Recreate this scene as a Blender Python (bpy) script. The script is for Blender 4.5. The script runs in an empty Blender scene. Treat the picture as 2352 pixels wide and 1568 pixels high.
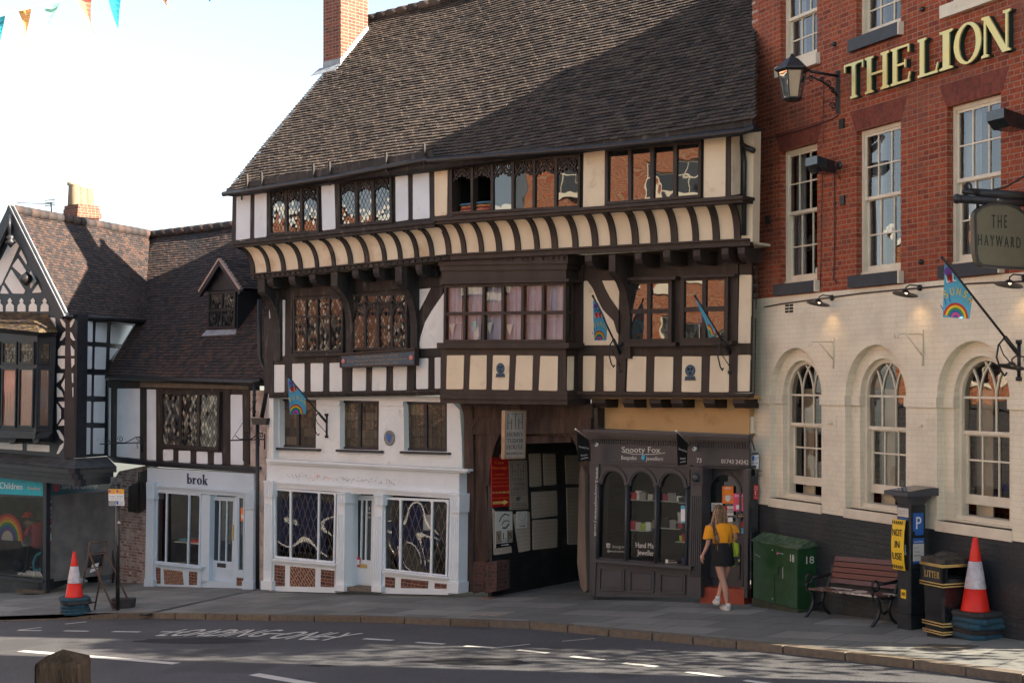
import bpy,math,random
from mathutils import Vector,Matrix
from mathutils.geometry import tessellate_polygon
random.seed(7)
R=math.radians
V=Vector
SC=bpy.context.scene
COL=SC.collection
# ---------------------------------------------------------------- camera, sky, sun, exposure
EZ=5.0
F,CX,CH=3267.0,1176.0,878.0
cd=bpy.data.cameras.new('camera');cam=bpy.data.objects.new('camera',cd);COL.objects.link(cam)
cam.location=(0,0,EZ);cam.rotation_euler=(R(90),0,0)
cd.sensor_width=36;cd.lens=36*F/2352;cd.shift_y=(CH-784)/2352;cd.clip_end=800;cd.clip_start=.1
SC.camera=cam
SUN_EL=28.0
SUN_H=V((.85,-.527,0)).normalized()
sun_dir=V((SUN_H.x*math.cos(R(SUN_EL)),SUN_H.y*math.cos(R(SUN_EL)),math.sin(R(SUN_EL))))
w=bpy.data.worlds.new("World");SC.world=w;w.use_nodes=True
nt=w.node_tree;bg=nt.nodes['Background']
sky=nt.nodes.new('ShaderNodeTexSky');sky.sky_type='NISHITA';sky.sun_disc=False
sky.sun_elevation=R(SUN_EL);sky.sun_rotation=math.atan2(SUN_H.x,SUN_H.y)
sky.air_density=1.0;sky.dust_density=1.0;sky.ozone_density=1.0
hs=nt.nodes.new('ShaderNodeHueSaturation');hs.inputs['Saturation'].default_value=.62;nt.links.new(sky.outputs[0],hs.inputs['Color']);nt.links.new(hs.outputs[0],bg.inputs[0]);bg.inputs[1].default_value=0.053
sl=bpy.data.lights.new('sun','SUN');so=bpy.data.objects.new('sun',sl);COL.objects.link(so)
sl.energy=5.0;sl.angle=R(.5);sl.color=(1,.85,.68)
so.rotation_euler=sun_dir.to_track_quat('Z','Y').to_euler();so.location=(30,-20,30)
SC.view_settings.view_transform='Standard';SC.view_settings.look='None'
SC.view_settings.exposure=2.38;SC.view_settings.gamma=1
SC.render.engine='CYCLES'
# ---------------------------------------------------------------- image geometry -> world
def cv(ox,oy,k):return lambda*p:[((ox+a/k)/1.6416,(oy+b/k)/1.6416)for a,b in p]
cA=cv(0,600,2.24);cB=cv(0,1200,2.24);cC=cv(0,1700,2.24);cD=cv(850,500,2.24);cE=cv(900,950,2.24)
cF=cv(900,1500,2.091);cG=cv(1600,500,1.8092);cH=cv(1600,950,1.8092);cI=cv(1700,1450,1.845)
cJ=cv(2800,0,2.2168);cK=cv(2800,600,2.2168);cL=cv(2800,1200,2.2168);cM=cv(2800,1750,2.2168)
cT=cv(0,1750,2.614);cP=cv(1700,1500,3.1364);cS=cv(2550,1850,3.2657)
def ray(x,y):return V(((x-CX)/F,1,-(y-CH)/F))
def pz(x,y,z):r=ray(x,y);return V((r.x*z,z,EZ+r.z*z))
def gz(X,Y,dz=0):return EZ-(2.8925-.06911*X+.04207*Y)+dz
def gpt(x,y,dz=0):
 r=ray(x,y);z=(2.8925-dz)/(-r.z+.06911*r.x-.04207);return V((r.x*z,z,EZ+r.z*z))
class Pl:
 """vertical plane with visible-side normal n through p0; pt() meets the sight line of a pixel with it"""
 def __init__(s,n,p0):s.n=V((n[0],n[1],0)).normalized();s.d=s.n.dot(V((p0[0],p0[1],0)))
 def pt(s,xy,off=0):
  r=ray(*xy);return(lambda t:V((r.x*t,t,EZ+r.z*t)))((s.d+off)/(s.n.x*r.x+s.n.y))
 @property
 def u(s):return V((-s.n.y,s.n.x,0))
m0=V((.669,.743,0)).normalized()
def TP(d):return Pl(-m0,m0*d)
T0,T1,TB,TJ,T2=TP(19.75),TP(19.6),TP(19.25),TP(19.1),TP(18.77)
U0=T0.u
# ---------------------------------------------------------------- meshes
class MB:
 def __init__(s):s.v=[];s.f=[];s.c=[];s.mi=[];s.m=0;s.smooth=False;s.sm=[]
 def face(s,pts,c=None):
  n=len(s.v);s.v+=[V(p)for p in pts];s.f.append(tuple(range(n,n+len(pts))))
  s.c.append(random.random()if c is None else c);s.mi.append(s.m);s.sm.append(s.smooth);return s
 def idx(s,vs,fs,c=None):
  n=len(s.v);s.v+=[V(p)for p in vs];c=random.random()if c is None else c
  for f in fs:s.f.append(tuple(n+i for i in f));s.c.append(c);s.mi.append(s.m);s.sm.append(s.smooth)
  return s
 def prism(s,pts,back,c=None):
  k=len(pts);b=V(back)
  nn=sum(((pts[i]-pts[0]).cross(pts[(i+1)%k]-pts[0])for i in range(1,k-1)),V((0,0,0)))
  if nn.dot(b)>0:pts=list(reversed(pts))
  vs=list(pts)+[p+b for p in pts]
  s.idx(vs,[tuple(range(k)),tuple(range(2*k-1,k-1,-1))]+[(i,i+k,(i+1)%k+k,(i+1)%k)for i in range(k)],c)
  return s
 def box(s,lo,hi,M=None,c=None):
  x0,y0,z0=lo;x1,y1,z1=hi
  vs=[V(p)for p in((x0,y0,z0),(x1,y0,z0),(x1,y1,z0),(x0,y1,z0),(x0,y0,z1),(x1,y0,z1),(x1,y1,z1),(x0,y1,z1))]
  if M:vs=[M@p for p in vs]
  return s.idx(vs,[(0,3,2,1),(4,5,6,7),(0,1,5,4),(1,2,6,5),(2,3,7,6),(3,0,4,7)],c)
 def bar(s,a,b,w,t=None,up=None,c=None):
  a=V(a);b=V(b);d=(b-a).normalized();up=V(up)if up else(V((0,0,1))if abs(d.z)<.95 else V((0,1,0)))
  x=d.cross(up).normalized();y=x.cross(d);t=w if t is None else t
  o=[x*(i*w/2)+y*(j*t/2)for i,j in((-1,-1),(1,-1),(1,1),(-1,1))]
  return s.idx([a+q for q in o]+[b+q for q in o],[(0,1,2,3),(7,6,5,4)]+[(i,i+4,(i+1)%4+4,(i+1)%4)for i in range(4)],c)
 def tube(s,path,r,n=8,caps=True,c=None):
  path=[V(p)for p in path];rs=r if isinstance(r,(list,tuple))else[r]*len(path)
  vs=[];prev=None;sm=s.smooth;s.smooth=True
  for i,p in enumerate(path):
   d=(path[min(i+1,len(path)-1)]-path[max(i-1,0)]).normalized()
   if prev is None:x=d.orthogonal().normalized()
   else:x=(prev-d*prev.dot(d)).normalized()
   prev=x;y=d.cross(x)
   vs+=[p+(x*math.cos(2*math.pi*k/n)+y*math.sin(2*math.pi*k/n))*rs[i]for k in range(n)]
  fs=[(i*n+k,i*n+(k+1)%n,(i+1)*n+(k+1)%n,(i+1)*n+k)for i in range(len(path)-1)for k in range(n)]
  if caps:fs+=[tuple(range(n-1,-1,-1)),tuple((len(path)-1)*n+k for k in range(n))]
  s.idx(vs,fs,c);s.smooth=sm;return s
 def lathe(s,prof,cen=(0,0,0),n=16,ax=None,smooth=True,c=None):
  cen=V(cen);vs=[];sm=s.smooth;s.smooth=smooth
  Mx=ax if ax else Matrix.Identity(3)
  for r,z in prof:vs+=[cen+Mx@V((r*math.cos(2*math.pi*k/n),r*math.sin(2*math.pi*k/n),z))for k in range(n)]
  fs=[(i*n+k,i*n+(k+1)%n,(i+1)*n+(k+1)%n,(i+1)*n+k)for i in range(len(prof)-1)for k in range(n)]
  fs+=[tuple(range(n-1,-1,-1)),tuple((len(prof)-1)*n+k for k in range(n))]
  s.idx(vs,fs,c);s.smooth=sm;return s
 def build(s,name,mats,parent=None,**kw):
  me=bpy.data.meshes.new(name)
  inv=ROOT[parent.name].inverted()if parent else(Matrix.Translation(kw['loc']).inverted()if 'loc' in kw else None)
  vs=[inv@p for p in s.v]if inv else s.v
  me.from_pydata([tuple(p)for p in vs],[],s.f)
  mats=mats if isinstance(mats,(list,tuple))else[mats]
  for m in mats:me.materials.append(M[m])
  me.polygons.foreach_set('material_index',s.mi);me.polygons.foreach_set('use_smooth',s.sm)
  me.uv_layers.new(name='UVMap');me.color_attributes.new('v','FLOAT_COLOR','CORNER')
  ud=[];cd_=[]
  for p,c in zip(me.polygons,s.c):
   n=sum(((s.v[p.vertices[i]]-s.v[p.vertices[0]]).cross(s.v[p.vertices[(i+1)]]-s.v[p.vertices[0]])for i in range(1,len(p.vertices)-1)),V((0,0,0)))
   n=n.normalized()if n.length>1e-12 else V((0,0,1))
   t=V((0,0,1)).cross(n)
   t=V((1,0,0))if t.length<.05 else t.normalized()
   b=n.cross(t)
   for i in p.vertices:q=s.v[i];ud+=[q.dot(t),q.dot(b)];cd_+=[c,c,c,1]
  me.uv_layers['UVMap'].data.foreach_set('uv',ud);me.color_attributes['v'].data.foreach_set('color',cd_)
  me.validate();me.update()
  o=bpy.data.objects.new(name,me);COL.objects.link(o)
  if parent:o.parent=parent;ROOT[o.name]=ROOT[parent.name]
  elif 'loc' in kw:o.location=kw['loc'];ROOT[o.name]=Matrix.Translation(kw['loc'])
  else:ROOT[o.name]=Matrix.Identity(4)
  for k in('label','category','group','kind'):
   if k in kw and kw[k]:o[k]=kw[k]
  return o
ROOT={}
def thing(name,label,cat,loc=(0,0,0),rz=0,group=None):
 o=bpy.data.objects.new(name,None);COL.objects.link(o);o.empty_display_size=.2
 o.location=loc;o.rotation_euler=(0,0,rz);ROOT[o.name]=Matrix.Translation(loc)@Matrix.Rotation(rz,4,'Z')
 o['label']=label;o['category']=cat
 if group:o['group']=group
 return o
def copy_tree(o,parent=None):
 c=o.copy();COL.objects.link(c);c.parent=parent
 for ch in[q for q in bpy.data.objects if q.parent==o]:copy_tree(ch,c)
 return c
def place(o,loc,rz=0,label=None):
 o.location=loc;o.rotation_euler=(0,0,rz)
 if label:o['label']=label
def PX(pl,pts,off=0):return[pl.pt(p,off)for p in pts]
def slab(mb,pl,pts,off,th,c=None):return mb.prism(PX(pl,pts,off),-pl.n*th,c)
def holed(mb,outer,holes,back,rev=True):
 """wall sheet with openings: outer/hole loops in 3D; reveals run back along 'back'"""
 loops=[outer]+holes;flat=[p for l in loops for p in l]
 for t in tessellate_polygon(loops):
  q=[flat[i]for i in t]
  if(q[1]-q[0]).cross(q[2]-q[0]).dot(back)>0:q.reverse()
  mb.face(q,.5)
 if rev:
  for l in loops:
   for i in range(len(l)):a,b=l[i],l[(i+1)%len(l)];mb.face([a,b,b+back,a+back],.5)
def clip(poly,x0,y0,x1,y1):
 for ax,lim,sg in((0,x0,1),(0,x1,-1),(1,y0,1),(1,y1,-1)):
  out=[]
  for i in range(len(poly)):
   a,b=poly[i],poly[(i+1)%len(poly)];da=(a[ax]-lim)*sg;db=(b[ax]-lim)*sg
   if da>=0:out.append(a)
   if(da>=0)!=(db>=0):t=da/(da-db);out.append((a[0]+(b[0]-a[0])*t,a[1]+(b[1]-a[1])*t))
  poly=out
  if len(poly)<3:return[]
 return poly
class Q:
 """quad patch: corners tl,tr,br,bl in 3D; P(a,b,o): a right, b up, o towards the viewer"""
 def __init__(s,c,n):s.tl,s.tr,s.br,s.bl=c;s.n=n;s.W=((s.tr-s.tl).length+(s.br-s.bl).length)/2;s.H=((s.tl-s.bl).length+(s.tr-s.br).length)/2
 def P(s,a,b,o=0):return(s.bl*(1-a)+s.br*a)*(1-b)+(s.tl*(1-a)+s.tr*a)*b+s.n*o
 def M(s,x,y,o=0):return s.P(x/s.W,y/s.H,o)
 def rect(s,mb,x0,y0,x1,y1,o,th,c=None):mb.prism([s.M(x0,y0,o),s.M(x1,y0,o),s.M(x1,y1,o),s.M(x0,y1,o)],-s.n*th,c)
 def poly(s,mb,pts,o,th,c=None):mb.prism([s.M(x,y,o)for x,y in pts],-s.n*th,c)
 def line(s,mb,pts,w,o,th,closed=False):
  k=len(pts)
  for i in range(k if closed else k-1):
   a=V(pts[i]);b=V(pts[(i+1)%k]);d=b-a
   if d.length<1e-5:continue
   d.normalize();nn=V((-d.y,d.x))*w/2;e=d*w*.12;a=a-e;b=b+e
   s.poly(mb,[a+nn,a-nn,b-nn,b+nn],o+(i%3)*.0006,th)
 def sub(s,a0,b0,a1,b1,o=0):return Q([s.P(a0,b1,o),s.P(a1,b1,o),s.P(a1,b0,o),s.P(a0,b0,o)],s.n)
def PQ(pl,pts,off=0):return Q(PX(pl,pts,off),pl.n)
def arc(cx,cy,rx,ry,a0,a1,n):return[(cx+rx*math.cos(R(a0+(a1-a0)*i/n)),cy+ry*math.sin(R(a0+(a1-a0)*i/n)))for i in range(n+1)]
def leaded(mb,q,x0,y0,x1,y1,o,dw,dh,tilt=.02,kind='diamond',gap=.009,tint=None):
 i0=int(x0/dw)-2
 if kind=='diamond':
  ny=int((y1-y0)/(dh/2))+3;nx=int((x1-x0)/dw)+3
  for j in range(-1,ny):
   for i in range(-1,nx):
    cx=x0+(i+(.5 if j%2 else 0))*dw;cy=y0+j*dh/2
    p=clip([(cx+dw/2-gap,cy),(cx,cy+dh/2-gap*1.4),(cx-dw/2+gap,cy),(cx,cy-dh/2+gap*1.4)],x0,y0,x1,y1)
    if len(p)>2:
     tx,ty=random.gauss(0,tilt),random.gauss(0,tilt)
     mb.face([q.M(x,y,o+(x-cx)*tx+(y-cy)*ty)for x,y in p])
 else:
  nx=max(1,round((x1-x0)/dw));ny=max(1,round((y1-y0)/dh));dw=(x1-x0)/nx;dh=(y1-y0)/ny
  for j in range(ny):
   rowc=random.random()*.5
   for i in range(nx):
    cx=x0+(i+.5)*dw;cy=y0+(j+.5)*dh;tx,ty=random.gauss(0,tilt),random.gauss(0,tilt)
    mb.face([q.M(cx+sx*(dw/2-gap/2),cy+sy*(dh/2-gap/2),o+sx*dw/2*tx+sy*dh/2*ty)for sx,sy in((1,1),(-1,1),(-1,-1),(1,-1))],rowc+random.random()*.5)
def window(parent,q,cols,rows,fw=.06,bw=.045,fm='timber_dark',gm='glass_dark',o=0.05,th=.06,style='plain',dw=.1,dh=.16,name='window',back=True,tilt=.02,gname='pane',gaps=None):
 """cols, rows: fractions of the inner light boundaries (e.g. [0,.5,1])"""
 fr=MB();W,H=q.W,q.H;e=.0015
 q.rect(fr,0,0,fw,H,o,th);q.rect(fr,W-fw,0,W,H,o,th)
 q.rect(fr,fw-e,0,W-fw+e,fw,o-e,th);q.rect(fr,fw-e,H-fw,W-fw+e,H,o-e,th)
 iw,ih=W-2*fw,H-2*fw
 for c in cols[1:-1]:q.rect(fr,fw+c*iw-bw/2,fw,fw+c*iw+bw/2,H-fw,o-.006,th-.01)
 for r in rows[1:-1]:q.rect(fr,fw,fw+r*ih-bw/2,W-fw,fw+r*ih+bw/2,o-.01,th-.015)
 f=fr.build(name,fm,parent)
 for ci in range(len(cols)-1):
  for ri in range(len(rows)-1):
   if gaps and(ci,ri)in gaps:continue
   g=MB()
   x0=fw+cols[ci]*iw+(bw/2 if ci else 0);x1=fw+cols[ci+1]*iw-(bw/2 if ci<len(cols)-2 else 0)
   y0=fw+rows[ri]*ih+(bw/2 if ri else 0);y1=fw+rows[ri+1]*ih-(bw/2 if ri<len(rows)-2 else 0)
   if style=='plain':
    tx,ty=random.gauss(0,tilt*.3),random.gauss(0,tilt*.3)
    g.face([q.M(x,y,o-.035+(x-x0)*tx+(y-y0)*ty)for x,y in((x0,y0),(x1,y0),(x1,y1),(x0,y1))])
   else:leaded(g,q,x0,y0,x1,y1,o-.035,dw,dh,tilt,style)
   g.build(gname,gm,f)
 if back and style!='plain' or back==2:
  b=MB();q.rect(b,fw*.5,fw*.5,W-fw*.5,H-fw*.5,o-.043,.004);b.build('leading','lead_dark',f)
 return f
 # ---------------------------------------------------------------- lettering
_cap={}
def bfont(s,th):
 cu=bpy.data.curves.new('t','FONT');cu.body=s;cu.extrude=th;cu.resolution_u=3
 ob=bpy.data.objects.new('t',cu);COL.objects.link(ob);bpy.context.view_layer.update()
 me=bpy.data.meshes.new_from_object(ob.evaluated_get(bpy.context.evaluated_depsgraph_get()))
 vs=[v.co.copy()for v in me.vertices];fs=[tuple(p.vertices)for p in me.polygons]
 bpy.data.objects.remove(ob);bpy.data.curves.remove(cu);bpy.data.meshes.remove(me);return vs,fs
SERIF={}
def _i(x,y0,y1,w,s=.07,t=.05):return[(x-s,y0),(x+w+s,y0),(x+w+s,y0+t),(x+w,y0+t*1.6),(x+w,y1-t*1.6),(x+w+s,y1-t),(x+w+s,y1),(x-s,y1),(x-s,y1-t),(x,y1-t*1.6),(x,y0+t*1.6),(x-s,y0+t)]
def _r(x0,y0,x1,y1):return[(x0,y0),(x1,y0),(x1,y1),(x0,y1)]
def _d(x0,y0,x1,y1,w):return[(x0,y0),(x0+w,y0),(x1+w,y1),(x1,y1)]
def _a(cx,cy,rx,ry,a0,a1,tk=.15,tn=.05,n=12):
 out=[]
 for i in range(n):
  qs=[]
  for a in(a0+(a1-a0)*i/n,a0+(a1-a0)*(i+1)/n):
   c,s_=math.cos(R(a)),math.sin(R(a));wd=tn+(tk-tn)*abs(c);qs.append(((cx+rx*c,cy+ry*s_),(cx+(rx-wd)*c,cy+(ry-wd)*s_)))
  out.append([qs[0][0],qs[1][0],qs[1][1],qs[0][1]])
 return out
k=.14
SERIF.update({
'I':([_i(.08,0,1,k)],.3),'T':([_i(.33,0,.98,k),_r(0,.94,.8,1),_r(0,.78,.05,.95),_r(.75,.78,.8,.95)],.8),
'H':([_i(.08,0,1,k),_i(.62,0,1,k),_r(.2,.47,.64,.53)],.86),'L':([_i(.08,0,1,k),_r(.2,0,.66,.06),_d(.58,.04,.65,.26,.04)],.7),
'E':([_i(.08,0,1,k),_r(.2,0,.64,.06),_r(.2,.94,.62,1),_r(.2,.48,.5,.54),_r(.47,.4,.51,.62),_d(.58,.04,.63,.25,.04),_r(.58,.78,.62,.96)],.7),
'O':(_a(.42,.5,.42,.52,0,360,.16,.05,24),.84),'N':([_i(.1,0,1,.06),_d(.62,0,.06,1,.17),_i(.7,.0,1,.06)],.88),
'D':([_i(.08,0,1,k)]+_a(.3,.5,.46,.5,-90,90,.16,.05,14)+[_r(.2,0,.32,.05),_r(.2,.95,.32,1)],.8),
'U':([_i(.08,.28,1,k),_i(.64,.28,1,.06)]+_a(.39,.32,.31,.34,180,360,.13,.05,12),.82),
'R':([_i(.08,0,1,k),_r(.2,.95,.36,1),_r(.2,.46,.36,.51),_d(.62,0,.34,.5,.17)]+_a(.34,.73,.3,.27,-90,90,.15,.05,12),.78),
'P':([_i(.08,0,1,k),_r(.2,.95,.36,1),_r(.2,.44,.36,.49)]+_a(.34,.72,.3,.28,-90,90,.15,.05,12),.68),
'B':([_i(.08,0,1,k),_r(.2,.95,.36,1),_r(.2,.49,.36,.54),_r(.2,0,.36,.05)]+_a(.34,.75,.27,.25,-90,90,.15,.05,10)+_a(.36,.27,.31,.27,-90,90,.16,.05,10),.7),
'S':(_a(.32,.74,.26,.27,30,270,.13,.06,10)+_a(.32,.27,.28,.28,-150,90,.13,.06,10),.62),
'Y':([_i(.34,0,.45,k),_d(.36,.42,.02,.97,.15),_d(.42,.42,.74,.97,.06),_r(-.04,.95,.26,1),_r(.62,.95,.88,1)],.84),
'F':([_i(.08,0,1,k),_r(.2,.94,.62,1),_r(.2,.48,.5,.54),_r(.58,.78,.62,.96)],.62),
'A':([_d(.02,0,.36,1,.06),_d(.66,0,.3,1,.16),_r(.16,.32,.66,.38),_r(-.04,0,.18,.05),_r(.58,0,.9,.05)],.84),
'W':([_d(.22,0,0,1,.14),_d(.24,0,.44,1,.05),_d(.62,0,.4,1,.14),_d(.64,0,.86,1,.05)],.95),
'b':([_i(.06,0,1,.12,.04)]+_a(.36,.3,.28,.31,-180,180,.13,.05,18),.66),'r':([_i(.06,0,.6,.12)]+_a(.36,.38,.2,.22,40,180,.09,.07,8),.5),
'o':(_a(.3,.3,.3,.32,0,360,.13,.05,20),.62),'k':([_i(.06,0,1,.12),_d(.18,.24,.46,.6,.07),_d(.48,0,.26,.36,.14),_r(.4,0,.68,.05),_r(.36,.56,.62,.6)],.66),
'n':([_i(.06,0,.6,.12),_i(.46,0,.42,.12)]+_a(.36,.36,.22,.25,0,180,.12,.06,8),.68),'t':([_r(.12,.06,.24,.8),_r(0,.55,.4,.6)]+_a(.28,.12,.16,.14,180,330,.1,.05,6),.42),
'y':([_d(.3,0,.04,.6,.13),_d(.12,-.3,.5,.6,.06),_r(-.02,.56,.24,.6),_r(.42,.56,.64,.6)],.62),'x':([_d(.44,0,.06,.6,.14),_d(.04,0,.46,.6,.06),_r(-.02,.56,.24,.6),_r(.4,0,.66,.05)],.64),' ':([],.32)})
def sfont(s,th,track=.12):
 vs=[];fs=[];x=0;q=0
 for ch in s:
  ps,wd=SERIF[ch]
  for p in ps:
   q=(q+1)%7;z1=th+q*.00035*3;n=len(vs);kk=len(p)
   vs+=[V((x+a,b,z1))for a,b in p]+[V((x+a,b,-th))for a,b in p]
   fs+=[tuple(n+i for i in range(kk)),tuple(n+kk+i for i in range(kk-1,-1,-1))]+[(n+i,n+i+kk,n+(i+1)%kk+kk,n+(i+1)%kk)for i in range(kk)]
  x+=wd+track
 return vs,fs
def txt(mb,s,p0,p1,h,n,off=.004,th=.004,serif=False,up=None):
 """letters from p0 to p1 along the baseline, cap height h, facing n"""
 vs,fs=sfont(s,1)if serif else bfont(s,1)
 xs=[v.x for v in vs];x0,x1=min(xs),max(xs);eu=(p1-p0);L=eu.length;eu.normalize();ev=V(up)if up else V((0,0,1))
 cap=1.0 if serif else .69
 mb.idx([p0+eu*((v.x-x0)/(x1-x0)*L)+ev*(v.y/cap*h)+n*(off+(v.z*th if abs(v.z)<=1 else th+(v.z-1)*.3))for v in vs],fs,.5)
def ptxt(mb,pl,s,a,b,hpx,off=.01,th=.004,serif=False):
 p0,p1=pl.pt(a),pl.pt(b);h=(pl.pt((a[0],a[1]-hpx))-p0).length;txt(mb,s,p0,p1,h,pl.n,off,th,serif)
 # ---------------------------------------------------------------- materials
M={}
def mk(name):
 m=bpy.data.materials.new(name);m.use_nodes=True;M[name]=m;n=m.node_tree;return m,n,n.nodes['Principled BSDF'],n.nodes,n.links
def ramp(N,c,*st):
 r=N.new('ShaderNodeValToRGB');e=r.color_ramp.elements
 while len(e)<len(st):e.new(.5)
 for el,(p,col)in zip(e,st):el.position=p;el.color=(*col,1)if len(col)==3 else col
 return r
def pm(name,c1,c2=None,sc=3,rough=.75,metal=0,bump=0,bsc=40,coord='Object',st=(1,1,1),ior=1.45,dirt=None,dsc=1.2,dr=(.45,.7),det=5,coat=0,spec=.5):
 m,n,P,N,L=mk(name);P.inputs['Roughness'].default_value=rough;P.inputs['Metallic'].default_value=metal;P.inputs['IOR'].default_value=ior
 P.inputs['Specular IOR Level'].default_value=spec
 if coat:P.inputs['Coat Weight'].default_value=coat;P.inputs['Coat Roughness'].default_value=.08
 P.inputs['Base Color'].default_value=(*c1,1)
 tc=N.new('ShaderNodeTexCoord');mp=N.new('ShaderNodeMapping');mp.inputs['Scale'].default_value=st;L.new(tc.outputs[coord],mp.inputs[0])
 src=None
 if c2:
  no=N.new('ShaderNodeTexNoise');no.inputs['Scale'].default_value=sc;no.inputs['Detail'].default_value=det;L.new(mp.outputs[0],no.inputs[0])
  rp=ramp(N,2,(.32,c1),(.68,c2));L.new(no.outputs[0],rp.inputs[0]);src=rp.outputs[0]
 if dirt:
  no=N.new('ShaderNodeTexNoise');no.inputs['Scale'].default_value=dsc;no.inputs['Detail'].default_value=8;no.inputs['Roughness'].default_value=.65;L.new(mp.outputs[0],no.inputs[0])
  rp=ramp(N,2,(dr[0],(0,0,0)),(dr[1],(1,1,1)));L.new(no.outputs[0],rp.inputs[0])
  mx=N.new('ShaderNodeMixRGB');L.new(rp.outputs[0],mx.inputs[0])
  if src:L.new(src,mx.inputs[1])
  else:mx.inputs[1].default_value=(*c1,1)
  mx.inputs[2].default_value=(*dirt,1);src=mx.outputs[0]
 if src:L.new(src,P.inputs['Base Color'])
 if bump:
  no=N.new('ShaderNodeTexNoise');no.inputs['Scale'].default_value=bsc;no.inputs['Detail'].default_value=6;L.new(mp.outputs[0],no.inputs[0])
  b=N.new('ShaderNodeBump');b.inputs['Strength'].default_value=bump;b.inputs['Distance'].default_value=.02;L.new(no.outputs[0],b.inputs['Height']);L.new(b.outputs[0],P.inputs['Normal'])
 return m
def brick(name,cols,mortar,bw=.225,rh=.075,ms=.009,bump=.6,rough=.85,rot=0,wob=.012,paint=None,dirt=None,lo=.35):
 m,n,P,N,L=mk(name);P.inputs['Roughness'].default_value=rough
 tc=N.new('ShaderNodeTexCoord');mp=N.new('ShaderNodeMapping');mp.inputs['Rotation'].default_value=(0,0,rot);L.new(tc.outputs['UV'],mp.inputs[0])
 nz=N.new('ShaderNodeTexNoise');nz.inputs['Scale'].default_value=2.2;nz.inputs['Detail'].default_value=6;L.new(mp.outputs[0],nz.inputs[0])
 sc=N.new('ShaderNodeVectorMath');sc.operation='SCALE';sc.inputs[3].default_value=wob;L.new(nz.outputs[1],sc.inputs[0])
 ad=N.new('ShaderNodeVectorMath');ad.operation='ADD';L.new(mp.outputs[0],ad.inputs[0]);L.new(sc.outputs[0],ad.inputs[1])
 b=N.new('ShaderNodeTexBrick');L.new(ad.outputs[0],b.inputs[0]);b.inputs['Scale'].default_value=1;b.inputs['Brick Width'].default_value=bw;b.inputs['Row Height'].default_value=rh
 b.inputs['Mortar Size'].default_value=ms;b.inputs['Mortar Smooth'].default_value=.3;b.inputs['Bias'].default_value=0
 b.inputs['Color1'].default_value=(0,0,0,1);b.inputs['Color2'].default_value=(1,1,1,1);b.inputs['Mortar'].default_value=(.5,.5,.5,1);b.squash=.52;b.squash_frequency=2
 if paint is None:
  rp=ramp(N,3,(0,cols[0]),(.5,cols[1]),(1,cols[2]));L.new(b.outputs[0],rp.inputs[0])
  n2=N.new('ShaderNodeTexNoise');n2.inputs['Scale'].default_value=14;n2.inputs['Detail'].default_value=6;L.new(mp.outputs[0],n2.inputs[0])
  r2=ramp(N,2,(.3,(lo,)*3),(.7,(1.25,)*3));L.new(n2.outputs[0],r2.inputs[0])
  mu=N.new('ShaderNodeMixRGB');mu.blend_type='MULTIPLY';mu.inputs[0].default_value=.55;L.new(rp.outputs[0],mu.inputs[1]);L.new(r2.outputs[0],mu.inputs[2])
  mx=N.new('ShaderNodeMixRGB');L.new(b.outputs['Fac'],mx.inputs[0]);L.new(mu.outputs[0],mx.inputs[1]);mx.inputs[2].default_value=(*mortar,1);src=mx.outputs[0]
 else:
  n2=N.new('ShaderNodeTexNoise');n2.inputs['Scale'].default_value=1.5;n2.inputs['Detail'].default_value=8;L.new(mp.outputs[0],n2.inputs[0])
  r2=ramp(N,2,(.35,paint),(.7,tuple(c*.86 for c in paint)));L.new(n2.outputs[0],r2.inputs[0]);
  mx=N.new('ShaderNodeMixRGB');mx.blend_type='MULTIPLY';mf=N.new('ShaderNodeMath');mf.operation='MULTIPLY';mf.inputs[1].default_value=.35;L.new(b.outputs['Fac'],mf.inputs[0])
  n3=N.new('ShaderNodeTexNoise');n3.inputs['Scale'].default_value=5;L.new(mp.outputs[0],n3.inputs[0]);m3=N.new('ShaderNodeMath');m3.operation='MULTIPLY';L.new(mf.outputs[0],m3.inputs[0]);L.new(n3.outputs[0],m3.inputs[1])
  L.new(m3.outputs[0],mx.inputs[0]);L.new(r2.outputs[0],mx.inputs[1]);mx.inputs[2].default_value=(.35,.3,.25,1);src=mx.outputs[0]
 if dirt:
  n4=N.new('ShaderNodeTexNoise');n4.inputs['Scale'].default_value=1.3;n4.inputs['Detail'].default_value=9;n4.inputs['Roughness'].default_value=.7;L.new(mp.outputs[0],n4.inputs[0])
  r4=ramp(N,2,(.5,(0,0,0)),(.72,(1,1,1)));L.new(n4.outputs[0],r4.inputs[0]);m4=N.new('ShaderNodeMixRGB');L.new(r4.outputs[0],m4.inputs[0]);L.new(src,m4.inputs[1]);m4.inputs[2].default_value=(*dirt,1);src=m4.outputs[0]
 L.new(src,P.inputs['Base Color'])
 iv=N.new('ShaderNodeMath');iv.operation='SUBTRACT';iv.inputs[0].default_value=1;L.new(b.outputs['Fac'],iv.inputs[1])
 n5=N.new('ShaderNodeTexNoise');n5.inputs['Scale'].default_value=35;n5.inputs['Detail'].default_value=4;L.new(mp.outputs[0],n5.inputs[0])
 a5=N.new('ShaderNodeMath');a5.operation='MULTIPLY_ADD';L.new(n5.outputs[0],a5.inputs[0]);a5.inputs[1].default_value=.5;L.new(iv.outputs[0],a5.inputs[2])
 bp=N.new('ShaderNodeBump');bp.inputs['Strength'].default_value=bump;bp.inputs['Distance'].default_value=.012;L.new(a5.outputs[0],bp.inputs['Height']);L.new(bp.outputs[0],P.inputs['Normal'])
 return m
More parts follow.
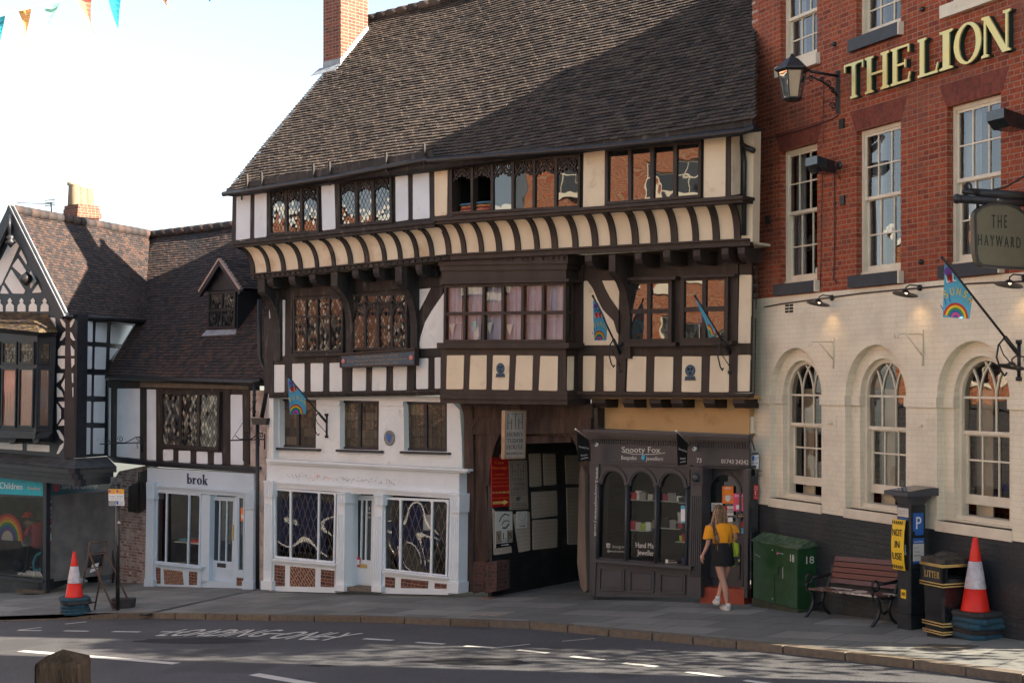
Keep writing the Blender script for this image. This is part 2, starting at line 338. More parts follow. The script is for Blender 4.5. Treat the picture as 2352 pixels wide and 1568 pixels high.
def vmat(name,*st,rough=.8,spots=None,bump=.4,glossy=None,sc=20,mul=.5,spec=.5):
 """colour picked per face from attribute v (tiles, setts, quarries), with mottling"""
 m,n,P,N,L=mk(name);P.inputs['Roughness'].default_value=rough;P.inputs['Specular IOR Level'].default_value=spec
 a=N.new('ShaderNodeAttribute');a.attribute_name='v';rp=ramp(N,len(st),*st);L.new(a.outputs['Fac'],rp.inputs[0])
 tc=N.new('ShaderNodeTexCoord');no=N.new('ShaderNodeTexNoise');no.inputs['Scale'].default_value=sc;no.inputs['Detail'].default_value=6;L.new(tc.outputs['Object'],no.inputs[0])
 r2=ramp(N,2,(.3,(.45,)*3),(.7,(1.2,)*3));L.new(no.outputs[0],r2.inputs[0])
 mu=N.new('ShaderNodeMixRGB');mu.blend_type='MULTIPLY';mu.inputs[0].default_value=mul;L.new(rp.outputs[0],mu.inputs[1]);L.new(r2.outputs[0],mu.inputs[2]);src=mu.outputs[0]
 if spots:
  n2=N.new('ShaderNodeTexNoise');n2.inputs['Scale'].default_value=spots[1];n2.inputs['Detail'].default_value=8;n2.inputs['Roughness'].default_value=.7;L.new(tc.outputs['Object'],n2.inputs[0])
  r3=ramp(N,2,(spots[2],(0,0,0)),(spots[2]+.03,(1,1,1)));L.new(n2.outputs[0],r3.inputs[0])
  mx=N.new('ShaderNodeMixRGB');L.new(r3.outputs[0],mx.inputs[0]);L.new(src,mx.inputs[1]);mx.inputs[2].default_value=(*spots[0],1);src=mx.outputs[0]
 L.new(src,P.inputs['Base Color'])
 if bump:
  b=N.new('ShaderNodeBump');b.inputs['Strength'].default_value=bump;b.inputs['Distance'].default_value=.01;L.new(no.outputs[0],b.inputs['Height']);L.new(b.outputs[0],P.inputs['Normal'])
 return m
def glass(name,ior=1.6,tint=(.9,.95,.93),base=None,wob=.02,wsc=2.5,boost=0.0,det=1.5):
 m=bpy.data.materials.new(name);m.use_nodes=True;M[name]=m;n=m.node_tree;N,L=n.nodes,n.links
 N.remove(N['Principled BSDF']);out=N['Material Output']
 fr=N.new('ShaderNodeFresnel');fr.inputs[0].default_value=ior;gl=N.new('ShaderNodeBsdfGlossy');gl.inputs['Roughness'].default_value=.015
 if base is None:b=N.new('ShaderNodeBsdfTransparent');b.inputs[0].default_value=(*tint,1)
 else:
  b=N.new('ShaderNodeBsdfDiffuse');a=N.new('ShaderNodeAttribute');a.attribute_name='v'
  rp=ramp(N,len(base),*base);L.new(a.outputs['Fac'],rp.inputs[0]);L.new(rp.outputs[0],b.inputs[0])
 ad=N.new('ShaderNodeMath');ad.operation='ADD';ad.use_clamp=True;ad.inputs[1].default_value=boost;L.new(fr.outputs[0],ad.inputs[0])
 mx=N.new('ShaderNodeMixShader');L.new(ad.outputs[0],mx.inputs[0]);L.new(b.outputs[0],mx.inputs[1]);L.new(gl.outputs[0],mx.inputs[2]);L.new(mx.outputs[0],out.inputs[0])
 if wob:
  tc=N.new('ShaderNodeTexCoord');no=N.new('ShaderNodeTexNoise');no.inputs['Scale'].default_value=wsc;no.inputs['Detail'].default_value=det;L.new(tc.outputs['Object'],no.inputs[0])
  bp=N.new('ShaderNodeBump');bp.inputs['Strength'].default_value=1;bp.inputs['Distance'].default_value=wob;L.new(no.outputs[0],bp.inputs['Height']);L.new(bp.outputs[0],gl.inputs['Normal']);L.new(bp.outputs[0],fr.inputs['Normal'])
 return m
pm('timber_dark',(.010,.010,.011),(.030,.026,.023),sc=5,rough=.7,bump=.5,bsc=25,st=(1,1,.25),dirt=(.13,.11,.095),dsc=6,dr=(.56,.78))
pm('timber_brown',(.018,.013,.010),(.035,.025,.020),sc=4,rough=.6,bump=.35,bsc=22,st=(1,1,.3),dirt=(.09,.065,.05),dsc=7,dr=(.62,.8))
pm('timber_blue',(.008,.011,.017),(.018,.021,.028),sc=5,rough=.45,bump=.2)
pm('timber_red',(.035,.02,.014),(.085,.05,.036),sc=6,rough=.8,bump=.8,bsc=20,st=(1,1,.2),dirt=(.015,.01,.008),dsc=4)
pm('plaster_white',(.74,.77,.75),(.65,.68,.66),sc=1.5,rough=.9,bump=.35,bsc=9,dirt=(.42,.39,.33),dsc=2.5,dr=(.58,.85))
pm('plaster_blue',(.68,.75,.80),(.60,.67,.72),sc=2,rough=.9,bump=.25,bsc=9,dirt=(.42,.42,.42),dsc=3,dr=(.6,.85))
pm('plaster_cream',(.74,.64,.47),(.67,.56,.40),sc=1.5,rough=.9,bump=.3,bsc=9,dirt=(.36,.25,.14),dsc=2.2,dr=(.58,.85))
pm('plaster_cove',(.74,.68,.53),(.66,.58,.43),sc=1.2,rough=.9,bump=.3,bsc=8,dirt=(.42,.26,.12),dsc=1.8,dr=(.5,.8))
pm('plaster_ochre',(.52,.33,.15),(.46,.29,.13),sc=1.2,rough=.9,bump=.4,bsc=6,dirt=(.25,.13,.05),dsc=1.6,dr=(.55,.8))
pm('lead_dark',(.02,.02,.02),rough=.6)
pm('lead_grey',(.20,.23,.26),(.30,.33,.36),sc=5,rough=.55,bump=.3)
pm('iron_black',(.012,.013,.015),(.02,.02,.022),sc=9,rough=.4,bump=.15)
pm('gloss_black',(.008,.010,.012),rough=.22,coat=.4,dirt=(.03,.03,.03),dsc=5)
pm('paint_white',(.70,.77,.80),(.63,.70,.73),sc=1.4,rough=.45,bump=.12,bsc=14,dirt=(.50,.52,.55),dsc=3.5,dr=(.6,.9))
pm('paint_white2',(.50,.61,.70),(.45,.56,.64),sc=1.4,rough=.5,bump=.12,bsc=14,dirt=(.42,.45,.47),dsc=3,dr=(.6,.9))
pm('paint_cream',(.72,.66,.52),(.62,.56,.44),sc=4,rough=.5,bump=.1,dirt=(.40,.34,.25),dsc=7,dr=(.62,.8))
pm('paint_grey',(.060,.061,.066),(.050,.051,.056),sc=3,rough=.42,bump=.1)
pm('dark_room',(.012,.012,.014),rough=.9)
pm('room_wall',(.12,.11,.10),(.08,.075,.07),rough=.9)
pm('cloth_curtain',(.62,.58,.72),(.50,.46,.60),sc=3,rough=.9)
pm('cloth_net',(.55,.60,.66),(.42,.46,.52),sc=3,rough=.9)
brick('brick_red',((.20,.034,.014),(.36,.075,.022),(.29,.046,.016)),(.30,.19,.13),ms=.0075,bump=.8,dirt=(.16,.065,.045),lo=.25)
brick('brick_arch',((.16,.03,.018),(.20,.045,.025),(.13,.028,.018)),(.11,.05,.035),bw=.4,rh=.07,ms=.003,rot=R(90),bump=.4)
brick('brick_edge',((.42,.33,.27),(.30,.12,.08),(.50,.42,.36)),(.45,.40,.34),ms=.01)
brick('brick_stack',((.16,.045,.03),(.26,.075,.045),(.10,.035,.028)),(.27,.19,.14),ms=.010,bump=1)
brick('brick_dark',((.05,.022,.018),(.10,.035,.025),(.035,.02,.017)),(.06,.05,.045),ms=.008,bump=1,dirt=(.03,.025,.022))
brick('brick_stack2',((.52,.28,.12),(.60,.36,.18),(.42,.22,.10)),(.62,.5,.36),ms=.012,bump=1)
brick('brick_old',((.42,.38,.36),(.22,.10,.07),(.55,.50,.48)),(.40,.37,.34),ms=.012,bump=1,dirt=(.10,.07,.06))
brick('brick_opposite',((.26,.06,.02),(.36,.095,.03),(.30,.075,.025)),(.32,.2,.12),ms=.012)
brick('brick_cream',None,None,paint=(.80,.73,.57),bump=.35,ms=.006,rough=.6,dirt=(.60,.53,.41))
brick('brick_plinth',None,None,paint=(.018,.025,.031),bump=1.2,ms=.010,rough=.45,dirt=(.045,.048,.046))
brick('brick_beige',None,None,paint=(.46,.39,.31),bump=.6,ms=.012,rough=.8)
brick('brick_black',None,None,paint=(.012,.013,.015),bump=.8,ms=.012,rough=.4,dirt=(.05,.05,.05))
brick('brick_inset',((.10,.03,.022),(.17,.055,.035),(.075,.026,.02)),(.34,.25,.17),bw=.20,rh=.07,ms=.012,rot=R(45),bump=.7)
brick('brick_inset2',((.10,.035,.025),(.15,.05,.035),(.06,.026,.02)),(.30,.22,.16),bw=.2,rh=.07,ms=.006,rot=R(0),bump=.7)
vmat('tile_roof',(0,(.038,.034,.033)),(.35,(.068,.056,.049)),(.7,(.098,.078,.064)),(1,(.052,.047,.046)),rough=.9,spots=((.30,.28,.24),7,.68),bump=.4,mul=.4,spec=.25)
vmat('tile_roof2',(0,(.018,.016,.018)),(.4,(.038,.027,.025)),(.75,(.075,.043,.032)),(1,(.025,.023,.026)),rough=.8,spots=((.30,.28,.24),11,.72),bump=.6)
vmat('tile_moss',(0,(.04,.03,.025)),(.5,(.10,.07,.045)),(1,(.16,.12,.05)),rough=.9)
glass('glass_dark',1.75,base=((0,(.006,.008,.010)),(1,(.02,.022,.022))),wob=.004,wsc=1.8,boost=.05)
glass('glass_lead',1.5,base=((0,(.010,.010,.012)),(.45,(.04,.038,.032)),(.8,(.12,.115,.10)),(1,(.30,.30,.26))),wob=.0008,wsc=3,boost=.01)
glass('glass_leadtop',1.9,base=((0,(.006,.008,.010)),(.7,(.03,.035,.035)),(1,(.10,.11,.11))),wob=.0008,wsc=3,boost=.05)
glass('glass_amber',1.5,base=((0,(.028,.022,.016)),(.5,(.075,.062,.042)),(1,(.15,.125,.085))),wob=.01,wsc=12,boost=.0)
glass('glass_clear',1.5,tint=(.88,.93,.92),wob=.003,wsc=1.2)
glass('glass_shop',1.6,tint=(.80,.86,.86),wob=.09,wsc=.85,det=0)
glass('glass_sash',1.7,tint=(.85,.88,.88),wob=.006,wsc=2,boost=.06)
glass('glass_lamp',1.5,base=((0,(.42,.33,.22)),(1,(.52,.42,.30))),wob=.002)
pm('flash_white',(.78,.78,.76),(.6,.6,.6),rough=.6)
pm('slate_sill',(.022,.028,.036),(.03,.036,.044),sc=5,rough=.6,bump=.2)
FLAT=dict(teal=(.0,.38,.48),teal_dark=(.004,.07,.10),white=(.78,.80,.80),offwhite=(.62,.60,.54),navy=(.012,.02,.07),gold=(.80,.58,.18),yellow=(.85,.55,.02),black=(.012,.012,.013),blue=(.02,.12,.42),
skyblue=(.10,.42,.62),red=(.55,.02,.02),crimson=(.40,.03,.06),orange=(.85,.20,.02),green=(.04,.28,.08),purple=(.16,.06,.32),pink=(.72,.08,.24),grey=(.30,.31,.32),tan=(.36,.27,.17),bunting_orange=(.80,.42,.14),bunting_mint=(.24,.55,.46),bunting_coral=(.80,.20,.13),bunting_teal=(.01,.24,.32),
sign_beige=(.44,.38,.32),sign_text=(.07,.08,.09),sign_red=(.40,.012,.012),darkgreen=(.006,.035,.03),olive=(.115,.105,.065),cone_red=(.75,.025,.012),road_white=(.62,.62,.58),shirt=(.80,.32,.012),brass=(.50,.36,.12),bottle=(.30,.45,.18),lime=(.42,.62,.03))
for kk_,c_ in FLAT.items():pm(kk_,c_,tuple(x*.86 for x in c_),sc=7,rough=.5 if kk_ not in('shirt','lime')else .9)
for kk_ in('bunting_orange','bunting_mint','bunting_coral','bunting_teal'):
 P_=M[kk_].node_tree.nodes['Principled BSDF'];P_.inputs['Roughness'].default_value=.9
def emis(name,col,st):
 m,n,P,N,L=mk(name);P.inputs['Base Color'].default_value=(*col,1);P.inputs['Emission Color'].default_value=(*col,1);P.inputs['Emission Strength'].default_value=st
emis('bulb',(1,.72,.38),1.2);emis('red_glow',(1,.03,.02),1.4);emis('filament',(1,.5,.15),8)
pm('weathered_oak',(.16,.12,.09),(.07,.05,.04),sc=5,rough=.9,bump=1,bsc=14,st=(1,1,.15))
pm('jewel_wall',(.02,.022,.02),rough=.8)
pm('shelf_pale',(.42,.46,.42),rough=.3)
pm('plaster_pink',(.42,.36,.33),(.52,.47,.43),sc=2,rough=.9,bump=.5,bsc=12,dirt=(.16,.13,.12),dsc=3)
pm('oak_grey',(.12,.105,.085),(.17,.15,.12),sc=5,rough=.85,bump=.5,st=(1,1,.3))
pm('verge_pink',(.34,.24,.21),(.42,.32,.28),sc=6,rough=.9)
pm('pot_clay',(.36,.29,.20),(.44,.36,.26),sc=3,rough=.85)
pm('lead_dark2',(.03,.035,.04),(.08,.09,.095),sc=4,rough=.6,bump=.3)
pm('shop_wall2',(.20,.19,.18),(.12,.12,.12),rough=.9)
pm('panel_pale',(.26,.25,.23),rough=.8)
pm('curtain_pink',(.42,.26,.20),(.50,.32,.26),sc=2,rough=.9)
glass('glass_quarry',1.7,base=((0,(.01,.011,.013)),(.35,(.045,.035,.03)),(.6,(.09,.085,.07)),(.75,(.22,.21,.16)),(.9,(.40,.40,.32)),(1,(.06,.06,.06))),wob=.0008,wsc=3,boost=.03)
pm('cone_sleeve',(.62,.60,.60),(.50,.47,.50),sc=14,rough=.45,dirt=(.36,.30,.34),dsc=9)
pm('rubber_black',(.022,.022,.024),(.045,.043,.042),sc=9,rough=.85,bump=.5)
pm('rubber_blue',(.012,.055,.085),(.02,.08,.12),sc=9,rough=.8,bump=.5,dirt=(.03,.04,.045),dsc=8)
pm('cab_green',(.008,.045,.014),(.014,.065,.022),sc=4,rough=.4,bump=.1,dirt=(.03,.07,.03),dsc=6)
pm('cab_lid',(.02,.06,.025),(.05,.09,.045),sc=7,rough=.7,bump=.3,dirt=(.14,.16,.11),dsc=9)
pm('moss_base',(.05,.06,.035),(.03,.035,.022),sc=6,rough=.9,bump=.6)
pm('slat_red',(.15,.042,.022),(.115,.032,.018),sc=5,rough=.5,bump=.15,st=(.3,1,1),dirt=(.32,.20,.16),dsc=9,dr=(.72,.78))
pm('slat_purple',(.105,.045,.045),(.13,.06,.055),sc=5,rough=.5,bump=.15,dirt=(.3,.22,.2),dsc=10,dr=(.68,.74))
pm('slat_flaking',(.07,.03,.022),(.10,.045,.03),sc=5,rough=.6,bump=.3,st=(.5,1,1),dirt=(.50,.44,.38),dsc=7,dr=(.50,.53))
pm('meter_black',(.010,.014,.018),(.014,.018,.022),sc=5,rough=.35,dirt=(.03,.035,.04),dsc=6)
pm('meter_grey',(.05,.055,.065),(.07,.075,.085),sc=5,rough=.45)
pm('solar',(.02,.022,.035),rough=.15)
pm('lid_dusty',(.015,.015,.014),(.06,.052,.042),sc=12,rough=.6)
pm('brass_bright',(.62,.42,.15),(.5,.33,.11),sc=9,rough=.35,metal=.3)
pm('sign_amber',(.80,.42,.06),rough=.4)
pm('rusty_tube',(.08,.045,.035),(.13,.075,.05),sc=12,rough=.75)
pm('bollard_wood',(.003,.0025,.0023),(.008,.006,.005),sc=5,rough=.8,bump=.6,st=(1,1,.2),dirt=(.010,.008,.007),dsc=10,spec=.04)
pm('steel',(.35,.33,.30),rough=.35,metal=.6)
pm('frame_tan',(.42,.27,.15),(.30,.19,.11),sc=6,rough=.6)
pm('sign_tan',(.27,.22,.16),(.31,.25,.19),sc=4,rough=.7)
pm('board_blue',(.02,.06,.10),(.03,.08,.13),sc=5,rough=.45)
pm('gilt_dull',(.30,.21,.10),(.22,.16,.09),sc=9,rough=.6)
pm('rose_pink',(.55,.20,.20),rough=.6)
pm('plaque_stone',(.22,.21,.20),rough=.8)
pm('rug_red',(.30,.02,.025),(.48,.10,.05),sc=14,rough=.9,dirt=(.5,.38,.25),dsc=22)
pm('rug_orange',(.42,.16,.07),(.5,.26,.12),sc=20,rough=.9,dirt=(.30,.03,.03),dsc=24)
pm('rug_blue',(.05,.14,.22),(.10,.22,.30),sc=12,rough=.9)
pm('skin',(.50,.28,.20),(.46,.25,.17),sc=6,rough=.5)
pm('skirt_black',(.008,.008,.010),(.014,.014,.016),sc=12,rough=.85,bump=.2)
pm('shoe_white',(.70,.69,.66),(.6,.59,.56),sc=12,rough=.5)
vmat('hair_fair',(0,(.06,.03,.015)),(.45,(.15,.075,.035)),(.8,(.34,.19,.09)),(1,(.55,.36,.19)),rough=.45,bump=0)
pm('lead_pale',(.16,.18,.20),(.24,.26,.28),sc=5,rough=.6)
vmat('leaf',(0,(.03,.06,.015)),(.5,(.05,.10,.025)),(1,(.08,.12,.03)),rough=.7,bump=0)
pm('tar',(.020,.021,.023),(.035,.036,.038),sc=20,rough=.7,bump=.5,spec=.3)
# ================================================================ GROUND, ROAD, PAVEMENT
def gmat(name,kind):
 m,n,P,N,L=mk(name);tc=N.new('ShaderNodeTexCoord');mp=N.new('ShaderNodeMapping');mp.inputs['Rotation'].default_value=(0,0,R(42));L.new(tc.outputs['Object'],mp.inputs[0])
 n1=N.new('ShaderNodeTexNoise');n1.inputs['Scale'].default_value=60;n1.inputs['Detail'].default_value=6;L.new(mp.outputs[0],n1.inputs[0])
 n2=N.new('ShaderNodeTexNoise');n2.inputs['Scale'].default_value=.55;n2.inputs['Detail'].default_value=9;n2.inputs['Roughness'].default_value=.65;L.new(mp.outputs[0],n2.inputs[0])
 mu=N.new('ShaderNodeMixRGB');mu.blend_type='MULTIPLY';mu.inputs[0].default_value=.9
 r2=ramp(N,2,(.3,(.72,)*3),(.7,(1.25,)*3));L.new(n2.outputs[0],r2.inputs[0])
 if kind=='road':
  rp=ramp(N,3,(.3,(.034,.037,.042)),(.52,(.068,.072,.078)),(.75,(.15,.152,.152)));L.new(n1.outputs[0],rp.inputs[0]);L.new(rp.outputs[0],mu.inputs[1]);L.new(r2.outputs[0],mu.inputs[2]);src=mu.outputs[0];P.inputs['Roughness'].default_value=.75
  v=N.new('ShaderNodeTexNoise');v.inputs['Scale'].default_value=.35;v.inputs['Detail'].default_value=3;L.new(mp.outputs[0],v.inputs[0]);rv=ramp(N,2,(.60,(0,0,0)),(.63,(1,1,1)));L.new(v.outputs[0],rv.inputs[0])
  mx=N.new('ShaderNodeMixRGB');mf=N.new('ShaderNodeMath');mf.operation='MULTIPLY';mf.inputs[1].default_value=.5;L.new(rv.outputs[0],mf.inputs[0]);L.new(mf.outputs[0],mx.inputs[0]);L.new(src,mx.inputs[1]);mx.inputs[2].default_value=(.03,.03,.032,1);src=mx.outputs[0]
  h=n1.outputs[0];st=.5
 else:
  b=N.new('ShaderNodeTexBrick');b.inputs['Scale'].default_value=1;b.inputs['Brick Width'].default_value=.95;b.inputs['Row Height'].default_value=.62;b.inputs['Mortar Size'].default_value=.008;b.inputs['Mortar Smooth'].default_value=.2
  b.inputs['Color1'].default_value=(.15,.158,.148,1);b.inputs['Color2'].default_value=(.27,.27,.245,1);b.inputs['Mortar'].default_value=(.035,.035,.035,1);b.inputs['Bias'].default_value=-.2
  L.new(mp.outputs[0],b.inputs[0]);L.new(b.outputs[0],mu.inputs[1]);L.new(r2.outputs[0],mu.inputs[2])
  m2=N.new('ShaderNodeMixRGB');m2.blend_type='MULTIPLY';m2.inputs[0].default_value=.5;r1=ramp(N,2,(.3,(.7,)*3),(.7,(1.2,)*3));L.new(n1.outputs[0],r1.inputs[0]);L.new(mu.outputs[0],m2.inputs[1]);L.new(r1.outputs[0],m2.inputs[2]);src=m2.outputs[0]
  vo=N.new('ShaderNodeTexVoronoi');vo.inputs['Scale'].default_value=2.6;L.new(mp.outputs[0],vo.inputs[0]);rv=ramp(N,2,(.045,(1,1,1)),(.06,(0,0,0)));L.new(vo.outputs[0],rv.inputs[0]);mx=N.new('ShaderNodeMixRGB');mf=N.new('ShaderNodeMath');mf.operation='MULTIPLY';mf.inputs[1].default_value=.5;L.new(rv.outputs[0],mf.inputs[0]);L.new(mf.outputs[0],mx.inputs[0]);L.new(src,mx.inputs[1]);mx.inputs[2].default_value=(.26,.25,.23,1);src=mx.outputs[0]
  iv=N.new('ShaderNodeMath');iv.operation='SUBTRACT';iv.inputs[0].default_value=1;L.new(b.outputs['Fac'],iv.inputs[1]);h=iv.outputs[0];st=.5;P.inputs['Roughness'].default_value=.8
 L.new(src,P.inputs['Base Color']);bp=N.new('ShaderNodeBump');bp.inputs['Strength'].default_value=st;bp.inputs['Distance'].default_value=.008;L.new(h,bp.inputs['Height']);L.new(bp.outputs[0],P.inputs['Normal'])
gmat('asphalt','road');gmat('paving','pave')
vmat('kerb_stone',(0,(.11,.09,.065)),(.5,(.17,.14,.10)),(1,(.13,.11,.09)),bump=.6,sc=12)
def gsheet(name,pts,dz,mat,th=0,**kw):
 mb=MB();top=[V((x,y,gz(x,y,dz)))for x,y in pts]
 if th:mb.prism(top,V((0,0,-th)))
 else:
  for t in tessellate_polygon([top]):
   q=[top[i]for i in t]
   if(q[1]-q[0]).cross(q[2]-q[0]).z<0:q.reverse()
   mb.face(q,.5)
 return mb.build(name,mat,None,kind='structure',**kw)
gsheet('ground',[(-90,-60),(90,-60),(90,110),(-90,110)],-.30,'asphalt')
KB=[(-30,36.5),(-20,32.6),(-14,30.6),(-10.5,29.55),(-8.56,28.88),(-7.27,28.29),(-4.47,26.33),(-2.67,25.16),(-1.02,23.79),(.29,22.71),(2.03,20.5),(3.54,18.53),(4.74,16.76),(5.53,15.38),(6.6,13.2),(9.5,7.0),(14,-3)]
road=gsheet('road',KB+[(14,-20),(-30,-20)],-.10,'asphalt')
pave_line=[V((x,y))for x,y in KB]
kin=[]
for i,p in enumerate(pave_line):
 d=(pave_line[min(i+1,len(KB)-1)]-pave_line[max(i-1,0)]).normalized();kin.append(p+V((-d.y,d.x))*.15)
gsheet('pavement',[(p.x,p.y)for p in kin]+[(30,-3),(30,60),(-30,60)],0,'paving')
mb=MB();
for i in range(len(KB)-1):
 a,b,c,d=pave_line[i],pave_line[i+1],kin[i+1],kin[i];n=max(1,round((b-a).length/.9))
 for j in range(n):
  t0,t1=j/n,(j+1)/n-.012;f=lambda p,q,t:p+(q-p)*t
  drop=lambda p:-.085 if p.x<-9.2 else(-.085+(p.x+9.2)/1.2*.085 if p.x<-8.0 else 0)
  P4=[f(a,b,t0),f(a,b,t1),f(d,c,t1),f(d,c,t0)]
  mb.prism([V((p.x,p.y,gz(p.x,p.y,.004+drop(p)+random.uniform(-.002,.002))))for p in P4],V((0,0,-.22)))
mb.build('kerb','kerb_stone',None,kind='structure')
cN=cv(0,2150,1.176);cR=cv(1800,2100,1.1412);cX=cv(500,2200,2.352)
mb=MB()
def gline(a,b,w,dz=-.094):
 p,q=gpt(*a,dz),gpt(*b,dz);d=(q-p).normalized();s=V((-d.y,d.x,0))*w/2
 n=max(1,int((q-p).length/.35));pr=None
 for i in range(n+1):
  c=p+(q-p)*i/n;jw=random.uniform(.9,1.08)
  l,r=c+s*jw,c-s*jw;l.z=gz(l.x,l.y,dz);r.z=gz(r.x,r.y,dz)
  if pr:mb.face([pr[1],r,l,pr[0]])
  pr=(l,r)
for a,b in[((285,266),(392,268)),((500,269),(620,271)),((715,270),(835,272)),((940,270),(1050,272)),((1168,277),(1288,281)),((1390,289),(1508,295)),((1613,301),(1743,308)),((1845,317),(1970,325)),((2060,333),(2195,342)),((80,263),(183,251)),((80,264),(183,265)),((288,236),(383,226))]:gline(*cN(a,b),.10)
for a,b in[((170,397),(305,410)),((405,425),(542,440)),((628,454),(772,469)),((900,491),(1053,513)),((1150,528),(1300,549)),((1420,566),(1590,592))]:gline(*cR(a,b),.10)
gline(*cN((2195,342),(2350,325)),.05);gline(*cR((365,360),(505,348)),.05)
gline(*cN((92,355),(783,411)),.17);gline(*cN((1125,458),(1440,512)),.17)
for s_,a,b in(('LOADING',(200,460),(1105,468)),('ONLY',(1160,482),(1760,503))):
 a,b=cX(a,b);p,q=gpt(*a,-.092),gpt(*b,-.092);d=(q-p).normalized();up=(V((0,0,1)).cross(d)).normalized();up.z=.06911*up.x-.04207*up.y
 txt(mb,s_,p,q,.78,V((0,0,1)),.003,.0025,up=up)
mb.build('road_marking','road_white',road)
for k_,(cx_,cy_,rx_,ry_)in enumerate(((880,310,290,14),(2120,402,260,20),(1420,420,60,5))):
 rr_=random.Random(k_);pp=[gpt(*cN((cx_+rx_*math.cos(R(a))*rr_.uniform(.7,1.1),cy_+ry_*math.sin(R(a))*rr_.uniform(.7,1.1)))[0],-.096)for a in range(0,360,20)];mb=MB()
 for i in range(18):mb.face([sum(pp,V())/18,pp[i-1],pp[i]],.5)
 mb.build('tar_patch','tar',road)
mb=MB();a,b=cX((95,272),(1100,50));p,q=gpt(*a),gpt(*b);d=(q-p).normalized();s=V((-d.y,d.x,0))*.09
mb.prism([V((c.x,c.y,gz(c.x,c.y,.004)))for c in(p-s,q-s,q+s,p+s)],V((0,0,-.03)));mb.build('drain_channel','iron_black',None,kind='structure')
def cover(pts,mat,label,dz=.006):
 mb=MB();P4=[gpt(*p,dz)for p in pts];mb.prism(P4,V((0,0,-.02)))
 c=sum(P4,V())/4;mb.prism([c+(p-c)*.86+V((0,0,.003))for p in P4],V((0,0,-.01)))
 o=mb.build('access_cover',mat,None,loc=c,label=label,category='cover',group='covers set in the pavement')
pm('cover_metal',(.06,.055,.045),(.10,.095,.08),sc=20,rough=.6,bump=.5);pm('cover_light',(.24,.22,.19),(.30,.28,.24),sc=12,rough=.8)
pm('cover_pink',(.19,.13,.10),(.22,.16,.12),sc=12,rough=.8)
cover(cM((1400,1537),(1560,1495),(1975,1512),(1830,1552)),'cover_metal','dark metal cover in the pavement in front of the litter bin and traffic cone')
cover(cR((-30,243),(10,232),(165,234),(90,252)),'cover_light','pale rectangular cover in the pavement near the kerb below the alley')
cover(cI((170,1485),(230,1472),(320,1476),(262,1490)),'cover_pink','small pinkish paving cover in front of the brick plinth beside the alley')
mb=MB();zt=EZ-2.42
mb.prism([V((-13,-12,zt)),V((9,-12,zt)),V((9,9,zt)),V((-13,9,zt))],V((0,0,-3.5)));mb.build('raised_pavement','paving',None,kind='structure')
# ================================================================ HOTEL (red brick over cream painted brick)
LU=V((.381,-.925,0)).normalized();LN=V((-LU.y*-1,0,0));LN=V((-.925,-.381,0)).normalized();LC=V((3.97,23.5,0))
LP=Pl(LN,LC)
def L3(s,z,o=0):return LC+LU*s+V((0,0,EZ+z))+LN*o
def lsz(xy,off=0):p=LP.pt(xy,off);return(p-LC).dot(LU),p.z-EZ
lion=thing('hotel_building','large hotel of red brick above cream painted brick with arched windows at street level','building',(LC.x,LC.y,gz(LC.x,LC.y)))
S1,ZT=7.15,7.75;WS=[(.84,1.85),(2.84,3.87),(4.85,5.88)];BK=-LN
def rl(s0,s1,z0,z1,o=0):return[L3(s0,z0,o),L3(s1,z0,o),L3(s1,z1,o),L3(s0,z1,o)]
mb=MB()
holed(mb,rl(0,S1,1.375,ZT),[rl(a,b,1.56,3.68)for a,b in WS]+[rl(a,b,5.03,6.55)for a,b in WS],BK*.15)
mb.build('brick_wall','brick_red',lion)
AC=[1.26,3.30,5.37];RO,RI,SP,SB=.72,.53,-.2,-1.86
def arch(c,r,z0,zs,o,n=28):return[L3(c-r,z0,o)]+[L3(c-r*math.cos(math.pi*i/n),zs+r*1.03*math.sin(math.pi*i/n),o)for i in range(n+1)]+[L3(c+r,z0,o)]
mb=MB()
holed(mb,rl(0,S1,-1.985,1.372,.006),[arch(c,RO,SB,SP,.006)for c in AC],BK*.13)
for c in AC:holed(mb,arch(c,RO+.01,SB,SP,-.12),[arch(c,RI,SB+.03,SP,-.12)],BK*.13)
mb.build('painted_wall','brick_cream',lion)
for a,b in[(-.02,AC[0]-RO)]+[(AC[i]+RO,AC[i+1]-RO)for i in range(2)]+[(AC[2]+RO,S1)]:
 mb=MB();mb.prism(rl(a,b,-.34,-.2,.035),BK*.03);mb.build('string_course','brick_cream',lion)
for c in AC:
 for sg in(-1,1):
  mb=MB();x=c+sg*RO;mb.prism(rl(min(x,c+sg*(RI-.0)),max(x,c+sg*(RI-.0)),-.34,-.2,-.09),BK*.03)
  a=c+sg*(RI-.018);b=c+sg*RI;mb.prism(rl(min(a,b),max(a,b),-.34,-.2,-.095),BK*.15)
  a=c+sg*(RO-.02);mb.prism(rl(min(a,x),max(a,x),-.34,-.2,.036),BK*.13);mb.build('impost','brick_cream',lion)
mb=MB()
mb.prism(rl(-.0,S1,-6,-1.988,.012),BK*.2);mb.prism(rl(.95,S1,-6,-2.95,.05),BK*.05);mb.build('plinth','brick_plinth',lion)
mb=MB()
for c in AC:mb.prism(rl(c-RO-.01,c+RO+.01,-2.0,SB,.035),BK*.5)
mb.build('ground_sill','paint_cream',lion)
mb=MB()
mb.prism(rl(-.0,.001,-1.9,ZT,0),BK*8);mb.prism(rl(S1,S1+.3,-6,ZT,0),BK*8)
mb.prism([L3(0,ZT,.12),L3(S1,ZT,.12),L3(S1,ZT+.14,.12),L3(0,ZT+.14,.12)],BK*8.2);mb.prism([L3(.3,ZT+.5,-.9),L3(S1,ZT+.5,-.9),L3(S1,-4.9,-.9),L3(.3,-4.9,-.9)],BK*.1)
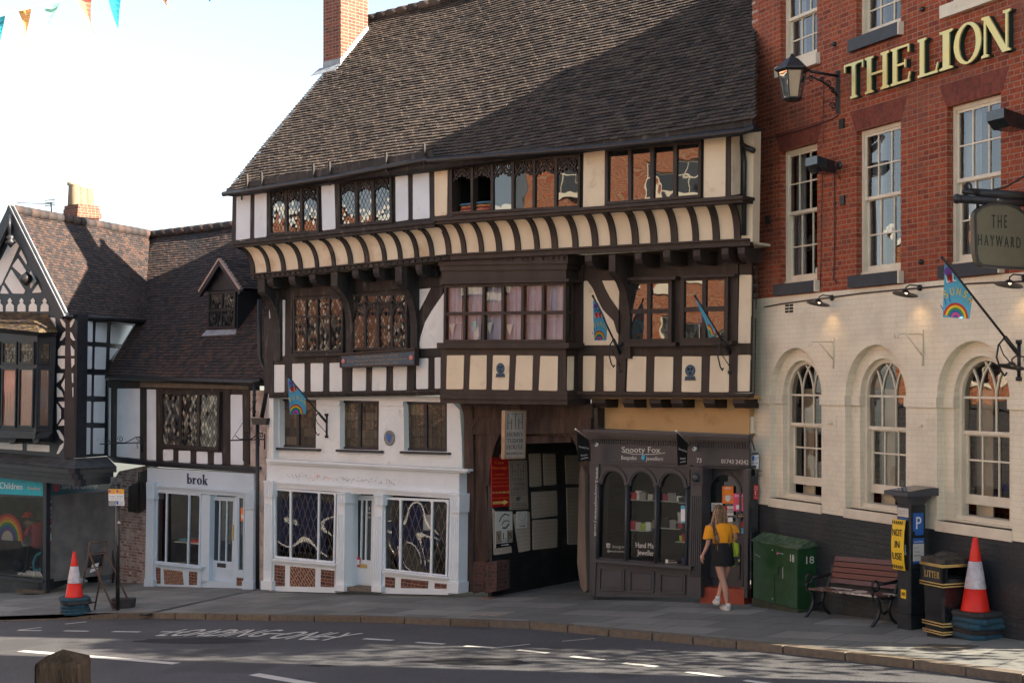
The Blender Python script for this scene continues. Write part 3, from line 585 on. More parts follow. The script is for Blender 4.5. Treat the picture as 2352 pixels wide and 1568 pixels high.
mb.prism([L3(0,ZT,0),L3(S1,ZT,0),L3(S1,ZT,-8),L3(0,ZT,-8)],V((0,0,.05)));mb.build('party_wall','brick_red',lion)
mb=MB();mb.prism([L3(.3,7,-2.5),L3(1.3,7,-2.5),L3(1.3,9.0,-2.5),L3(.3,9.0,-2.5)],BK*.9);mb.build('chimney','brick_red',lion)
mb=MB()
for z in[1.4+.15*i for i in range(38)]:mb.prism(rl(-.003,.10 if int(z*20)%2 else .16,z,z+.07,.004),BK*.1)
mb.build('quoin','brick_edge',lion)
for a,b in WS[:3]:
 mb=MB();mb.prism([L3(a-.02,3.69,.004),L3(b+.02,3.69,.004),L3(b+.15,3.99,.004),L3(a-.15,3.99,.004)],BK*.1);mb.build('lintel','brick_arch',lion)
for i,(a,b)in enumerate(WS):
 mb=MB();mb.prism(rl(a-.09,b+.04,1.385,1.56,.09),BK*.24);o=mb.build('window_sill','slate_sill' if 'slate_sill' in M else 'timber_blue',lion)
 mb=MB();mb.prism(rl(b+.04,b+.07,1.385,1.56,.09),BK*.1);mb.build('sill_end','paint_cream',o)
 if i!=1:mb=MB();mb.prism(rl(a-.06,b+.08,4.86,5.03,.08),BK*.24);mb.build('window_sill','paint_cream',lion)
 else:
  mb=MB();mb.prism(rl(a-.09,b+.04,4.85,5.03,.09),BK*.24);o=mb.build('window_sill','timber_blue',lion);mb=MB();mb.prism(rl(b+.04,b+.07,4.85,5.03,.09),BK*.1);mb.build('sill_end','paint_cream',o)
def sash(a,b,z0,z1,mid,o0=-.10,curt=True,rows=(2,2),raised=0):
 f=MB();W=.055
 for s0,s1 in((a,a+W),(b-W,b)):f.prism(rl(s0,s1,z0,z1,o0),BK*.12)
 f.prism(rl(a+W,b-W,z1-W,z1,o0-.001),BK*.12);f.prism(rl(a-.0,b+.0,z0-.02,z0+.05,o0+.02),BK*.16)
 root=f.build('window','paint_cream',lion)
 up,lo,gl=MB(),MB(),MB()
 for mbx,za,zb,nr,oo,br in((up,mid,z1-W,rows[0],o0-.02,.05),(lo,z0+.05+raised,mid+.03,rows[1],o0-.065,.09)):
  sa,sb=a+W,b-W
  mbx.prism(rl(sa,sa+.04,za,zb,oo),BK*.035);mbx.prism(rl(sb-.04,sb,za,zb,oo),BK*.035)
  mbx.prism(rl(sa+.04,sb-.04,zb-.04,zb,oo-.001),BK*.033);mbx.prism(rl(sa+.04,sb-.04,za,za+br,oo-.001),BK*.033)
  for i in(1,2):x=sa+(sb-sa)*i/3;mbx.prism(rl(x-.011,x+.011,za+br,zb-.04,oo-.002),BK*.025)
  for j in range(1,nr):z=za+(zb-za)*j/nr;mbx.prism(rl(sa+.04,sb-.04,z-.011,z+.011,oo-.0035),BK*.022)
  for i in range(3):
   for j in range(nr):
    x0,x1=sa+(sb-sa)*i/3,sa+(sb-sa)*(i+1)/3;q0,q1=za+.02+(zb-za-.02)*j/nr,za+.02+(zb-za-.02)*(j+1)/nr
    tx,ty=random.gauss(0,.006),random.gauss(0,.006)
    gl.face([L3(x,z,oo-.018+(x-x0)*tx+(z-q0)*ty)for x,z in((x0,q0),(x1,q0),(x1,q1),(x0,q1))])
 up.build('sash','paint_cream',root);lo.build('sash','paint_cream',root);gl.build('pane','glass_sash',root)
 if curt:
  c=MB();c.smooth=True
  for c0,c1 in((a+.02,a+.30),(b-.32,b-.02)):
   n=18;row=[]
   for i in range(n+1):
    x=c0+(c1-c0)*i/n;d=-.30+.025*math.sin(i*1.9+a*7);row.append((x,d))
   for i in range(n):c.face([L3(row[i][0],z0,row[i][1]),L3(row[i+1][0],z0,row[i+1][1]),L3(row[i+1][0],z1,row[i+1][1]),L3(row[i][0],z1,row[i][1])],.5)
  c.build('curtain','cloth_net',root)
 return root
for a,b in WS[:3]:sash(a,b,1.56,3.68,2.66);sash(a,b,5.03,6.55,5.75)
def arched(c):
 a,b=c-RI,c+RI;o0=-.20;f=MB();W=.06
 for s0,s1 in((a,a+W),(b-W,b)):f.prism(rl(s0,s1,SB+.03,SP,o0),BK*.12)
 n=24
 for i in range(n):
  A0,A1=math.pi*i/n,math.pi*(i+1)/n;g=lambda r,A:L3(c-r*math.cos(A),SP+r*1.03*math.sin(A),o0)
  f.prism([g(RI,A0),g(RI,A1),g(RI-W,A1),g(RI-W,A0)],BK*.12)
 f.prism(rl(a,b,SB+.03,SB+.09,o0+.03),BK*.18)
 root=f.build('window','paint_cream',lion)
 u,l,gl=MB(),MB(),MB();sa,sb=a+W,b-W;mid=-.69;oo=o0-.03;r=RI-W
 u.prism(rl(sa,sb,mid,mid+.05,oo),BK*.035)
 for x in(sa+(sb-sa)/3,sa+(sb-sa)*2/3):u.prism(rl(x-.013,x+.013,mid+.05,SP,oo-.002),BK*.028)
 u.prism(rl(sa,sb,SP-.015,SP+.015,oo-.004),BK*.028);w3=(sb-sa)/3
 for cx in(sa+w3,sa+2*w3,sa,sb):
  for sg in(-1,1):
   rr=2*w3 if cx in(sa+w3,sa+2*w3)else 2*w3
   pts=[]
   ccx=cx
   for i in range(15):
    A=math.pi/2*i/14*.95;x=ccx+sg*(rr-rr*math.cos(A));z=SP+rr*math.sin(A)
    if(x-c)**2+((z-SP)/1.03)**2>(r-.005)**2 and i>0:break
    pts.append((x,z))
   for(x0,z0),(x1,z1)in zip(pts,pts[1:]):
    u.bar(L3(x0,z0,oo-.012-sg*.002),L3(x1,z1,oo-.012-sg*.002),.024,.024,up=LN)
 for s0,s1 in((sa,sa+.045),(sb-.045,sb)):l.prism(rl(s0,s1,-1.62,mid+.03,oo-.045),BK*.035)
 l.prism(rl(sa+.045,sb-.045,-1.62,-1.49,oo-.046),BK*.033);l.prism(rl(sa+.045,sb-.045,mid-.02,mid+.03,oo-.046),BK*.033)
 for x in(sa+w3,sa+2*w3):l.prism(rl(x-.012,x+.012,-1.49,mid-.02,oo-.048),BK*.025)
 l.prism(rl(sa+.045,sb-.045,-1.045,-1.02,oo-.05),BK*.022)
 u.build('sash','paint_cream',root);l.build('sash','paint_cream',root)
 top=[L3(c-r*math.cos(math.pi*i/20),SP+r*1.03*math.sin(math.pi*i/20),oo-.02)for i in range(21)]
 gl.face([L3(sb,mid,oo-.02),*reversed(top),L3(sa,mid,oo-.02)]);gl.face(rl(sa,sb,-1.5,mid,oo-.065));gl.build('pane','glass_sash',root)
 d=MB();d.prism(rl(a,a+.32,SB,SP+.1,-.5),BK*.02);d.build('shutter','paint_cream',root)
for c in AC[:3]:arched(c)
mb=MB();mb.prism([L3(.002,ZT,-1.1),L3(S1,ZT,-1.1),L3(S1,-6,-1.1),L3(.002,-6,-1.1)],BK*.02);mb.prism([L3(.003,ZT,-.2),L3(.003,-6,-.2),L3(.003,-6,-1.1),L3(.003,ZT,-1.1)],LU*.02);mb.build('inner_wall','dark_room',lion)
mb=MB()
def lcable(pts,r=.008,o=.02,sag=0):
 pp=[]
 for(x,y),(x2,y2)in zip(pts,pts[1:]):
  p,q=LP.pt((x,y),o),LP.pt((x2,y2),o)
  for i in range(5):t=i/5;pp.append(p.lerp(q,t)+V((0,0,-sag*4*t*(1-t))))
 pp.append(LP.pt(pts[-1],o));mb.tube(pp,r,5)
lcable(cJ((130,1190),(300,1140),(480,1090),(640,1040),(760,990),(800,960)),.007);lcable(cK((180,1235),(350,1205),(700,1160),(1000,1120),(1380,1085),(1900,1040),(2350,1020)),.012)
lcable(cK((120,0),(118,700),(112,1250)),.008);lcable(cL((110,0),(100,620),(95,700)),.008)
lcable(cK((765,80),(770,500),(765,860),(760,1000),(790,1035)),.009);lcable(cJ((675,640),(672,1200)),.006);lcable(cK((668,80),(650,1080)),.006)
lcable(cL((60,960),(100,1100)),.01);lcable(cM((90,100),(88,560)),.012)
mb.build('cable','iron_black',lion)
mb=MB();q=PQ(LP,cK((352,1212),(425,1206),(423,1284),(350,1290)),.012)
for i in range(2):
 for j in range(3):q.rect(mb,q.W*(i+.1)/2,q.H*(j+.18)/3,q.W*(i+.9)/2,q.H*(j+.85)/3,0,.01)
mb.build('air_brick','dark_room',lion)
for pts in(cL((712,822),(782,822),(782,928),(710,925)),cL((1455,840),(1545,840),(1545,955),(1455,953))):
 mb=MB();q=PQ(LP,pts,.02);q.rect(mb,0,0,q.W,q.H,0,.02);mb.tube([q.M(q.W/2,q.H/2,0),q.M(q.W/2,q.H/2,.06)],.018,8);mb.build('wall_plate','brick_cream',lion)
mb=MB()
for a in cJ((1512,80),(775,372))+cK((1500,860),):p=LP.pt(a,.0);mb.tube([p,p+LN*.04],.035,12)
for a in cJ((835,1035),)+cK((215,510),(842,345)):p=LP.pt(a,0);mb.prism([p+LU*x+V((0,0,z))+LN*.03 for x,z in((-.055,-.07),(.055,-.07),(.055,.07),(-.055,.07))],BK*.03)
mb.build('wall_tie','iron_black',lion)
# ---- gilded hotel name
mb=MB()
for ch,x0,y0,x1,y1,h in(('T',890,838,972,815,0),):
 pass
sg=thing('hotel_lettering','big gilded raised letters reading THE LION across the red brick wall','sign',L3(3.2,4.15,.02))
def glett(ch,xl,yl,xr,yr):
 global mb
 (s0,_),(s1,_)=lsz(cJ((xl,yl))[0],.09),lsz(cJ((xr,yr))[0],.09);z0=4.15;h=.52
 mb=MB();txt(mb,ch,L3(s0,z0),L3(s1,z0),h,LN,.085,.012,serif=True)
 o=mb.build('letter','gold_leaf',sg);mb=MB();txt(mb,ch,L3(s0,z0),L3(s1,z0),h,LN,.04,.035,serif=True)
 mb.build('letter_return','darkgreen',o)
pm('gold_leaf',(.62,.58,.26),(.68,.55,.20),sc=3,rough=.35,metal=.35,bump=.05)
for a in(('T',850,700,1010,700),('H',1025,790,1225,740),('E',1240,725,1405,690),('L',1465,650,1640,620),('I',1648,600,1757,570),('O',1768,540,1997,500),('N',1998,480,2240,440)):glett(*a)
# ================================================================ THE GREAT TIMBER-FRAMED HOUSE
hb=T0.pt((1060,1360));tud=thing('timber_framed_house','tall crooked timber-framed house with steep tiled roof, coved jetty and two shopfronts','house',hb)
def soft(pts,k=.07,j=.6):
 out=[];n=len(pts)
 for i in range(n):
  a,b,c=V(pts[i-1]),V(pts[i]),V(pts[(i+1)%n]);b=b+V((random.uniform(-j,j)*.4,random.uniform(-j,j)*.4))
  d0=min(1.6,(a-b).length*k);d1=min(1.6,(c-b).length*k)
  out+=[tuple(b+(a-b).normalized()*d0),tuple(b+(c-b).normalized()*d1)]
 return out
def panels(pl,polys,mat,par,off=.012,th=.03,name='infill_panel'):
 for p in polys:mb=MB();slab(mb,pl,soft(p),off,th);mb.build(name,mat,par)
def beam(pl,pts,off,th,mat,par,name='beam'):mb=MB();slab(mb,pl,pts,off,th);return mb.build(name,mat,par)
beam(T1,cE((1745,95),(1745,1180),(262,1205),(262,220)),0,.3,'timber_dark',tud,'timber_frame')
beam(T1,cE((1745,95),)+cH((2235,-45),(2222,960),(40,960)),-.002,.06,'timber_brown',tud,'timber_frame')
beam(T2,cD((60,515),(1765,235),(1765,745),(52,930)),0,.2,'timber_dark',tud,'timber_frame')
for pts in(cG((35,205),(197,195),(197,570),(35,600)),cG((197,180),(455,150),(455,296),(197,300)),cG((455,150),(2092,20),(2092,440),(455,560)),cG((197,552),(455,545),(455,575),(197,590))):
 beam(T2,pts,-.003,.2,'timber_brown',tud,'timber_frame')
panels(T2,[cD(*p)for p in([(93,523),(210,515),(206,895),(88,910)],[(246,497),(348,487),(346,880),(243,892)],[(808,400),(917,388),(928,815),(818,826)],[(1435,303),(1540,292),(1543,738),(1438,752)],[(1582,283),(1718,268),(1723,722),(1583,735)])],'plaster_blue',tud)
panels(T2,[cG(*p)for p in([(68,213),(158,208),(153,563),(70,570)],[(1087,125),(1232,115),(1228,500),(1082,512)],[(1908,40),(2055,25),(2052,435),(1905,445)])],'plaster_cream',tud)
panels(T1,[cE(*p)for p in([(295,408),(390,405),(388,878),(296,875)],[(298,952),(386,950),(385,1182),(298,1185)],[(450,940),(553,938),(553,1180),(452,1180)],[(608,938),(712,937),(710,1176),(608,1178)],[(768,935),(872,933),(872,1178),(768,1178)],[(962,978),(1074,975),(1072,1170),(960,1172)],[(1128,972),(1246,970),(1243,1170),(1126,1170)],[(1306,966),(1420,963),(1418,1165),(1305,1168)],[(1498,898),(1600,896),(1597,1155),(1500,1156)],[(1656,890),(1705,888),(1703,1152),(1656,1153)],[(1505,315),(1625,305),(1560,430),(1500,540)],[(1732,345),(1727,810),(1518,815),(1525,740),(1560,600),(1640,480)])],'plaster_white',tud)
panels(T1,[cH(*p)for p in([(1087,198),(1330,193),(1320,635),(1085,635)],[(1083,708),(1167,708),(1162,948),(1080,948)],[(1225,708),(1310,710),(1304,948),(1223,948)],[(1388,710),(1513,712),(1508,952),(1380,950)],[(1572,712),(1697,714),(1692,952),(1566,952)],[(1760,710),(1890,712),(1886,955),(1754,954)],[(1950,706),(2080,706),(2076,955),(1943,955)],[(2140,702),(2222,700),(2217,950),(2134,950)],[(2150,156),(2230,156),(2222,622),(2140,622)])],'plaster_cream',tud)
beam(T1,cH((1108,190),(1205,190),(1230,250),(1262,310),(1325,400),(1325,560),(1312,545),(1290,470),(1215,390),(1180,320),(1150,250)),.03,.03,'timber_brown',tud,'brace')
beam(T1,cE((1625,300),(1735,292),(1720,350),(1640,470),(1570,590),(1530,720),(1516,820),(1500,700),(1500,545),(1560,430)),.025,.03,'timber_dark',tud,'brace')
beam(T1,cE((262,300),(1735,195),(1730,285),(395,385),(268,400)),.03,.05,'timber_dark',tud)
beam(T1,cE((298,882),(860,868),(860,930),(298,945)),.03,.05,'timber_dark',tud,'rail');beam(T1,cE((1490,825),(1725,815),(1725,880),(1492,890)),.03,.05,'timber_dark',tud,'rail')
beam(T1,cH((1040,640),(2222,628),(2222,698),(1040,704)),.022,.05,'timber_brown',tud,'rail')
beam(T1,cE((255,1190),(1760,1158),(1760,1182),(255,1212)),.10,.4,'timber_dark',tud,'bressummer');beam(T1,cE((255,1212),(1760,1182),(1760,1208),(255,1232)),.05,.35,'timber_dark',tud,'bressummer')
beam(T1,cH((1020,950),(2222,962),(2222,978),(1020,972)),.13,.15,'timber_brown',tud,'bressummer');beam(T1,cH((1020,972),(2222,978),(2220,996),(1020,996)),.08,.12,'timber_brown',tud,'bressummer')
for x0,x1 in((215,292),):beam(T1,cE((x0,560),(x1,560),(x1,1200),(x0,1190)),.035,.3,'timber_dark',tud,'post')
for pts in(cE((395,385),(455,382),(440,1190),(392,1190)),cE((880,860),(955,860),(952,1180),(885,1180)),cE((1425,960),(1490,958),(1482,1165),(1420,1165))):beam(T1,pts,.028,.05,'timber_dark',tud,'post')
for pts in(cH((1035,90),(1085,90),(1078,960),(1025,960)),cH((1310,700),(1378,700),(1365,955),(1305,955)),cH((2090,60),(2140,60),(2132,955),(2078,955))):beam(T1,pts,.026,.05,'timber_brown',tud,'post')
jl0,jl1,jr1=TJ.pt(cD((222,1240))[0]),TJ.pt(cD((1890,1075))[0]),TJ.pt(cG((2222,772))[0])
def jetty_beam(pts_t,pts_b,mat,dent):
 beam(TJ,[pts_t[0],pts_t[1],pts_b[1],pts_b[0]],.03,.1,mat,tud,'moulding')
 a0,a1=TJ.pt(pts_t[0],.03),TJ.pt(pts_t[1],.03);b0,b1=TJ.pt(pts_b[0],.03),TJ.pt(pts_b[1],.03)
 mb=MB();mb.prism([a0.lerp(b0,-.02)-m0*.05,a1.lerp(b1,-.02)-m0*.05,a1.lerp(b1,.22)-m0*.05,a0.lerp(b0,.22)-m0*.05],m0*.06);mb.build('moulding',mat,tud)
 if dent:
  mb=MB();n=int((a1-a0).length/.17)
  for i in range(n):
   t,t2=(i+.15)/n,(i+.8)/n;f=lambda t,k,:a0.lerp(a1,t).lerp(b0.lerp(b1,t),k)
   mb.prism([f(t,.42)-m0*.025,f(t2,.42)-m0*.025,f(t2,.78)-m0*.025,f(t,.78)-m0*.025],m0*.03)
  mb.build('dentil_course',mat,tud)
jetty_beam(cD((212,1195),(1885,1030)),cD((222,1240),(1890,1075)),'timber_dark',True)
jetty_beam(cG((170,828),(2215,722)),cG((175,868),(2222,770)),'timber_brown',False)
jm=TJ.pt(cG((175,862))[0]);jr1=TJ.pt(cG((2180,765))[0]);mb=MB()
for a,b in((jl0,jl1),(jm,jr1)):a=a+V((0,0,.03));b=b+V((0,0,.03));mb.prism([a+m0*.02,b+m0*.02,b+m0*3,a+m0*3],V((0,0,.04)))
mb.prism([jl1+m0*.1+V((0,0,.03)),jm+m0*.1+V((0,0,.03)),jm+m0*3+V((0,0,.03)),jl1+m0*3+V((0,0,.03))],V((0,0,.05)));mb.build('soffit','plaster_cove',tud)
def onfac(px,pl):return pl.pt(px)
def bracket(px,wpx,prof,mat,name,pl=TJ):
 """px: top-left of nose on the jetty plane; profile [(depth back from nose, drop)]"""
 a=pl.pt(px);b=pl.pt((px[0]+wpx,px[1]-wpx*.09));w_=(b-a).length
 mb=MB();mb.prism([a+m0*d-V((0,0,h))for d,h in prof],U0*w_);mb.build(name,mat,tud)
nose=[(-.01,0),(-.01,.10),(.03,.17),(.12,.22),(.5,.22),(.5,0)]
for x,y in((240,218),(425,205),(598,190),(960,152),(1137,137),(1497,110)):bracket(cE((x,y))[0],14,nose,'timber_dark','joist_end')
for x,y in((1098,25),(1437,8),(1630,-5),(1835,-12),(2028,-25),(2140,-30)):bracket(cH((x,y))[0],16,nose,'timber_brown','joist_end')
curv=[(0,0),(0,.28),(.04,.34),(.10,.38),(.20,.46),(.30,.62),(.38,.85),(.42,1.1),(.42,1.75),(.5,1.75),(.5,0)]
bracket(cE((160,228))[0],16,curv,'timber_dark','curved_bracket');bracket(cE((778,170))[0],15,curv,'timber_dark','curved_bracket');bracket(cE((1320,128))[0],15,curv,'timber_dark','curved_bracket')
bracket(cH((1258,22))[0],15,curv,'timber_brown','curved_bracket')
for(pts,o,t)in((cD((50,925),(1765,738),(1765,765),(50,948)),.10,.3),(cD((50,948),(1765,765),(1765,795),(50,975)),.05,.3)):beam(T2,pts,o,t,'timber_dark',tud,'sill_beam')
for(pts,o,t)in((cG((60,585),(2170,428),(2172,450),(62,605)),.13,.35),(cG((62,605),(2172,450),(2172,474),(70,625)),.07,.3)):beam(T2,pts,o,t,'timber_brown',tud,'sill_beam')
def cove(tl,tr,bl,br,ribx,cvf,mat,rmat):
 A,B,Cc,D=T2.pt(tl),T2.pt(tr),TJ.pt(bl),TJ.pt(br);N_=10
 def S(a,th,o=0):
  t,b=A.lerp(B,a),Cc.lerp(D,a);d=b-t;h=V((d.x,d.y,0));v=V((0,0,d.z))
  p=t+h*math.sin(th)+v*(1-math.cos(th));n=(-m0*math.sin(th)*.9-V((0,0,1))*math.cos(th)).normalized()
  return p+n*o
 mb=MB();mb.smooth=True;n=40
 vs=[S(i/n,math.pi/2*j/N_)for i in range(n+1)for j in range(N_+1)]
 fs=[(i*(N_+1)+j,i*(N_+1)+j+1,(i+1)*(N_+1)+j+1,(i+1)*(N_+1)+j)for i in range(n)for j in range(N_)]
 mb.idx(vs,fs,.5);mb.build('coving',mat,tud)
 L=(B-A).length
 for x in ribx:
  fx=cvf((x,0))[0][0];lo,hi=0.,1.
  for _ in range(40):
   md=(lo+hi)/2;p=A.lerp(B,md);lo,hi=(md,hi)if CX+F*p.x/p.y<fx else(lo,md)
  hw=.058/L*random.uniform(.9,1.15);mb=MB();rows=[[S(lo+sa*hw,math.pi/2*j/N_,o)for sa,o in((-1,.0),(-1,.035),(1,.035),(1,0))]for j in range(N_+1)]
  fl=[p for r_ in rows for p in r_];mb.idx(fl,[(j*4+k,j*4+k+1,j*4+k+5,j*4+k+4)for j in range(N_)for k in range(3)],.5);mb.build('rib',rmat,tud)
cove(*cD((100,970),(1775,792),(222,1197),(1882,1033)),[118,250,378,522,662,805,948,1088,1238,1372,1512,1642],cD,'plaster_cove','timber_dark')
cove(*cG((75,618),(2092,470),(165,832),(2150,722)),[82,187,308,430,560,692,815,958,1095,1222,1374,1502,1645,1792,1935,2083],cG,'plaster_cream','timber_brown')
def tracery(mb,q,x0,x1,yb,yt,o):
 w_,h=x1-x0,yt-yb;r=w_*.20;cx=(x0+x1)/2
 for c in(x0+w_*.26,x1-w_*.26):
  q.line(mb,arc(c,yt-r*1.15,r,r,0,360,12),.018,o,.02);
  for a in(90,210,330):q.line(mb,arc(c+r*.42*math.cos(R(a)),yt-r*1.15+r*.42*math.sin(R(a)),r*.36,r*.36,a-120,a+120,5),.012,o-.003,.015)
 q.line(mb,[(x0,yb)]+[(x0+w_*.5*t,yb+h*(1-(1-t)**2)*.75)for t in(.25,.5,.75,1)]+[(cx,yt)],.022,o+.002,.02)
 q.line(mb,[(x1,yb)]+[(x1-w_*.5*t,yb+h*(1-(1-t)**2)*.75)for t in(.25,.5,.75,1)],.022,o+.0035,.02)
 for sx in(-1,1):
  q.line(mb,[(cx+sx*w_*.5,yb),(cx+sx*w_*.42,yb+h*.22),(cx+sx*w_*.30,yb+h*.12),(cx+sx*w_*.24,yb+h*.32),(cx+sx*w_*.12,yb+h*.25),(cx,yb+h*.5)],.018,o+.005,.02)
 q.poly(mb,[(x0,yt),(x0,yt-h*.2),(x0+w_*.08,yt)],o,.02);q.poly(mb,[(x1,yt),(x1-w_*.08,yt),(x1,yt-h*.2)],o,.02)
def trwin(pts,cols,mat,gm,cvf,head,style='diamond',bw=.08,fw=.06,gaps=None,**kw):
 q=PQ(T2,cvf(*pts));w_=window(tud,q,cols,[0,1],fw=fw,bw=bw,fm=mat,gm=gm,style=style,gaps=gaps,o=.05,th=.05+(.02 if not gaps else .1),**kw)
 if head:
  mb=MB();iw=q.W-2*fw
  for c0,c1 in zip(cols,cols[1:]):tracery(mb,q,fw+c0*iw+bw/2,fw+c1*iw-bw/2,q.H*(1-head)-fw,q.H-fw,.035)
  mb.build('tracery',mat,w_)
 return w_
C3=[0,.333,.667,1]
trwin(((378,470),(800,432),(803,850),(382,872)),C3,'timber_dark','glass_leadtop',cD,.30,dw=.105,dh=.165,tilt=.012)
trwin(((960,398),(1415,350),(1422,762),(967,803)),C3,'timber_dark','glass_leadtop',cD,.26,dw=.105,dh=.165,tilt=.012)
w6=trwin(((188,215),(1075,152),(1070,515),(190,560)),[i/6 for i in range(7)],'timber_brown','glass_dark',cG,.30,style='plain',bw=.06,fw=.045,gaps={(0,0),(1,0)},tilt=.03)
trwin(((1245,110),(1900,52),(1895,444),(1248,496)),[0,.25,.5,.75,1],'timber_brown','glass_dark',cG,0,style='plain',bw=.07,fw=.05,tilt=.03)
mb=MB();q=PQ(T2,cG((197,300),(455,290),(455,548),(197,556)),-.16)
for a in([q.P(0,0),q.P(0,1),q.P(0,1)+m0*1.2,q.P(0,0)+m0*1.2],[q.P(1,0),q.P(1,1),q.P(1,1)+m0*1.2,q.P(1,0)+m0*1.2],[q.P(0,0),q.P(1,0),q.P(1,0)+m0*1.2,q.P(0,0)+m0*1.2],[q.P(0,1),q.P(1,1),q.P(1,1)+m0*1.2,q.P(0,1)+m0*1.2],[p+m0*1.2 for p in(q.P(0,0),q.P(1,0),q.P(1,1),q.P(0,1))]):mb.face(a)
mb.build('room_lining','dark_room',tud)
wA=window(tud,PQ(T1,cE((478,385),(900,376),(898,842),(480,855))),[0,.25,.5,.75,1],[0,.66,1],fw=.05,bw=.045,fm='timber_dark',gm='glass_lead',style='diamond',dw=.095,dh=.15,o=.07,tilt=.012)
beam(T1,cE((432,858),(880,846),(880,872),(432,888)),.14,.15,'timber_dark',tud,'window_sill')
qB=PQ(T1,cE((965,358),(1446,343),(1446,822),(970,830)));wB=window(tud,qB,[0,.25,.5,.75,1],[0,1],fw=.05,bw=.07,fm='timber_dark',gm='glass_lead',style='diamond',dw=.085,dh=.135,o=.09,th=.09,tilt=.012)
mb=MB();iw=(qB.W-.1)/4;H_=qB.H
for i in range(4):
 cx=.05+iw*(i+.5);r=iw*.46;y0=H_*.60
 for k_,o_ in((r,.085),(r-.03,.075)):qB.line(mb,[(cx-k_,y0)]+arc(cx,y0,k_,k_*1.1,180,0,10),.026,o_,.03)
 qB.line(mb,arc(cx-r*.25,y0+r*.2,r*.28,r*.28,20,220,6),.02,.06,.02);qB.line(mb,arc(cx+r*.25,y0+r*.2,r*.28,r*.28,-40,160,6),.02,.064,.02);mb.tube([qB.M(cx,y0+r*.25,.05),qB.M(cx,y0+r*.25,.10)],.022,8)
 y2=H_-.05;qB.line(mb,arc(cx,y2,r*1.02,r*.85,180,360,10),.034,.08,.04);qB.line(mb,[(cx,y0+r*1.1),(cx,y2-r*.85)],.03,.077,.03)
 xe=cx+iw/2
 if i<3:qB.line(mb,arc(xe,(y0+r*.9+y2)/2-.02,r*.42,r*.42,0,360,10),.022,.075,.03);mb.tube([qB.M(xe,(y0+r*.9+y2)/2-.02,.05),qB.M(xe,(y0+r*.9+y2)/2-.02,.11)],.03,6)
 qB.line(mb,[(cx-iw/2,y0+.05),(cx-r*.8,y0+r*.9),(cx-iw*.1,y0+r*1.5),(cx,y2-r*.85)],.022,.07,.03);qB.line(mb,[(cx+iw/2,y0+.05),(cx+r*.8,y0+r*.9),(cx+iw*.1,y0+r*1.5)],.022,.0725,.03)
mb.build('tracery','timber_dark',wB);mb=MB();qB.rect(mb,.05,H_*.68,qB.W-.05,H_-.05,.035,.01);mb.build('tracery_back','timber_dark',wB)
for pts in(((1400,192),(1708,186),(1706,618),(1398,622)),((1770,172),(2092,160),(2088,612),(1764,616))):window(tud,PQ(T1,cH(*pts)),[0,.5,1],[0,.5,1],fw=.07,bw=.08,fm='timber_brown',gm='glass_dark',style='plain',o=.09,th=.08,tilt=.03)
for pts in(((1365,620),(1715,616),(1712,642),(1368,646)),((1740,612),(2100,606),(2092,632),(1742,640)),((1380,172),(1715,165),(1712,188),(1385,195)),((1745,160),(2115,148),(2112,166),(1748,178))):beam(T1,cH(*pts),.17,.17,'timber_brown',tud,'window_sill' if pts[0][1]>500 else 'hood_mould')
bq=cH((118,30),(965,10),(965,960),(112,950))
bL,bR=TB.pt(cH((118,500))[0]),TB.pt(cH((965,500))[0])
def bayslab(y0l,y0r,y1l,y1r,o,mat,name,x0=118,x1=965,side=True,th=.34):
 p=PX(TB,cH((x0,y0l),(x1,y0r),(x1,y1r),(x0,y1l)),o);mb=MB();mb.prism(p,m0*(th+o));return mb.build(name,mat,tud)
bayslab(30,10,92,78,.10,'timber_brown','bay_cornice',95,978);bayslab(92,78,128,118,.06,'timber_brown','bay_cornice',105,972);bayslab(128,118,200,182,.02,'timber_brown','bay_frieze',118,966);bayslab(200,182,220,202,.08,'timber_brown','bay_cornice',105,985)
for(ya,yb,o,n)in((42,27,.13,26),(100,88,.085,34)):
 mb=MB();a,b=TB.pt(cH((100,ya))[0],o-.03),TB.pt(cH((975,yb))[0],o-.03)
 for i in range(n):t,t2=(i+.2)/n,(i+.75)/n;mb.prism([a.lerp(b,t),a.lerp(b,t2),a.lerp(b,t2)-V((0,0,.07)),a.lerp(b,t)-V((0,0,.07))],m0*.03-m0*0)
 mb.build('dentil_course','timber_brown',tud)
bayslab(618,618,655,655,.10,'timber_brown','bay_sill',85,985);bayslab(655,652,940,950,0,'timber_brown','bay_apron',112,965)
bayslab(938,948,975,985,.05,'timber_brown','bay_base',108,975,th=.6);bayslab(975,985,1000,1008,.10,'timber_brown','bay_base',106,975,th=.6);bayslab(1000,1008,1030,1042,.06,'timber_brown','bay_base',108,975,th=.6)
panels(TB,[cH(*p)for p in([(155,705),(270,703),(264,935),(148,935)],[(315,704),(425,703),(421,937),(305,936)],[(468,704),(582,704),(573,940),(461,938)],[(628,705),(740,705),(734,942),(616,940)],[(792,708),(910,710),(905,946),(780,944)])],'plaster_cream',tud)
SB_=Pl(U0,TB.pt(cH((965,500))[0]))
panels(SB_,[cH((980,712),(1022,710),(1018,940),(976,944))],'plaster_cream',tud)
wBay=window(tud,PQ(TB,cH((135,225),(965,205),(960,616),(130,616))),[i/6 for i in range(7)],[0,.5,1],fw=.05,bw=.06,fm='timber_brown',gm='glass_clear',style='plain',o=.0,th=.10,tilt=.02)
mb=MB();qs=PQ(SB_,cH((968,205),(1022,212),(1018,614),(962,614)))
window(tud,qs,[0,1],[0,.5,1],fw=.05,bw=.06,fm='timber_brown',gm='glass_dark',style='plain',o=0,th=.06)
qc=PQ(TB,cH((135,225),(965,205),(960,616),(130,616)),-.16);mb=MB();mb.smooth=True
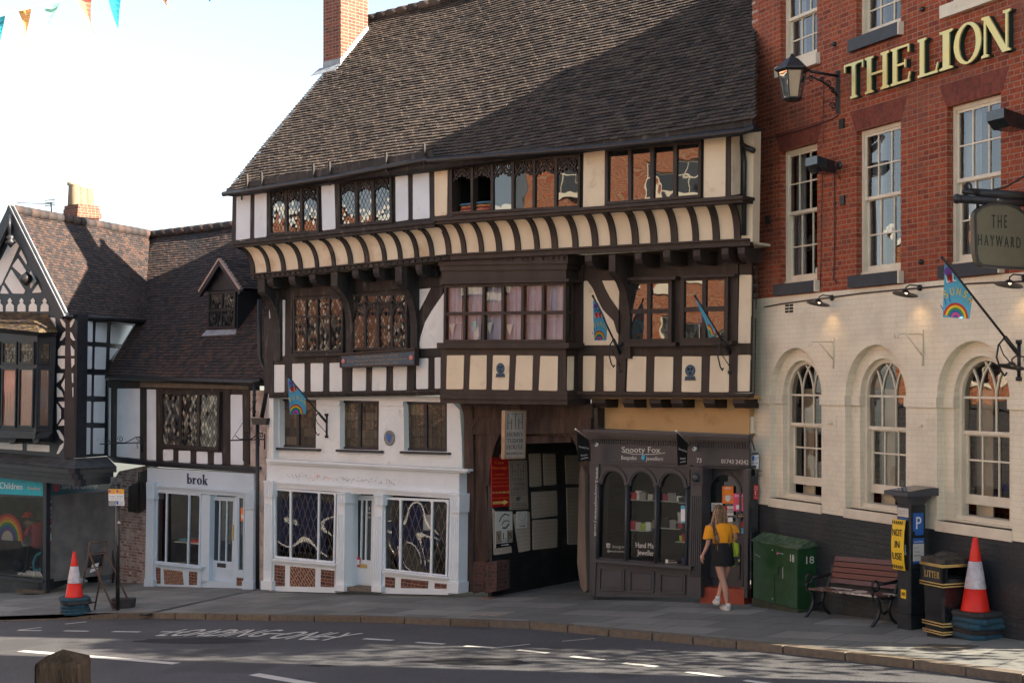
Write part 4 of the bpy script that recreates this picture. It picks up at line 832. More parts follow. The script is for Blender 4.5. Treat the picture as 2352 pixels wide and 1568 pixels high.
for i in range(6):
 x0,x1=qc.W*(i+.02)/6,qc.W*(i+.98)/6;n=22;a0=x0+(.04 if i in(0,3)else 0);
 pr=None
 for j in range(n+1):
  x=a0+(x1-a0)*j/n;d=.022*math.sin(j*1.75+i)+.012*math.sin(j*.7)
  cur=(qc.M(x,.02,d),qc.M(x+.02*math.sin(i*2.),qc.H-.02,d*.6))
  if pr:mb.face([pr[0],cur[0],cur[1],pr[1]],.5)
  pr=cur
mb.build('curtain','cloth_curtain',wBay)
mb=MB();qd=PQ(TB,cH((135,225),(965,205),(960,616),(130,616)),-.31);qd.rect(mb,0,0,qd.W,qd.H,0,.01);mb.build('room_lining','dark_room',tud)
bt=thing('reflection_pennants','white and sky blue pennants behind the bay window glass standing in for a reflection','bunting',qc.P(.5,.3))  # solid pennants stand in for bunting reflected in the bay glass
mb=MB();qp=Q([qc.tl,qc.tr,qc.br,qc.bl],qc.n);px=[(.02,.30),(.25,.36),(.5,.28),(.72,.34),(.98,.40)]
mb.tube([qp.P(a,b,.06)for a,b in px],.004,4);mb.build('cord','white',bt)
for a,b,c in((.09,.31,'white'),(.275,.345,'skyblue'),(.41,.33,'white'),(.575,.30,'white'),(.695,.33,'skyblue')):
 mb=MB();mb.prism([qp.P(a-.025,b,.06),qp.P(a+.03,b+.01,.06),qp.P(a+.01,b-.19,.065)],m0*.002);mb.build('pennant',c,bt)
RT=Pl(U0,T2.pt(cG((2092,200))[0]));RB=TP(19.1)
mb=MB();mb.prism(PX(RT,cG((2090,10),(2172,0),(2170,432),(2090,436))),-U0*.06);mb.build('timber_frame','timber_brown',tud)
panels(RT,[cG((2100,30),(2160,24),(2156,420),(2098,428))],'plaster_cream',tud)
mb=MB();slab(mb,RB,cG((2060,-10),(2250,-20),(2238,745),(2060,745)),0,.2);mb.build('return_wall','plaster_cream',tud)
mb=MB();rp=[RB.pt(p,.06)for p in cG((2120,-25),(2150,20),(2162,80),(2200,105),(2250,125))];mb.tube(rp,.045,8);mb.tube([RB.pt(p,.06)for p in cG((2165,85),(2182,200),(2180,700))],.04,8);mb.build('rainwater_pipe','iron_black',tud)
# ------------------------------------------------ roof of the great house
def tile_patch(mb,EL,ER,RR,RL,gauge=.085,tw=.165,keep=None,th=.02,rag=.006,sag=0):
 n_=(ER-EL).cross(RL-EL).normalized();n_=n_ if n_.z>0 else-n_
 ls=((RL-EL).length+(RR-ER).length)/2;lu=max((ER-EL).length,(RR-RL).length);rows=max(1,int(ls/gauge));cols=max(1,int(lu/tw))
 def P(a,b,o=0):
  p=EL.lerp(ER,a).lerp(RL.lerp(RR,a),b)+n_*o
  return p+n_*(sag*(math.sin(a*9.1+b*3)*.5+math.sin(a*23+b*7)*.25)*1.0)
 for j in range(rows):
  b0,b1=j/rows,(j+1.12)/rows;sh=.5*(j%2)+random.uniform(-.06,.06)
  for i in range(-1,cols+1):
   a0,a1=max(0,(i+sh)/cols),min(1,(i+1+sh)/cols)
   if a1<=a0+1e-5:continue
   if keep:
    k0,k1=keep(P(a0,b0)),keep(P(a1,b0))
    if not k0 and not k1:continue
    if k0!=k1:
     lo,hi=a0,a1
     for _ in range(8):
      md=(lo+hi)/2
      if keep(P(md,b0))==k0:lo=md
      else:hi=md
     if k0:a1=lo
     else:a0=hi
   g=.006/lu;h0=th+random.uniform(-rag,rag);h1=h0+random.uniform(-rag,rag)*.5;e0=random.uniform(-.05,.05)/rows
   p0,p1,p2,p3=P(a0+g,b0+e0,h0),P(a1-g,b0+e0,h1),P(a1-g,b1,.002),P(a0+g,b1,.002)
   q0,q1=P(a0+g,b0+e0,h0-.015),P(a1-g,b0+e0,h1-.015);c=random.random()
   mb.idx([p0,p1,p2,p3,q0,q1,P(a0+g,b1,-.01),P(a1-g,b1,-.01)],[(0,1,2,3),(4,5,1,0),(0,3,6,4),(1,5,7,2)],c)
TE=TP(18.5);EL=TE.pt((520,441));ER=TE.pt((1740,279));zr=EZ+8.49
rise=m0*4.06
RLp=V((EL.x,EL.y,0))+rise;RLp.z=zr;RRp=V((ER.x,ER.y,0))+rise;RRp.z=zr
ER2=ER+(ER-EL).normalized()*2.6;RR2=RRp+(ER-EL).normalized()*2.6;ER2.z=ER.z;RR2.z=zr
kp=lambda p:p.x/p.y<=.1707 or p.y>23.55+(p.x-3.97)*.41
mb=MB();tile_patch(mb,EL,ER2,RR2,RLp,gauge=.094,tw=.17,keep=kp,sag=.05,th=.029,rag=.006);mb.build('roof','tile_roof',tud)
rn=(ER-EL).cross(RLp-EL).normalized();rn=rn if rn.z>0 else-rn
mb=MB();dn=rn*-.03
e1=ER-(ER-EL).normalized()*.1
pts=[EL+dn,e1+dn,V((4.05,23.65,0)),RR2+dn,RLp+dn]
def onroof(x,y):t=(V((x,y,0))-V((EL.x,EL.y,0))).dot(m0)/4.06;return V((x,y,EL.z+(zr-EL.z)*t-.04))
pts[2]=onroof(4.05,23.65);mb.prism(pts,rn*-.08);mb.build('roof_deck','timber_dark',tud)
mb=MB();mb.prism([RLp+m0*0,RR2,RR2+m0*4-V((0,0,4.4)),RLp+m0*4-V((0,0,4.4))],V((0,0,-.1)));mb.build('roof_back','tile_roof',tud)
mb=MB();n=44
for i in range(n):
 a,b=RLp.lerp(RR2,i/n),RLp.lerp(RR2,(i+1.04)/n);d=(b-a).normalized();mb.tube([a+V((0,0,.02)),b+V((0,0,.02+.0))],[.12,.105],8)
mb.build('ridge_tiles','tile_roof',tud)
mb=MB();g0=T2.pt((540,500));z0=T2.pt((540,556)).z;g0=V((g0.x,g0.y,0))+U0*.15
mb.prism([V((g0.x,g0.y,z0)),V((g0.x,g0.y,EL.z)),g0+m0*3.75+V((0,0,zr-.1)),g0+m0*7.4+V((0,0,EL.z)),g0+m0*7.4+V((0,0,z0))],U0*.2);mb.build('gable_wall','plaster_white',tud)
beam(TE,cD((188,412),(1742,142),(1755,206),(190,478)),.03,.05,'timber_dark',tud,'fascia_board')
for x,y0,y1 in((175,352,502),(298,335,498),(735,262,424),(872,245,410),(1350,165,330),(1672,92,262)):
 beam(TE,cD((x-7,y0),(x+5,y0),(x+12,y1),(x-3,y1)),.07,.04,'timber_dark',tud,'snow_bracket')
for x,y in((133,520),(878,398),(1695,268)):beam(T2,cD((x-3,y),(x+3,y),(x+3,y+50),(x-3,y+50)),.05,.02,'iron_black',tud,'gutter_hook')
mb=MB();mb.tube([TE.pt(p,.05)for p in[(513,446)]+cD((180,492),(900,380),(1700,226))+cG((30,192),(700,140),(1260,95),(1750,42),(2180,-8))]+[TE.pt((1733,293),.05)],.055,8);mb.build('gutter','iron_black',tud)
mb=MB();a,b=TE.pt((520,450),-.02),TE.pt((1728,296),-.02);mb.prism([a,b,b+m0*.3,a+m0*.3],V((0,0,.05)));mb.prism([a,b,b+V((0,0,.16)),a+V((0,0,.16))],m0*.04);mb.build('eaves','timber_dark',tud)
def roofhit(x,y):
 r=ray(x,y);c=V((0,0,EZ));t=(EL-c).dot(rn)/r.dot(rn);return c+r*t
cc=roofhit(783,150);fl=Pl(-m0,cc);wl=(fl.pt((743,150))-fl.pt((783,150))).length;rs=Pl(U0,cc);wd=(rs.pt((845,60))-rs.pt((783,60)));wd=V((wd.x,wd.y,0)).length
mb=MB();b0=cc-V((0,0,1.0));mb.prism([b0,b0-U0*wl,b0-U0*wl+V((0,0,6)),b0+V((0,0,6))],m0*wd);ch=mb.build('chimney','brick_stack',tud)
mb=MB();sl_=(zr-EL.z)/4.06;n=13
for i in range(n):
 d0,d1=wd*i/n,wd*(i+1)/n;z0,z1=cc.z+sl_*d0,cc.z+sl_*d1;p=V((cc.x,cc.y,0))+U0*.012
 mb.prism([p+m0*d0+V((0,0,z0-.1)),p+m0*d1+V((0,0,z1-.1)),p+m0*d1+V((0,0,z1+.12)),p+m0*d0+V((0,0,z1+.12))],-U0*.01)
mb.build('flashing','flash_white',ch)
mb=MB();e=cc-m0*.012;mb.prism([e-V((0,0,.05)),e-U0*wl-V((0,0,.05)),e-U0*wl+V((0,0,.16)),e+V((0,0,.16))],m0*.01)
f_=lambda p,o:p+rn*o;mb.prism([f_(cc,.03)+U0*.06,f_(cc,.03)-U0*(wl+.1),f_(cc-(m0+V((0,0,sl_)))*.16,.03)-U0*(wl+.22),f_(cc-(m0+V((0,0,sl_)))*.16,.03)+U0*.02],rn*.01);mb.build('apron_flashing','lead_grey',ch)
# ================================================================ GROUND FLOOR OF THE GREAT HOUSE
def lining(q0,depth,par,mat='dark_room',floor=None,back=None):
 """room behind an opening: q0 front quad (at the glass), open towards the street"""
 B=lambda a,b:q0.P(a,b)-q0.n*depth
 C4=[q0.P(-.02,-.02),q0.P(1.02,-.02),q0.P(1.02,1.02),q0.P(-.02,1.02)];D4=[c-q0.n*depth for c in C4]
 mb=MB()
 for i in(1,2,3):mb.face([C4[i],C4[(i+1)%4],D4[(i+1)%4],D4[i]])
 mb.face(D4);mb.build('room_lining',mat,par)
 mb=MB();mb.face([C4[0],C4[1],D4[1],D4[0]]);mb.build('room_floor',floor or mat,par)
T00=T0
mb=MB();ow=PX(T0,cF((228,-40),(1690,-10),(1690,40),(1742,95),(1756,300),(1765,570),(222,560)))
gws=[cF((322,5),(612,14),(608,397),(325,388)),cF((798,18),(1106,24),(1103,412),(798,403)),cF((1298,26),(1642,34),(1642,425),(1306,414))]
holed(mb,ow,[PX(T0,g)for g in gws],m0*.16);mb.build('rendered_wall','plaster_white',tud)
for g in gws:
 q=PQ(T0,g,-.10);window(tud,q,[0,.5,1],[0,1],fw=.055,bw=.09,fm='timber_blue',gm='glass_amber',style='rect',dw=.12,dh=.20,o=0,th=.06,tilt=.012,gap=0)if False else window(tud,q,[0,.5,1],[0,1],fw=.055,bw=.09,fm='timber_blue',gm='glass_amber',style='rect',dw=.12,dh=.20,o=0,th=.06,tilt=.012)
for pts in(((290,390),(628,402),(628,418),(290,408)),((763,405),(1122,416),(1122,434),(763,423)),((1268,418),(1652,430),(1652,447),(1268,437))):beam(T0,cF(*pts),.08,.2,'timber_blue',tud,'window_sill')
for pts in(((612,14),(798,18),(790,60),(612,50)),((1106,24),(1298,26),(1290,62),(1106,60))):beam(T0,cF(*pts),.03,.04,'plaster_white',tud,'rendered_head')
beam(T0,cF((225,5),(322,5),(325,560),(222,560)),.004,.3,'plaster_white',tud,'wall_end');
mb=MB();rt=PX(T0,cF((1690,40),(1742,95),(1756,300),(1765,560)));
mb.face(rt[:1]+rt+[])if False else None
for a,b in zip(rt,rt[1:]):mb.face([a,b,b+m0*.4,a+m0*.4])
mb.build('wall_end','plaster_white',tud)
TW=TP(19.5)
def fb(pts,o,th,mat='paint_white',name='moulding',par=None,pl=TW,cvf=cF):mb=MB();slab(mb,pl,cvf(*pts),o,th);return mb.build(name,mat,par or tud)
fb(((215,478),(1805,562),(1805,578),(215,498)),.13,.15,name='cornice');fb(((218,498),(1795,578),(1795,592),(218,515)),.07,.1,name='cornice')
fasc=fb(((222,515),(1742,592),(1742,752),(218,655)),0,.22,name='fascia')
fb(((262,655),(1665,748),(1665,762),(262,668)),.06,.2);fb(((262,668),(1665,762),(1665,778),(262,684)),.03,.2);fb(((262,684),(1665,778),(1665,792),(262,705)),.01,.2)
fb(((1742,578),(1745,1530),(1735,1530),(1735,578)),0,.25,name='shopfront_end')
def pilaster(t,b,cap,base,mat='paint_white',cvf=cF,pl=TW,fl=4,par=None):
 o=fb((t[0],t[1],b[1],b[0]),.05,.25,mat,'pilaster',pl=pl,cvf=cvf);q=PQ(pl,cvf(t[0],t[1],b[1],b[0]),.05);mb=MB()
 for i in range(fl):x=q.W*(i+1)/(fl+1);q.rect(mb,x-.012,q.H*.12,x+.012,q.H*(.78),.012,.012)
 mb.build('fluting',mat,o);c=fb(cap,.10,.28,mat,'capital',pl=pl,cvf=cvf);fb(base,.11,.28,mat,'pilaster_base',pl=pl,cvf=cvf)
 q=PQ(pl,cvf(*cap),.10);mb=MB()
 for i in range(3):cx=q.W*(i+.8)/3.6;q.line(mb,[(cx-q.W*.1,q.H*.1),(cx-q.W*.1,q.H*.7)]+arc(cx,q.H*.7,q.W*.1,q.W*.12,180,0,5)[1:-1]+[(cx+q.W*.1,q.H*.7),(cx+q.W*.1,q.H*.1)],.008,.008,.008)
 q.rect(mb,-.01,q.H-.035,q.W+.01,q.H,.02,.02);mb.build('capital_carving',mat,c)
pilaster(((202,655),(266,658)),((194,1450),(256,1452)),((200,650),(270,655),(266,782),(200,778)),((173,1440),(260,1444),(258,1512),(173,1508)))
pilaster(((778,742),(838,747)),((762,1515),(828,1522)),((776,740),(842,745),(840,830),(776,826)),((758,1470),(832,1476),(830,1524),(758,1518)))
pilaster(((1072,757),(1136,762)),((1050,1522),(1120,1528)),((1070,755),(1140,760),(1138,848),(1070,842)),((1046,1478),(1124,1484),(1122,1530),(1046,1524)))
pilaster(((1668,758),(1738,762)),((1650,1530),(1730,1535)),((1662,752),(1742,757),(1738,905),(1665,900)),((1643,1450),(1733,1455),(1730,1540),(1643,1536)))
def shopwin(pts,cols,cvf=cF,pl=TW,mat='paint_white',gm='glass_shop',o=-.03,par=tud,fw=.045,bw=.045,heads=True,depth=1.5,lmat='dark_room',flo=None,name='shop_window'):
 q=PQ(pl,cvf(*pts),o);w_=window(par,q,cols,[0,1],fw=fw,bw=bw,fm=mat,gm=gm,style='plain',o=.03,th=.07,tilt=.02,name=name)
 if heads:
  mb=MB();iw=q.W-2*fw
  for c0,c1 in zip(cols,cols[1:]):
   x0,x1=fw+c0*iw,fw+c1*iw;yt=q.H-fw+.002;r=min(.09,(x1-x0)*.3)
   q.poly(mb,[(x0,yt),(x0,yt-r)]+[(x0+r-r*math.cos(R(a)),yt-r+r*math.sin(R(a)))for a in(20,40,60,80)],.022,.03);q.poly(mb,[(x1,yt),*[(x1-r+r*math.cos(R(a)),yt-r+r*math.sin(R(a)))for a in(80,60,40,20)],(x1,yt-r)],.022,.03)
  mb.build('head_spandrel',mat,w_)
 lining(PQ(pl,cvf(*pts),o-.05),depth,w_,lmat,flo);return w_,q
pm('shop_floor',(.10,.085,.07),(.14,.12,.10),rough=.6)
sw1,q1=shopwin(((285,708),(775,742),(762,1302),(288,1258)),[0,.26,.74,1],flo='shop_floor')
sw2,q2=shopwin(((1150,780),(1665,800),(1650,1412),(1148,1358)),[0,.25,.76,1],flo='shop_floor')
def grille(q,w_,col='grille_bronze'):
 mb=MB();n=max(3,round(q.W/.19));dx=q.W/n;H_=q.H
 for i in range(-int(H_/dx/2)-1,n+1):
  for sg in(1,-1):
   x0,y0=i*dx,0.02;x1,y1=x0+(H_*.42),H_*.92
   if sg<0:x0,x1=q.W-x0,q.W-x1
   ta=max(0,min(1,((0 if x1>x0 else q.W)-x0)/(x1-x0)));tb=max(0,min(1,((q.W if x1>x0 else 0)-x0)/(x1-x0)))
   if tb-ta>.05:mb.bar(q.M(x0+(x1-x0)*ta,y0+(y1-y0)*ta,-.16-.012*sg),q.M(x0+(x1-x0)*tb,y0+(y1-y0)*tb,-.16-.012*sg),.018,.006,up=q.n)
 mb.build('security_grille',col,w_)
pm('grille_bronze',(.34,.28,.22),(.42,.34,.27),rough=.4,metal=.5)
grille(q1,sw1);grille(q2,sw2)
for pts in(((262,1262),(762,1305),(760,1322),(262,1280)),((1130,1355),(1652,1410),(1652,1424),(1130,1370))):fb(pts,.09,.2,name='window_sill')
for pts in(((262,1280),(760,1322),(760,1332),(262,1290)),((1130,1370),(1652,1424),(1652,1434),(1130,1382))):fb(pts,.05,.2)
fb(((262,1290),(760,1332),(760,1535),(262,1520)),.0,.2,name='stallriser');fb(((1130,1382),(1652,1434),(1652,1550),(1130,1538)),.0,.2,name='stallriser')
for i,pts in enumerate((((282,1312),(365,1320),(362,1482),(278,1480)),((405,1324),(603,1344),(600,1487),(402,1482)),((648,1350),(755,1360),(750,1490),(645,1485)),((1155,1407),(1232,1414),(1230,1495),(1152,1490)),((1280,1420),(1495,1442),(1490,1499),(1278,1495)),((1545,1455),(1640,1464),(1638,1502),(1543,1499)))):
 fb(pts,.006,.02,'brick_inset' if i==1 else 'brick_inset2','brick_panel')
fb(((838,745),(905,752),(905,765),(838,762)),-.05,.2);DR=TP(19.85)
dq=PQ(DR,cF((903,765),(1075,770),(1062,1502),(886,1482)))
door=MB();dq.rect(door,0,0,dq.W,dq.H*.30,0,.05);dq.rect(door,0,dq.H*.3,.10,dq.H,0,.05);dq.rect(door,dq.W-.10,dq.H*.3,dq.W,dq.H,0,.05);dq.rect(door,.10,dq.H-.10,dq.W-.10,dq.H,0,.05)
for t in(.36,.66):x=.1+(dq.W-.2)*t;dq.rect(door,x-.018,dq.H*.3,x+.018,dq.H-.1,0,.04)
dr=door.build('door','paint_white',tud);mb=MB();mb.face([dq.M(x,y,-.03)for x,y in((.08,dq.H*.29),(dq.W-.08,dq.H*.29),(dq.W-.08,dq.H-.08),(.08,dq.H-.08))]);mb.build('pane','glass_dark',dr)
mb=MB();dq.rect(mb,.2,dq.H*.215,.48,dq.H*.255,.012,.012);mb.build('letterbox','brass',dr)
for z in(.06,.10,.14):mb=MB();dq.rect(mb,.08,dq.H*z,dq.W-.08,dq.H*z+.012,.01,.01);mb.build('door_moulding','paint_white',dr)
mb=MB();p=[TW.pt(c)for c in cF((838,750),(838,1510))];mb.prism([p[0],p[1],p[1]+m0*.36,p[0]+m0*.36],U0*-.04);p=[TW.pt(c)for c in cF((1072,757),(1050,1522))];mb.prism([p[0],p[1],p[1]+m0*.36,p[0]+m0*.36],U0*.04)
a,b=TW.pt(cF((838,750))[0]),TW.pt(cF((1072,760))[0]);mb.prism([a,b,b+m0*.36,a+m0*.36],V((0,0,.06)));p=DR.pt(cF((838,750))[0]),DR.pt(cF((905,755))[0]),DR.pt(cF((888,1500))[0]),DR.pt(cF((830,1500))[0]);mb.prism([x+m0*.01 for x in p],m0*.04);mb.build('door_reveal','paint_white',tud)
def dectxt(s,pl,a,b,h,mat,par,off=.006,name='lettering',serif=False,th=.002):
 mb=MB();ptxt(mb,pl,s,a,b,h,off,th,serif);return mb.build(name,mat,par)
c=cF((1005,878),(1030,882),(994,908),(1034,912),(996,942),(1034,946));dectxt('72',DR,c[0],c[1],6.0,'offwhite',dr,-.02);dectxt('Wyle',DR,c[2],c[3],5.2,'offwhite',dr,-.02);dectxt('Cop',DR,c[4],c[5],5.2,'offwhite',dr,-.02)
mb=MB();mb.m=0;q=PQ(DR,cF((922,1252),(960,1256),(958,1328),(918,1325)),.015);q.rect(mb,0,0,q.W,q.H,0,.004);mb.m=1;q.rect(mb,q.W*.15,q.H*.2,q.W*.85,q.H*.75,.003,.004);mb.build('door_notice',['red','white'],dr)
st=MB();a=cF((838,1486),(1050,1502),(1048,1524),(836,1516));st.prism(PX(TW,a,.03),m0*.4);st.build('door_step','kerb_stone',tud)
mb=MB();mb2=MB();qf=PQ(TW,cF((222,515),(1742,592),(1742,752),(218,655)))
rs_=random.Random(5)
for i in range(150):
 x=rs_.uniform(.12,.70)*qf.W;y=qf.H*(.36+rs_.gauss(0,.09))-.0;w_=rs_.uniform(.006,.03);h=rs_.uniform(.006,.035);tgt=mb2 if .235<x/qf.W<.37 and rs_.random()<.5 else mb
 tgt.prism([qf.M(x+w_*dx+h*.3*dy,y+h*dy,.003)for dx,dy in((0,0),(1,.2),(.9,1),(.1,.8))],m0*.002)
mb.build('paint_chips','grey',fasc);mb2.build('paint_chips','orange',fasc)
mb=MB();q=PQ(TW,cF((1455,912),(1530,912),(1524,1046),(1450,1046)),-.09);q.rect(mb,0,0,q.W,q.H,0,.003);mb.build('window_notice','brick_beige' if 0 else 'tan',sw2);mb=MB();q.rect(mb,.02,.02,q.W-.02,q.H-.02,.004,.003);mb.build('window_notice','white',sw2)
# ---------------- alley (passage) between the shops
WALL=T0.pt(cI((285,1000))[0]);PW=Pl(U0,WALL);gf=gz(WALL.x,WALL.y)
mb=MB();b0=V((WALL.x,WALL.y,gf-.6));b0=b0-m0*.0;mb.prism([b0,b0+m0*6,b0+m0*6+V((0,0,4.2)),b0+V((0,0,4.2))],-U0*.1);mb.build('alley_wall','brick_black',tud)
panels(PW,[cI(*p)for p in([(545,480),(625,475),(632,705),(552,712)],[(642,478),(728,480),(735,695),(650,700)],[(562,745),(738,735),(742,910),(568,930)],[(570,940),(742,930),(740,1130),(572,1148)],[(795,490),(905,490),(905,690),(803,690)],[(805,715),(905,712),(905,1108),(815,1112)])],'brick_beige',tud,off=.015)
panels(PW,[cI(*p)for p in([(432,900),(550,880),(552,1150),(475,1165)],[(290,855),(312,880),(320,1085),(420,1120),(425,1165),(300,1185)],[(288,480),(400,480),(400,510),(288,512)])],'brick_beige',tud,off=.012)
er=T0.pt(cI((960,1000))[0]);w_al=(er-WALL).dot(U0)
mb=MB();e=b0+U0*(w_al+.1);mb.prism([e,e+m0*6,e+m0*6+V((0,0,4.2)),e+V((0,0,4.2))],U0*.1);e=b0+m0*6;mb.prism([e,e+U0*w_al,e+U0*w_al+V((0,0,4.2)),e+V((0,0,4.2))],m0*.1);zc=PX(T0,cI((300,335)))[0].z+.1
e=V((b0.x,b0.y,zc))+m0*.3;mb.prism([e,e+U0*w_al,e+U0*w_al+m0*6,e+m0*6],V((0,0,.1)));mb.build('alley_lining','brick_black',tud)
TR='timber_red'
for pts,o,t in((((88,150),(150,148),(158,560),(155,1440),(100,1440),(95,590)),.05,.4),(((150,240),(215,250),(240,560),(268,1232),(160,1238),(155,560)),.0,.35),(((60,125),(985,130),(985,235),(150,240),(90,200)),.02,.3),(((150,236),(975,232),(972,335),(690,340),(150,345)),.05,.3),(((300,325),(972,318),(940,365),(835,360),(520,345),(300,360)),.0,.3),(((270,358),(835,352),(835,400),(300,415)),-.06,.2),
(((215,250),(420,250),(350,330),(305,420),(272,560),(262,700),(240,700),(225,560)),.03,.2),(((790,300),(975,300),(972,620),(928,620),(900,540),(868,420),(830,350)),.03,.2),(((895,500),(975,500),(968,1445),(935,1445)),.0,.3)):
 beam(T0,cI(*pts),o,t,TR,tud,'door_frame')
beam(T0,cI((893,610),(915,560),(932,620),(935,1000),(945,1430),(925,1440),(900,1400),(878,1240),(886,900)),.10,.3,'weathered_oak',tud,'alley_post')
mb=MB();
for x0,x1,z in((155,238,.10),(240,322,.22)):slab(mb,T0,cI((x0,1232),(x1,1226),(x1-4,1432),(x0-4,1450)),z,.35)
mb.build('brick_plinth','brick_dark',tud)
mb=MB();mb.tube([T0.pt(c_,.1)for c_ in cI((142,300),(192,228))],.012,6);mb.build('stay','weathered_oak',tud)
# ---------------- ochre wall and jeweller's shopfront
beam(T00,cI((978,95),(2075,95),(2075,345),(975,300)),-.2,.2,'plaster_ochre',tud,'rendered_wall')
nose2=[(-.02,0),(-.02,.07),(.04,.15),(.5,.15),(.5,0)]
for x in(1000,1198,1385,1535,1760,1965):bracket(cI((x,98))[0],26,nose2,'timber_brown','joist_end',pl=T1)
mb=MB();a,b=T1.pt(cI((978,98))[0]),T1.pt(cI((2075,100))[0]);mb.prism([a,b,b+m0*.5,a+m0*.5],V((0,0,.06)));mb.build('soffit','plaster_ochre',tud)
TS=TP(19.72);G='paint_grey'
def sb(pts,o,th,name='moulding',mat=G,par=None):mb=MB();slab(mb,TS,cI(*pts),o,th);return mb.build(name,mat,par or tud)
sb(((915,310),(2070,352),(2070,372),(918,330)),.28,.14,'cornice');sb(((920,330),(2070,372),(2070,392),(935,352)),.22,.12,'cornice');sb(((945,352),(2070,392),(2070,402),(955,372)),.14,.10,'cornice');sb(((960,372),(2070,402),(2070,440),(965,400)),.04,.06,'frieze')
mb=MB();a,b=PX(TS,cI((975,376),(2068,412)),.06);n=64
for i in range(n):t,t2=(i+.2)/n,(i+.7)/n;mb.prism([a.lerp(b,t),a.lerp(b,t2),a.lerp(b,t2)-V((0,0,.075)),a.lerp(b,t)-V((0,0,.075))],m0*.03)
mb.build('dentil_course',G,tud)
sb(((965,400),(2072,440),(2072,582),(1660,575),(965,535)),0,.08,'fascia');fs_=sb(((1000,405),(1572,418),(1578,552),(1002,535)),.04,.05,'sign_board')
sb(((965,535),(1665,558),(1665,572),(965,550)),.05,.3)
sb(((965,548),(1032,550),(1012,1215),(1000,1470),(962,1445)),.02,.3,'pilaster')
w3,q3=shopwin(((1028,550),(1668,572),(1662,1268),(1016,1212)),[0,.335,.67,1],cvf=cI,pl=TS,mat=G,gm='glass_clear',o=-.03,heads=False,fw=.04,bw=.04,depth=1.1,lmat='jewel_wall',flo='room_wall')
mb=MB();iw=(q3.W-.08)/3
for i in range(3):
 cx=.04+iw*(i+.5);r=iw*.5-.02;ys=q3.H-.06-r
 for k_,w_,o_ in((r,.045,.05),(r-.035,.03,.035)):q3.line(mb,arc(cx,ys,k_,k_,180,0,14),w_,o_,.05)
 for sx in(-1,1):
  pts=[(cx+sx*(r+.02),q3.H-.04),(cx+sx*(r+.02),ys)]+[(cx+sx*r*math.cos(R(a)),ys+r*math.sin(R(a)))for a in(0,15,30,45,60,75,90)]+[(cx,q3.H-.04)];q3.poly(mb,pts,.022,.03)
mb.build('window_arch',G,w3)
mb=MB()
for i in range(4):x=.04+iw*i;mb.tube([q3.M(x,.02,.05),q3.M(x,q3.H*.80,.05)],.025,8);mb.tube([q3.M(x,q3.H*.79,.05),q3.M(x,q3.H*.81,.05)],.04,8)
mb.build('column',G,w3)
sb(((990,1212),(1672,1262),(1668,1285),(990,1232)),.12,.35,'window_sill');sb(((1000,1228),(1668,1280),(1652,1478),(998,1472)),0,.3,'stallriser')
for pts in(((1035,1262),(1212,1277),(1210,1432),(1030,1430)),((1245,1282),(1420,1295),(1416,1447),(1243,1443)),((1455,1302),(1637,1317),(1634,1455),(1452,1450))):
 q=PQ(TS,cI(*pts),.0);mb=MB();q.line(mb,[(.02,.02),(q.W-.02,.02),(q.W-.02,q.H-.02),(.02,q.H-.02)],.035,.025,.025,True);q.rect(mb,.06,.06,q.W-.06,q.H-.06,.012,.01);mb.build('panel_moulding',G,tud)
pilaster(((1672,572),(1748,576)),((1648,1470),(1736,1474)),((1668,570),(1752,575),(1750,690),(1668,686)),((1646,1335),(1740,1342),(1738,1478),(1646,1474)),G,cI,TS,5)
mb=MB();p=TS.pt(cI((1708,645))[0],.10);mb.lathe([(.0,-.0),(.05,.0),(.075,.03),(.05,.06),(.02,.075)],p,10,Matrix(((U0.x,0,-m0.x),(U0.y,0,-m0.y),(0,1,0))));mb.build('lion_mask',G,tud)
sb(((2030,590),(2072,590),(2062,1480),(2040,1480)),.03,.08,'pilaster')
TD=TP(19.97);dq=PQ(TD,cI((1742,580),(2040,585),(2030,1412),(1738,1398)));door=MB()
W_,H_=dq.W,dq.H;cx=W_*.55;r=W_*.36;ys=H_-.10-r;yb=H_*.47
outer=[dq.M(x,y)for x,y in((0,0),(W_,0),(W_,H_),(0,H_))];hole=[dq.M(x,y)for x,y in[(cx-r,yb),(cx+r,yb)]+arc(cx,ys,r,r,0,180,16)]
holed(door,outer,[hole],m0*.05);dr2=door.build('door',G,tud);mb=MB();mb.face([p+m0*.03 for p in hole]);mb.build('pane','glass_dark',dr2)
mb=MB();dq.line(mb,[(cx-r-.02,yb-.02),(cx+r+.02,yb-.02)]+arc(cx,ys,r+.02,r+.02,0,180,14),.04,.02,.02,True);mb.build('pane_surround',G,dr2)
for y0,y1 in((.08,.36),):mb=MB();dq.line(mb,[(W_*.2,H_*y0),(W_*.92,H_*y0),(W_*.92,H_*y1),(W_*.2,H_*y1)],.04,.02,.02,True);mb.build('panel_moulding',G,dr2)
mb=MB()
for i in range(6):x=cx-r+2*r*(i+.5)/6;mb.tube([dq.M(x,yb+.5,-.06),dq.M(x,ys+math.sqrt(max(0,r*r-(x-cx)**2)),-.06)],.008,5)
for sx in(-1,1):mb.tube([dq.M(cx+sx*(.05+.08*t/12)*math.cos(t*.7),ys-.2+(.05+.08*t/12)*math.sin(t*.7),-.055)for t in range(16)],.008,5)
mb.build('door_ironwork','iron_black',dr2)
mb=MB();p=dq.M(W_*.12,H_*.62,.0);mb.tube([p,p-m0*.03],.028,10);p=dq.M(W_*.12,H_*.76,.0);mb.tube([p,p-m0*.03],.02,10);mb.build('door_knob','brass',dr2)
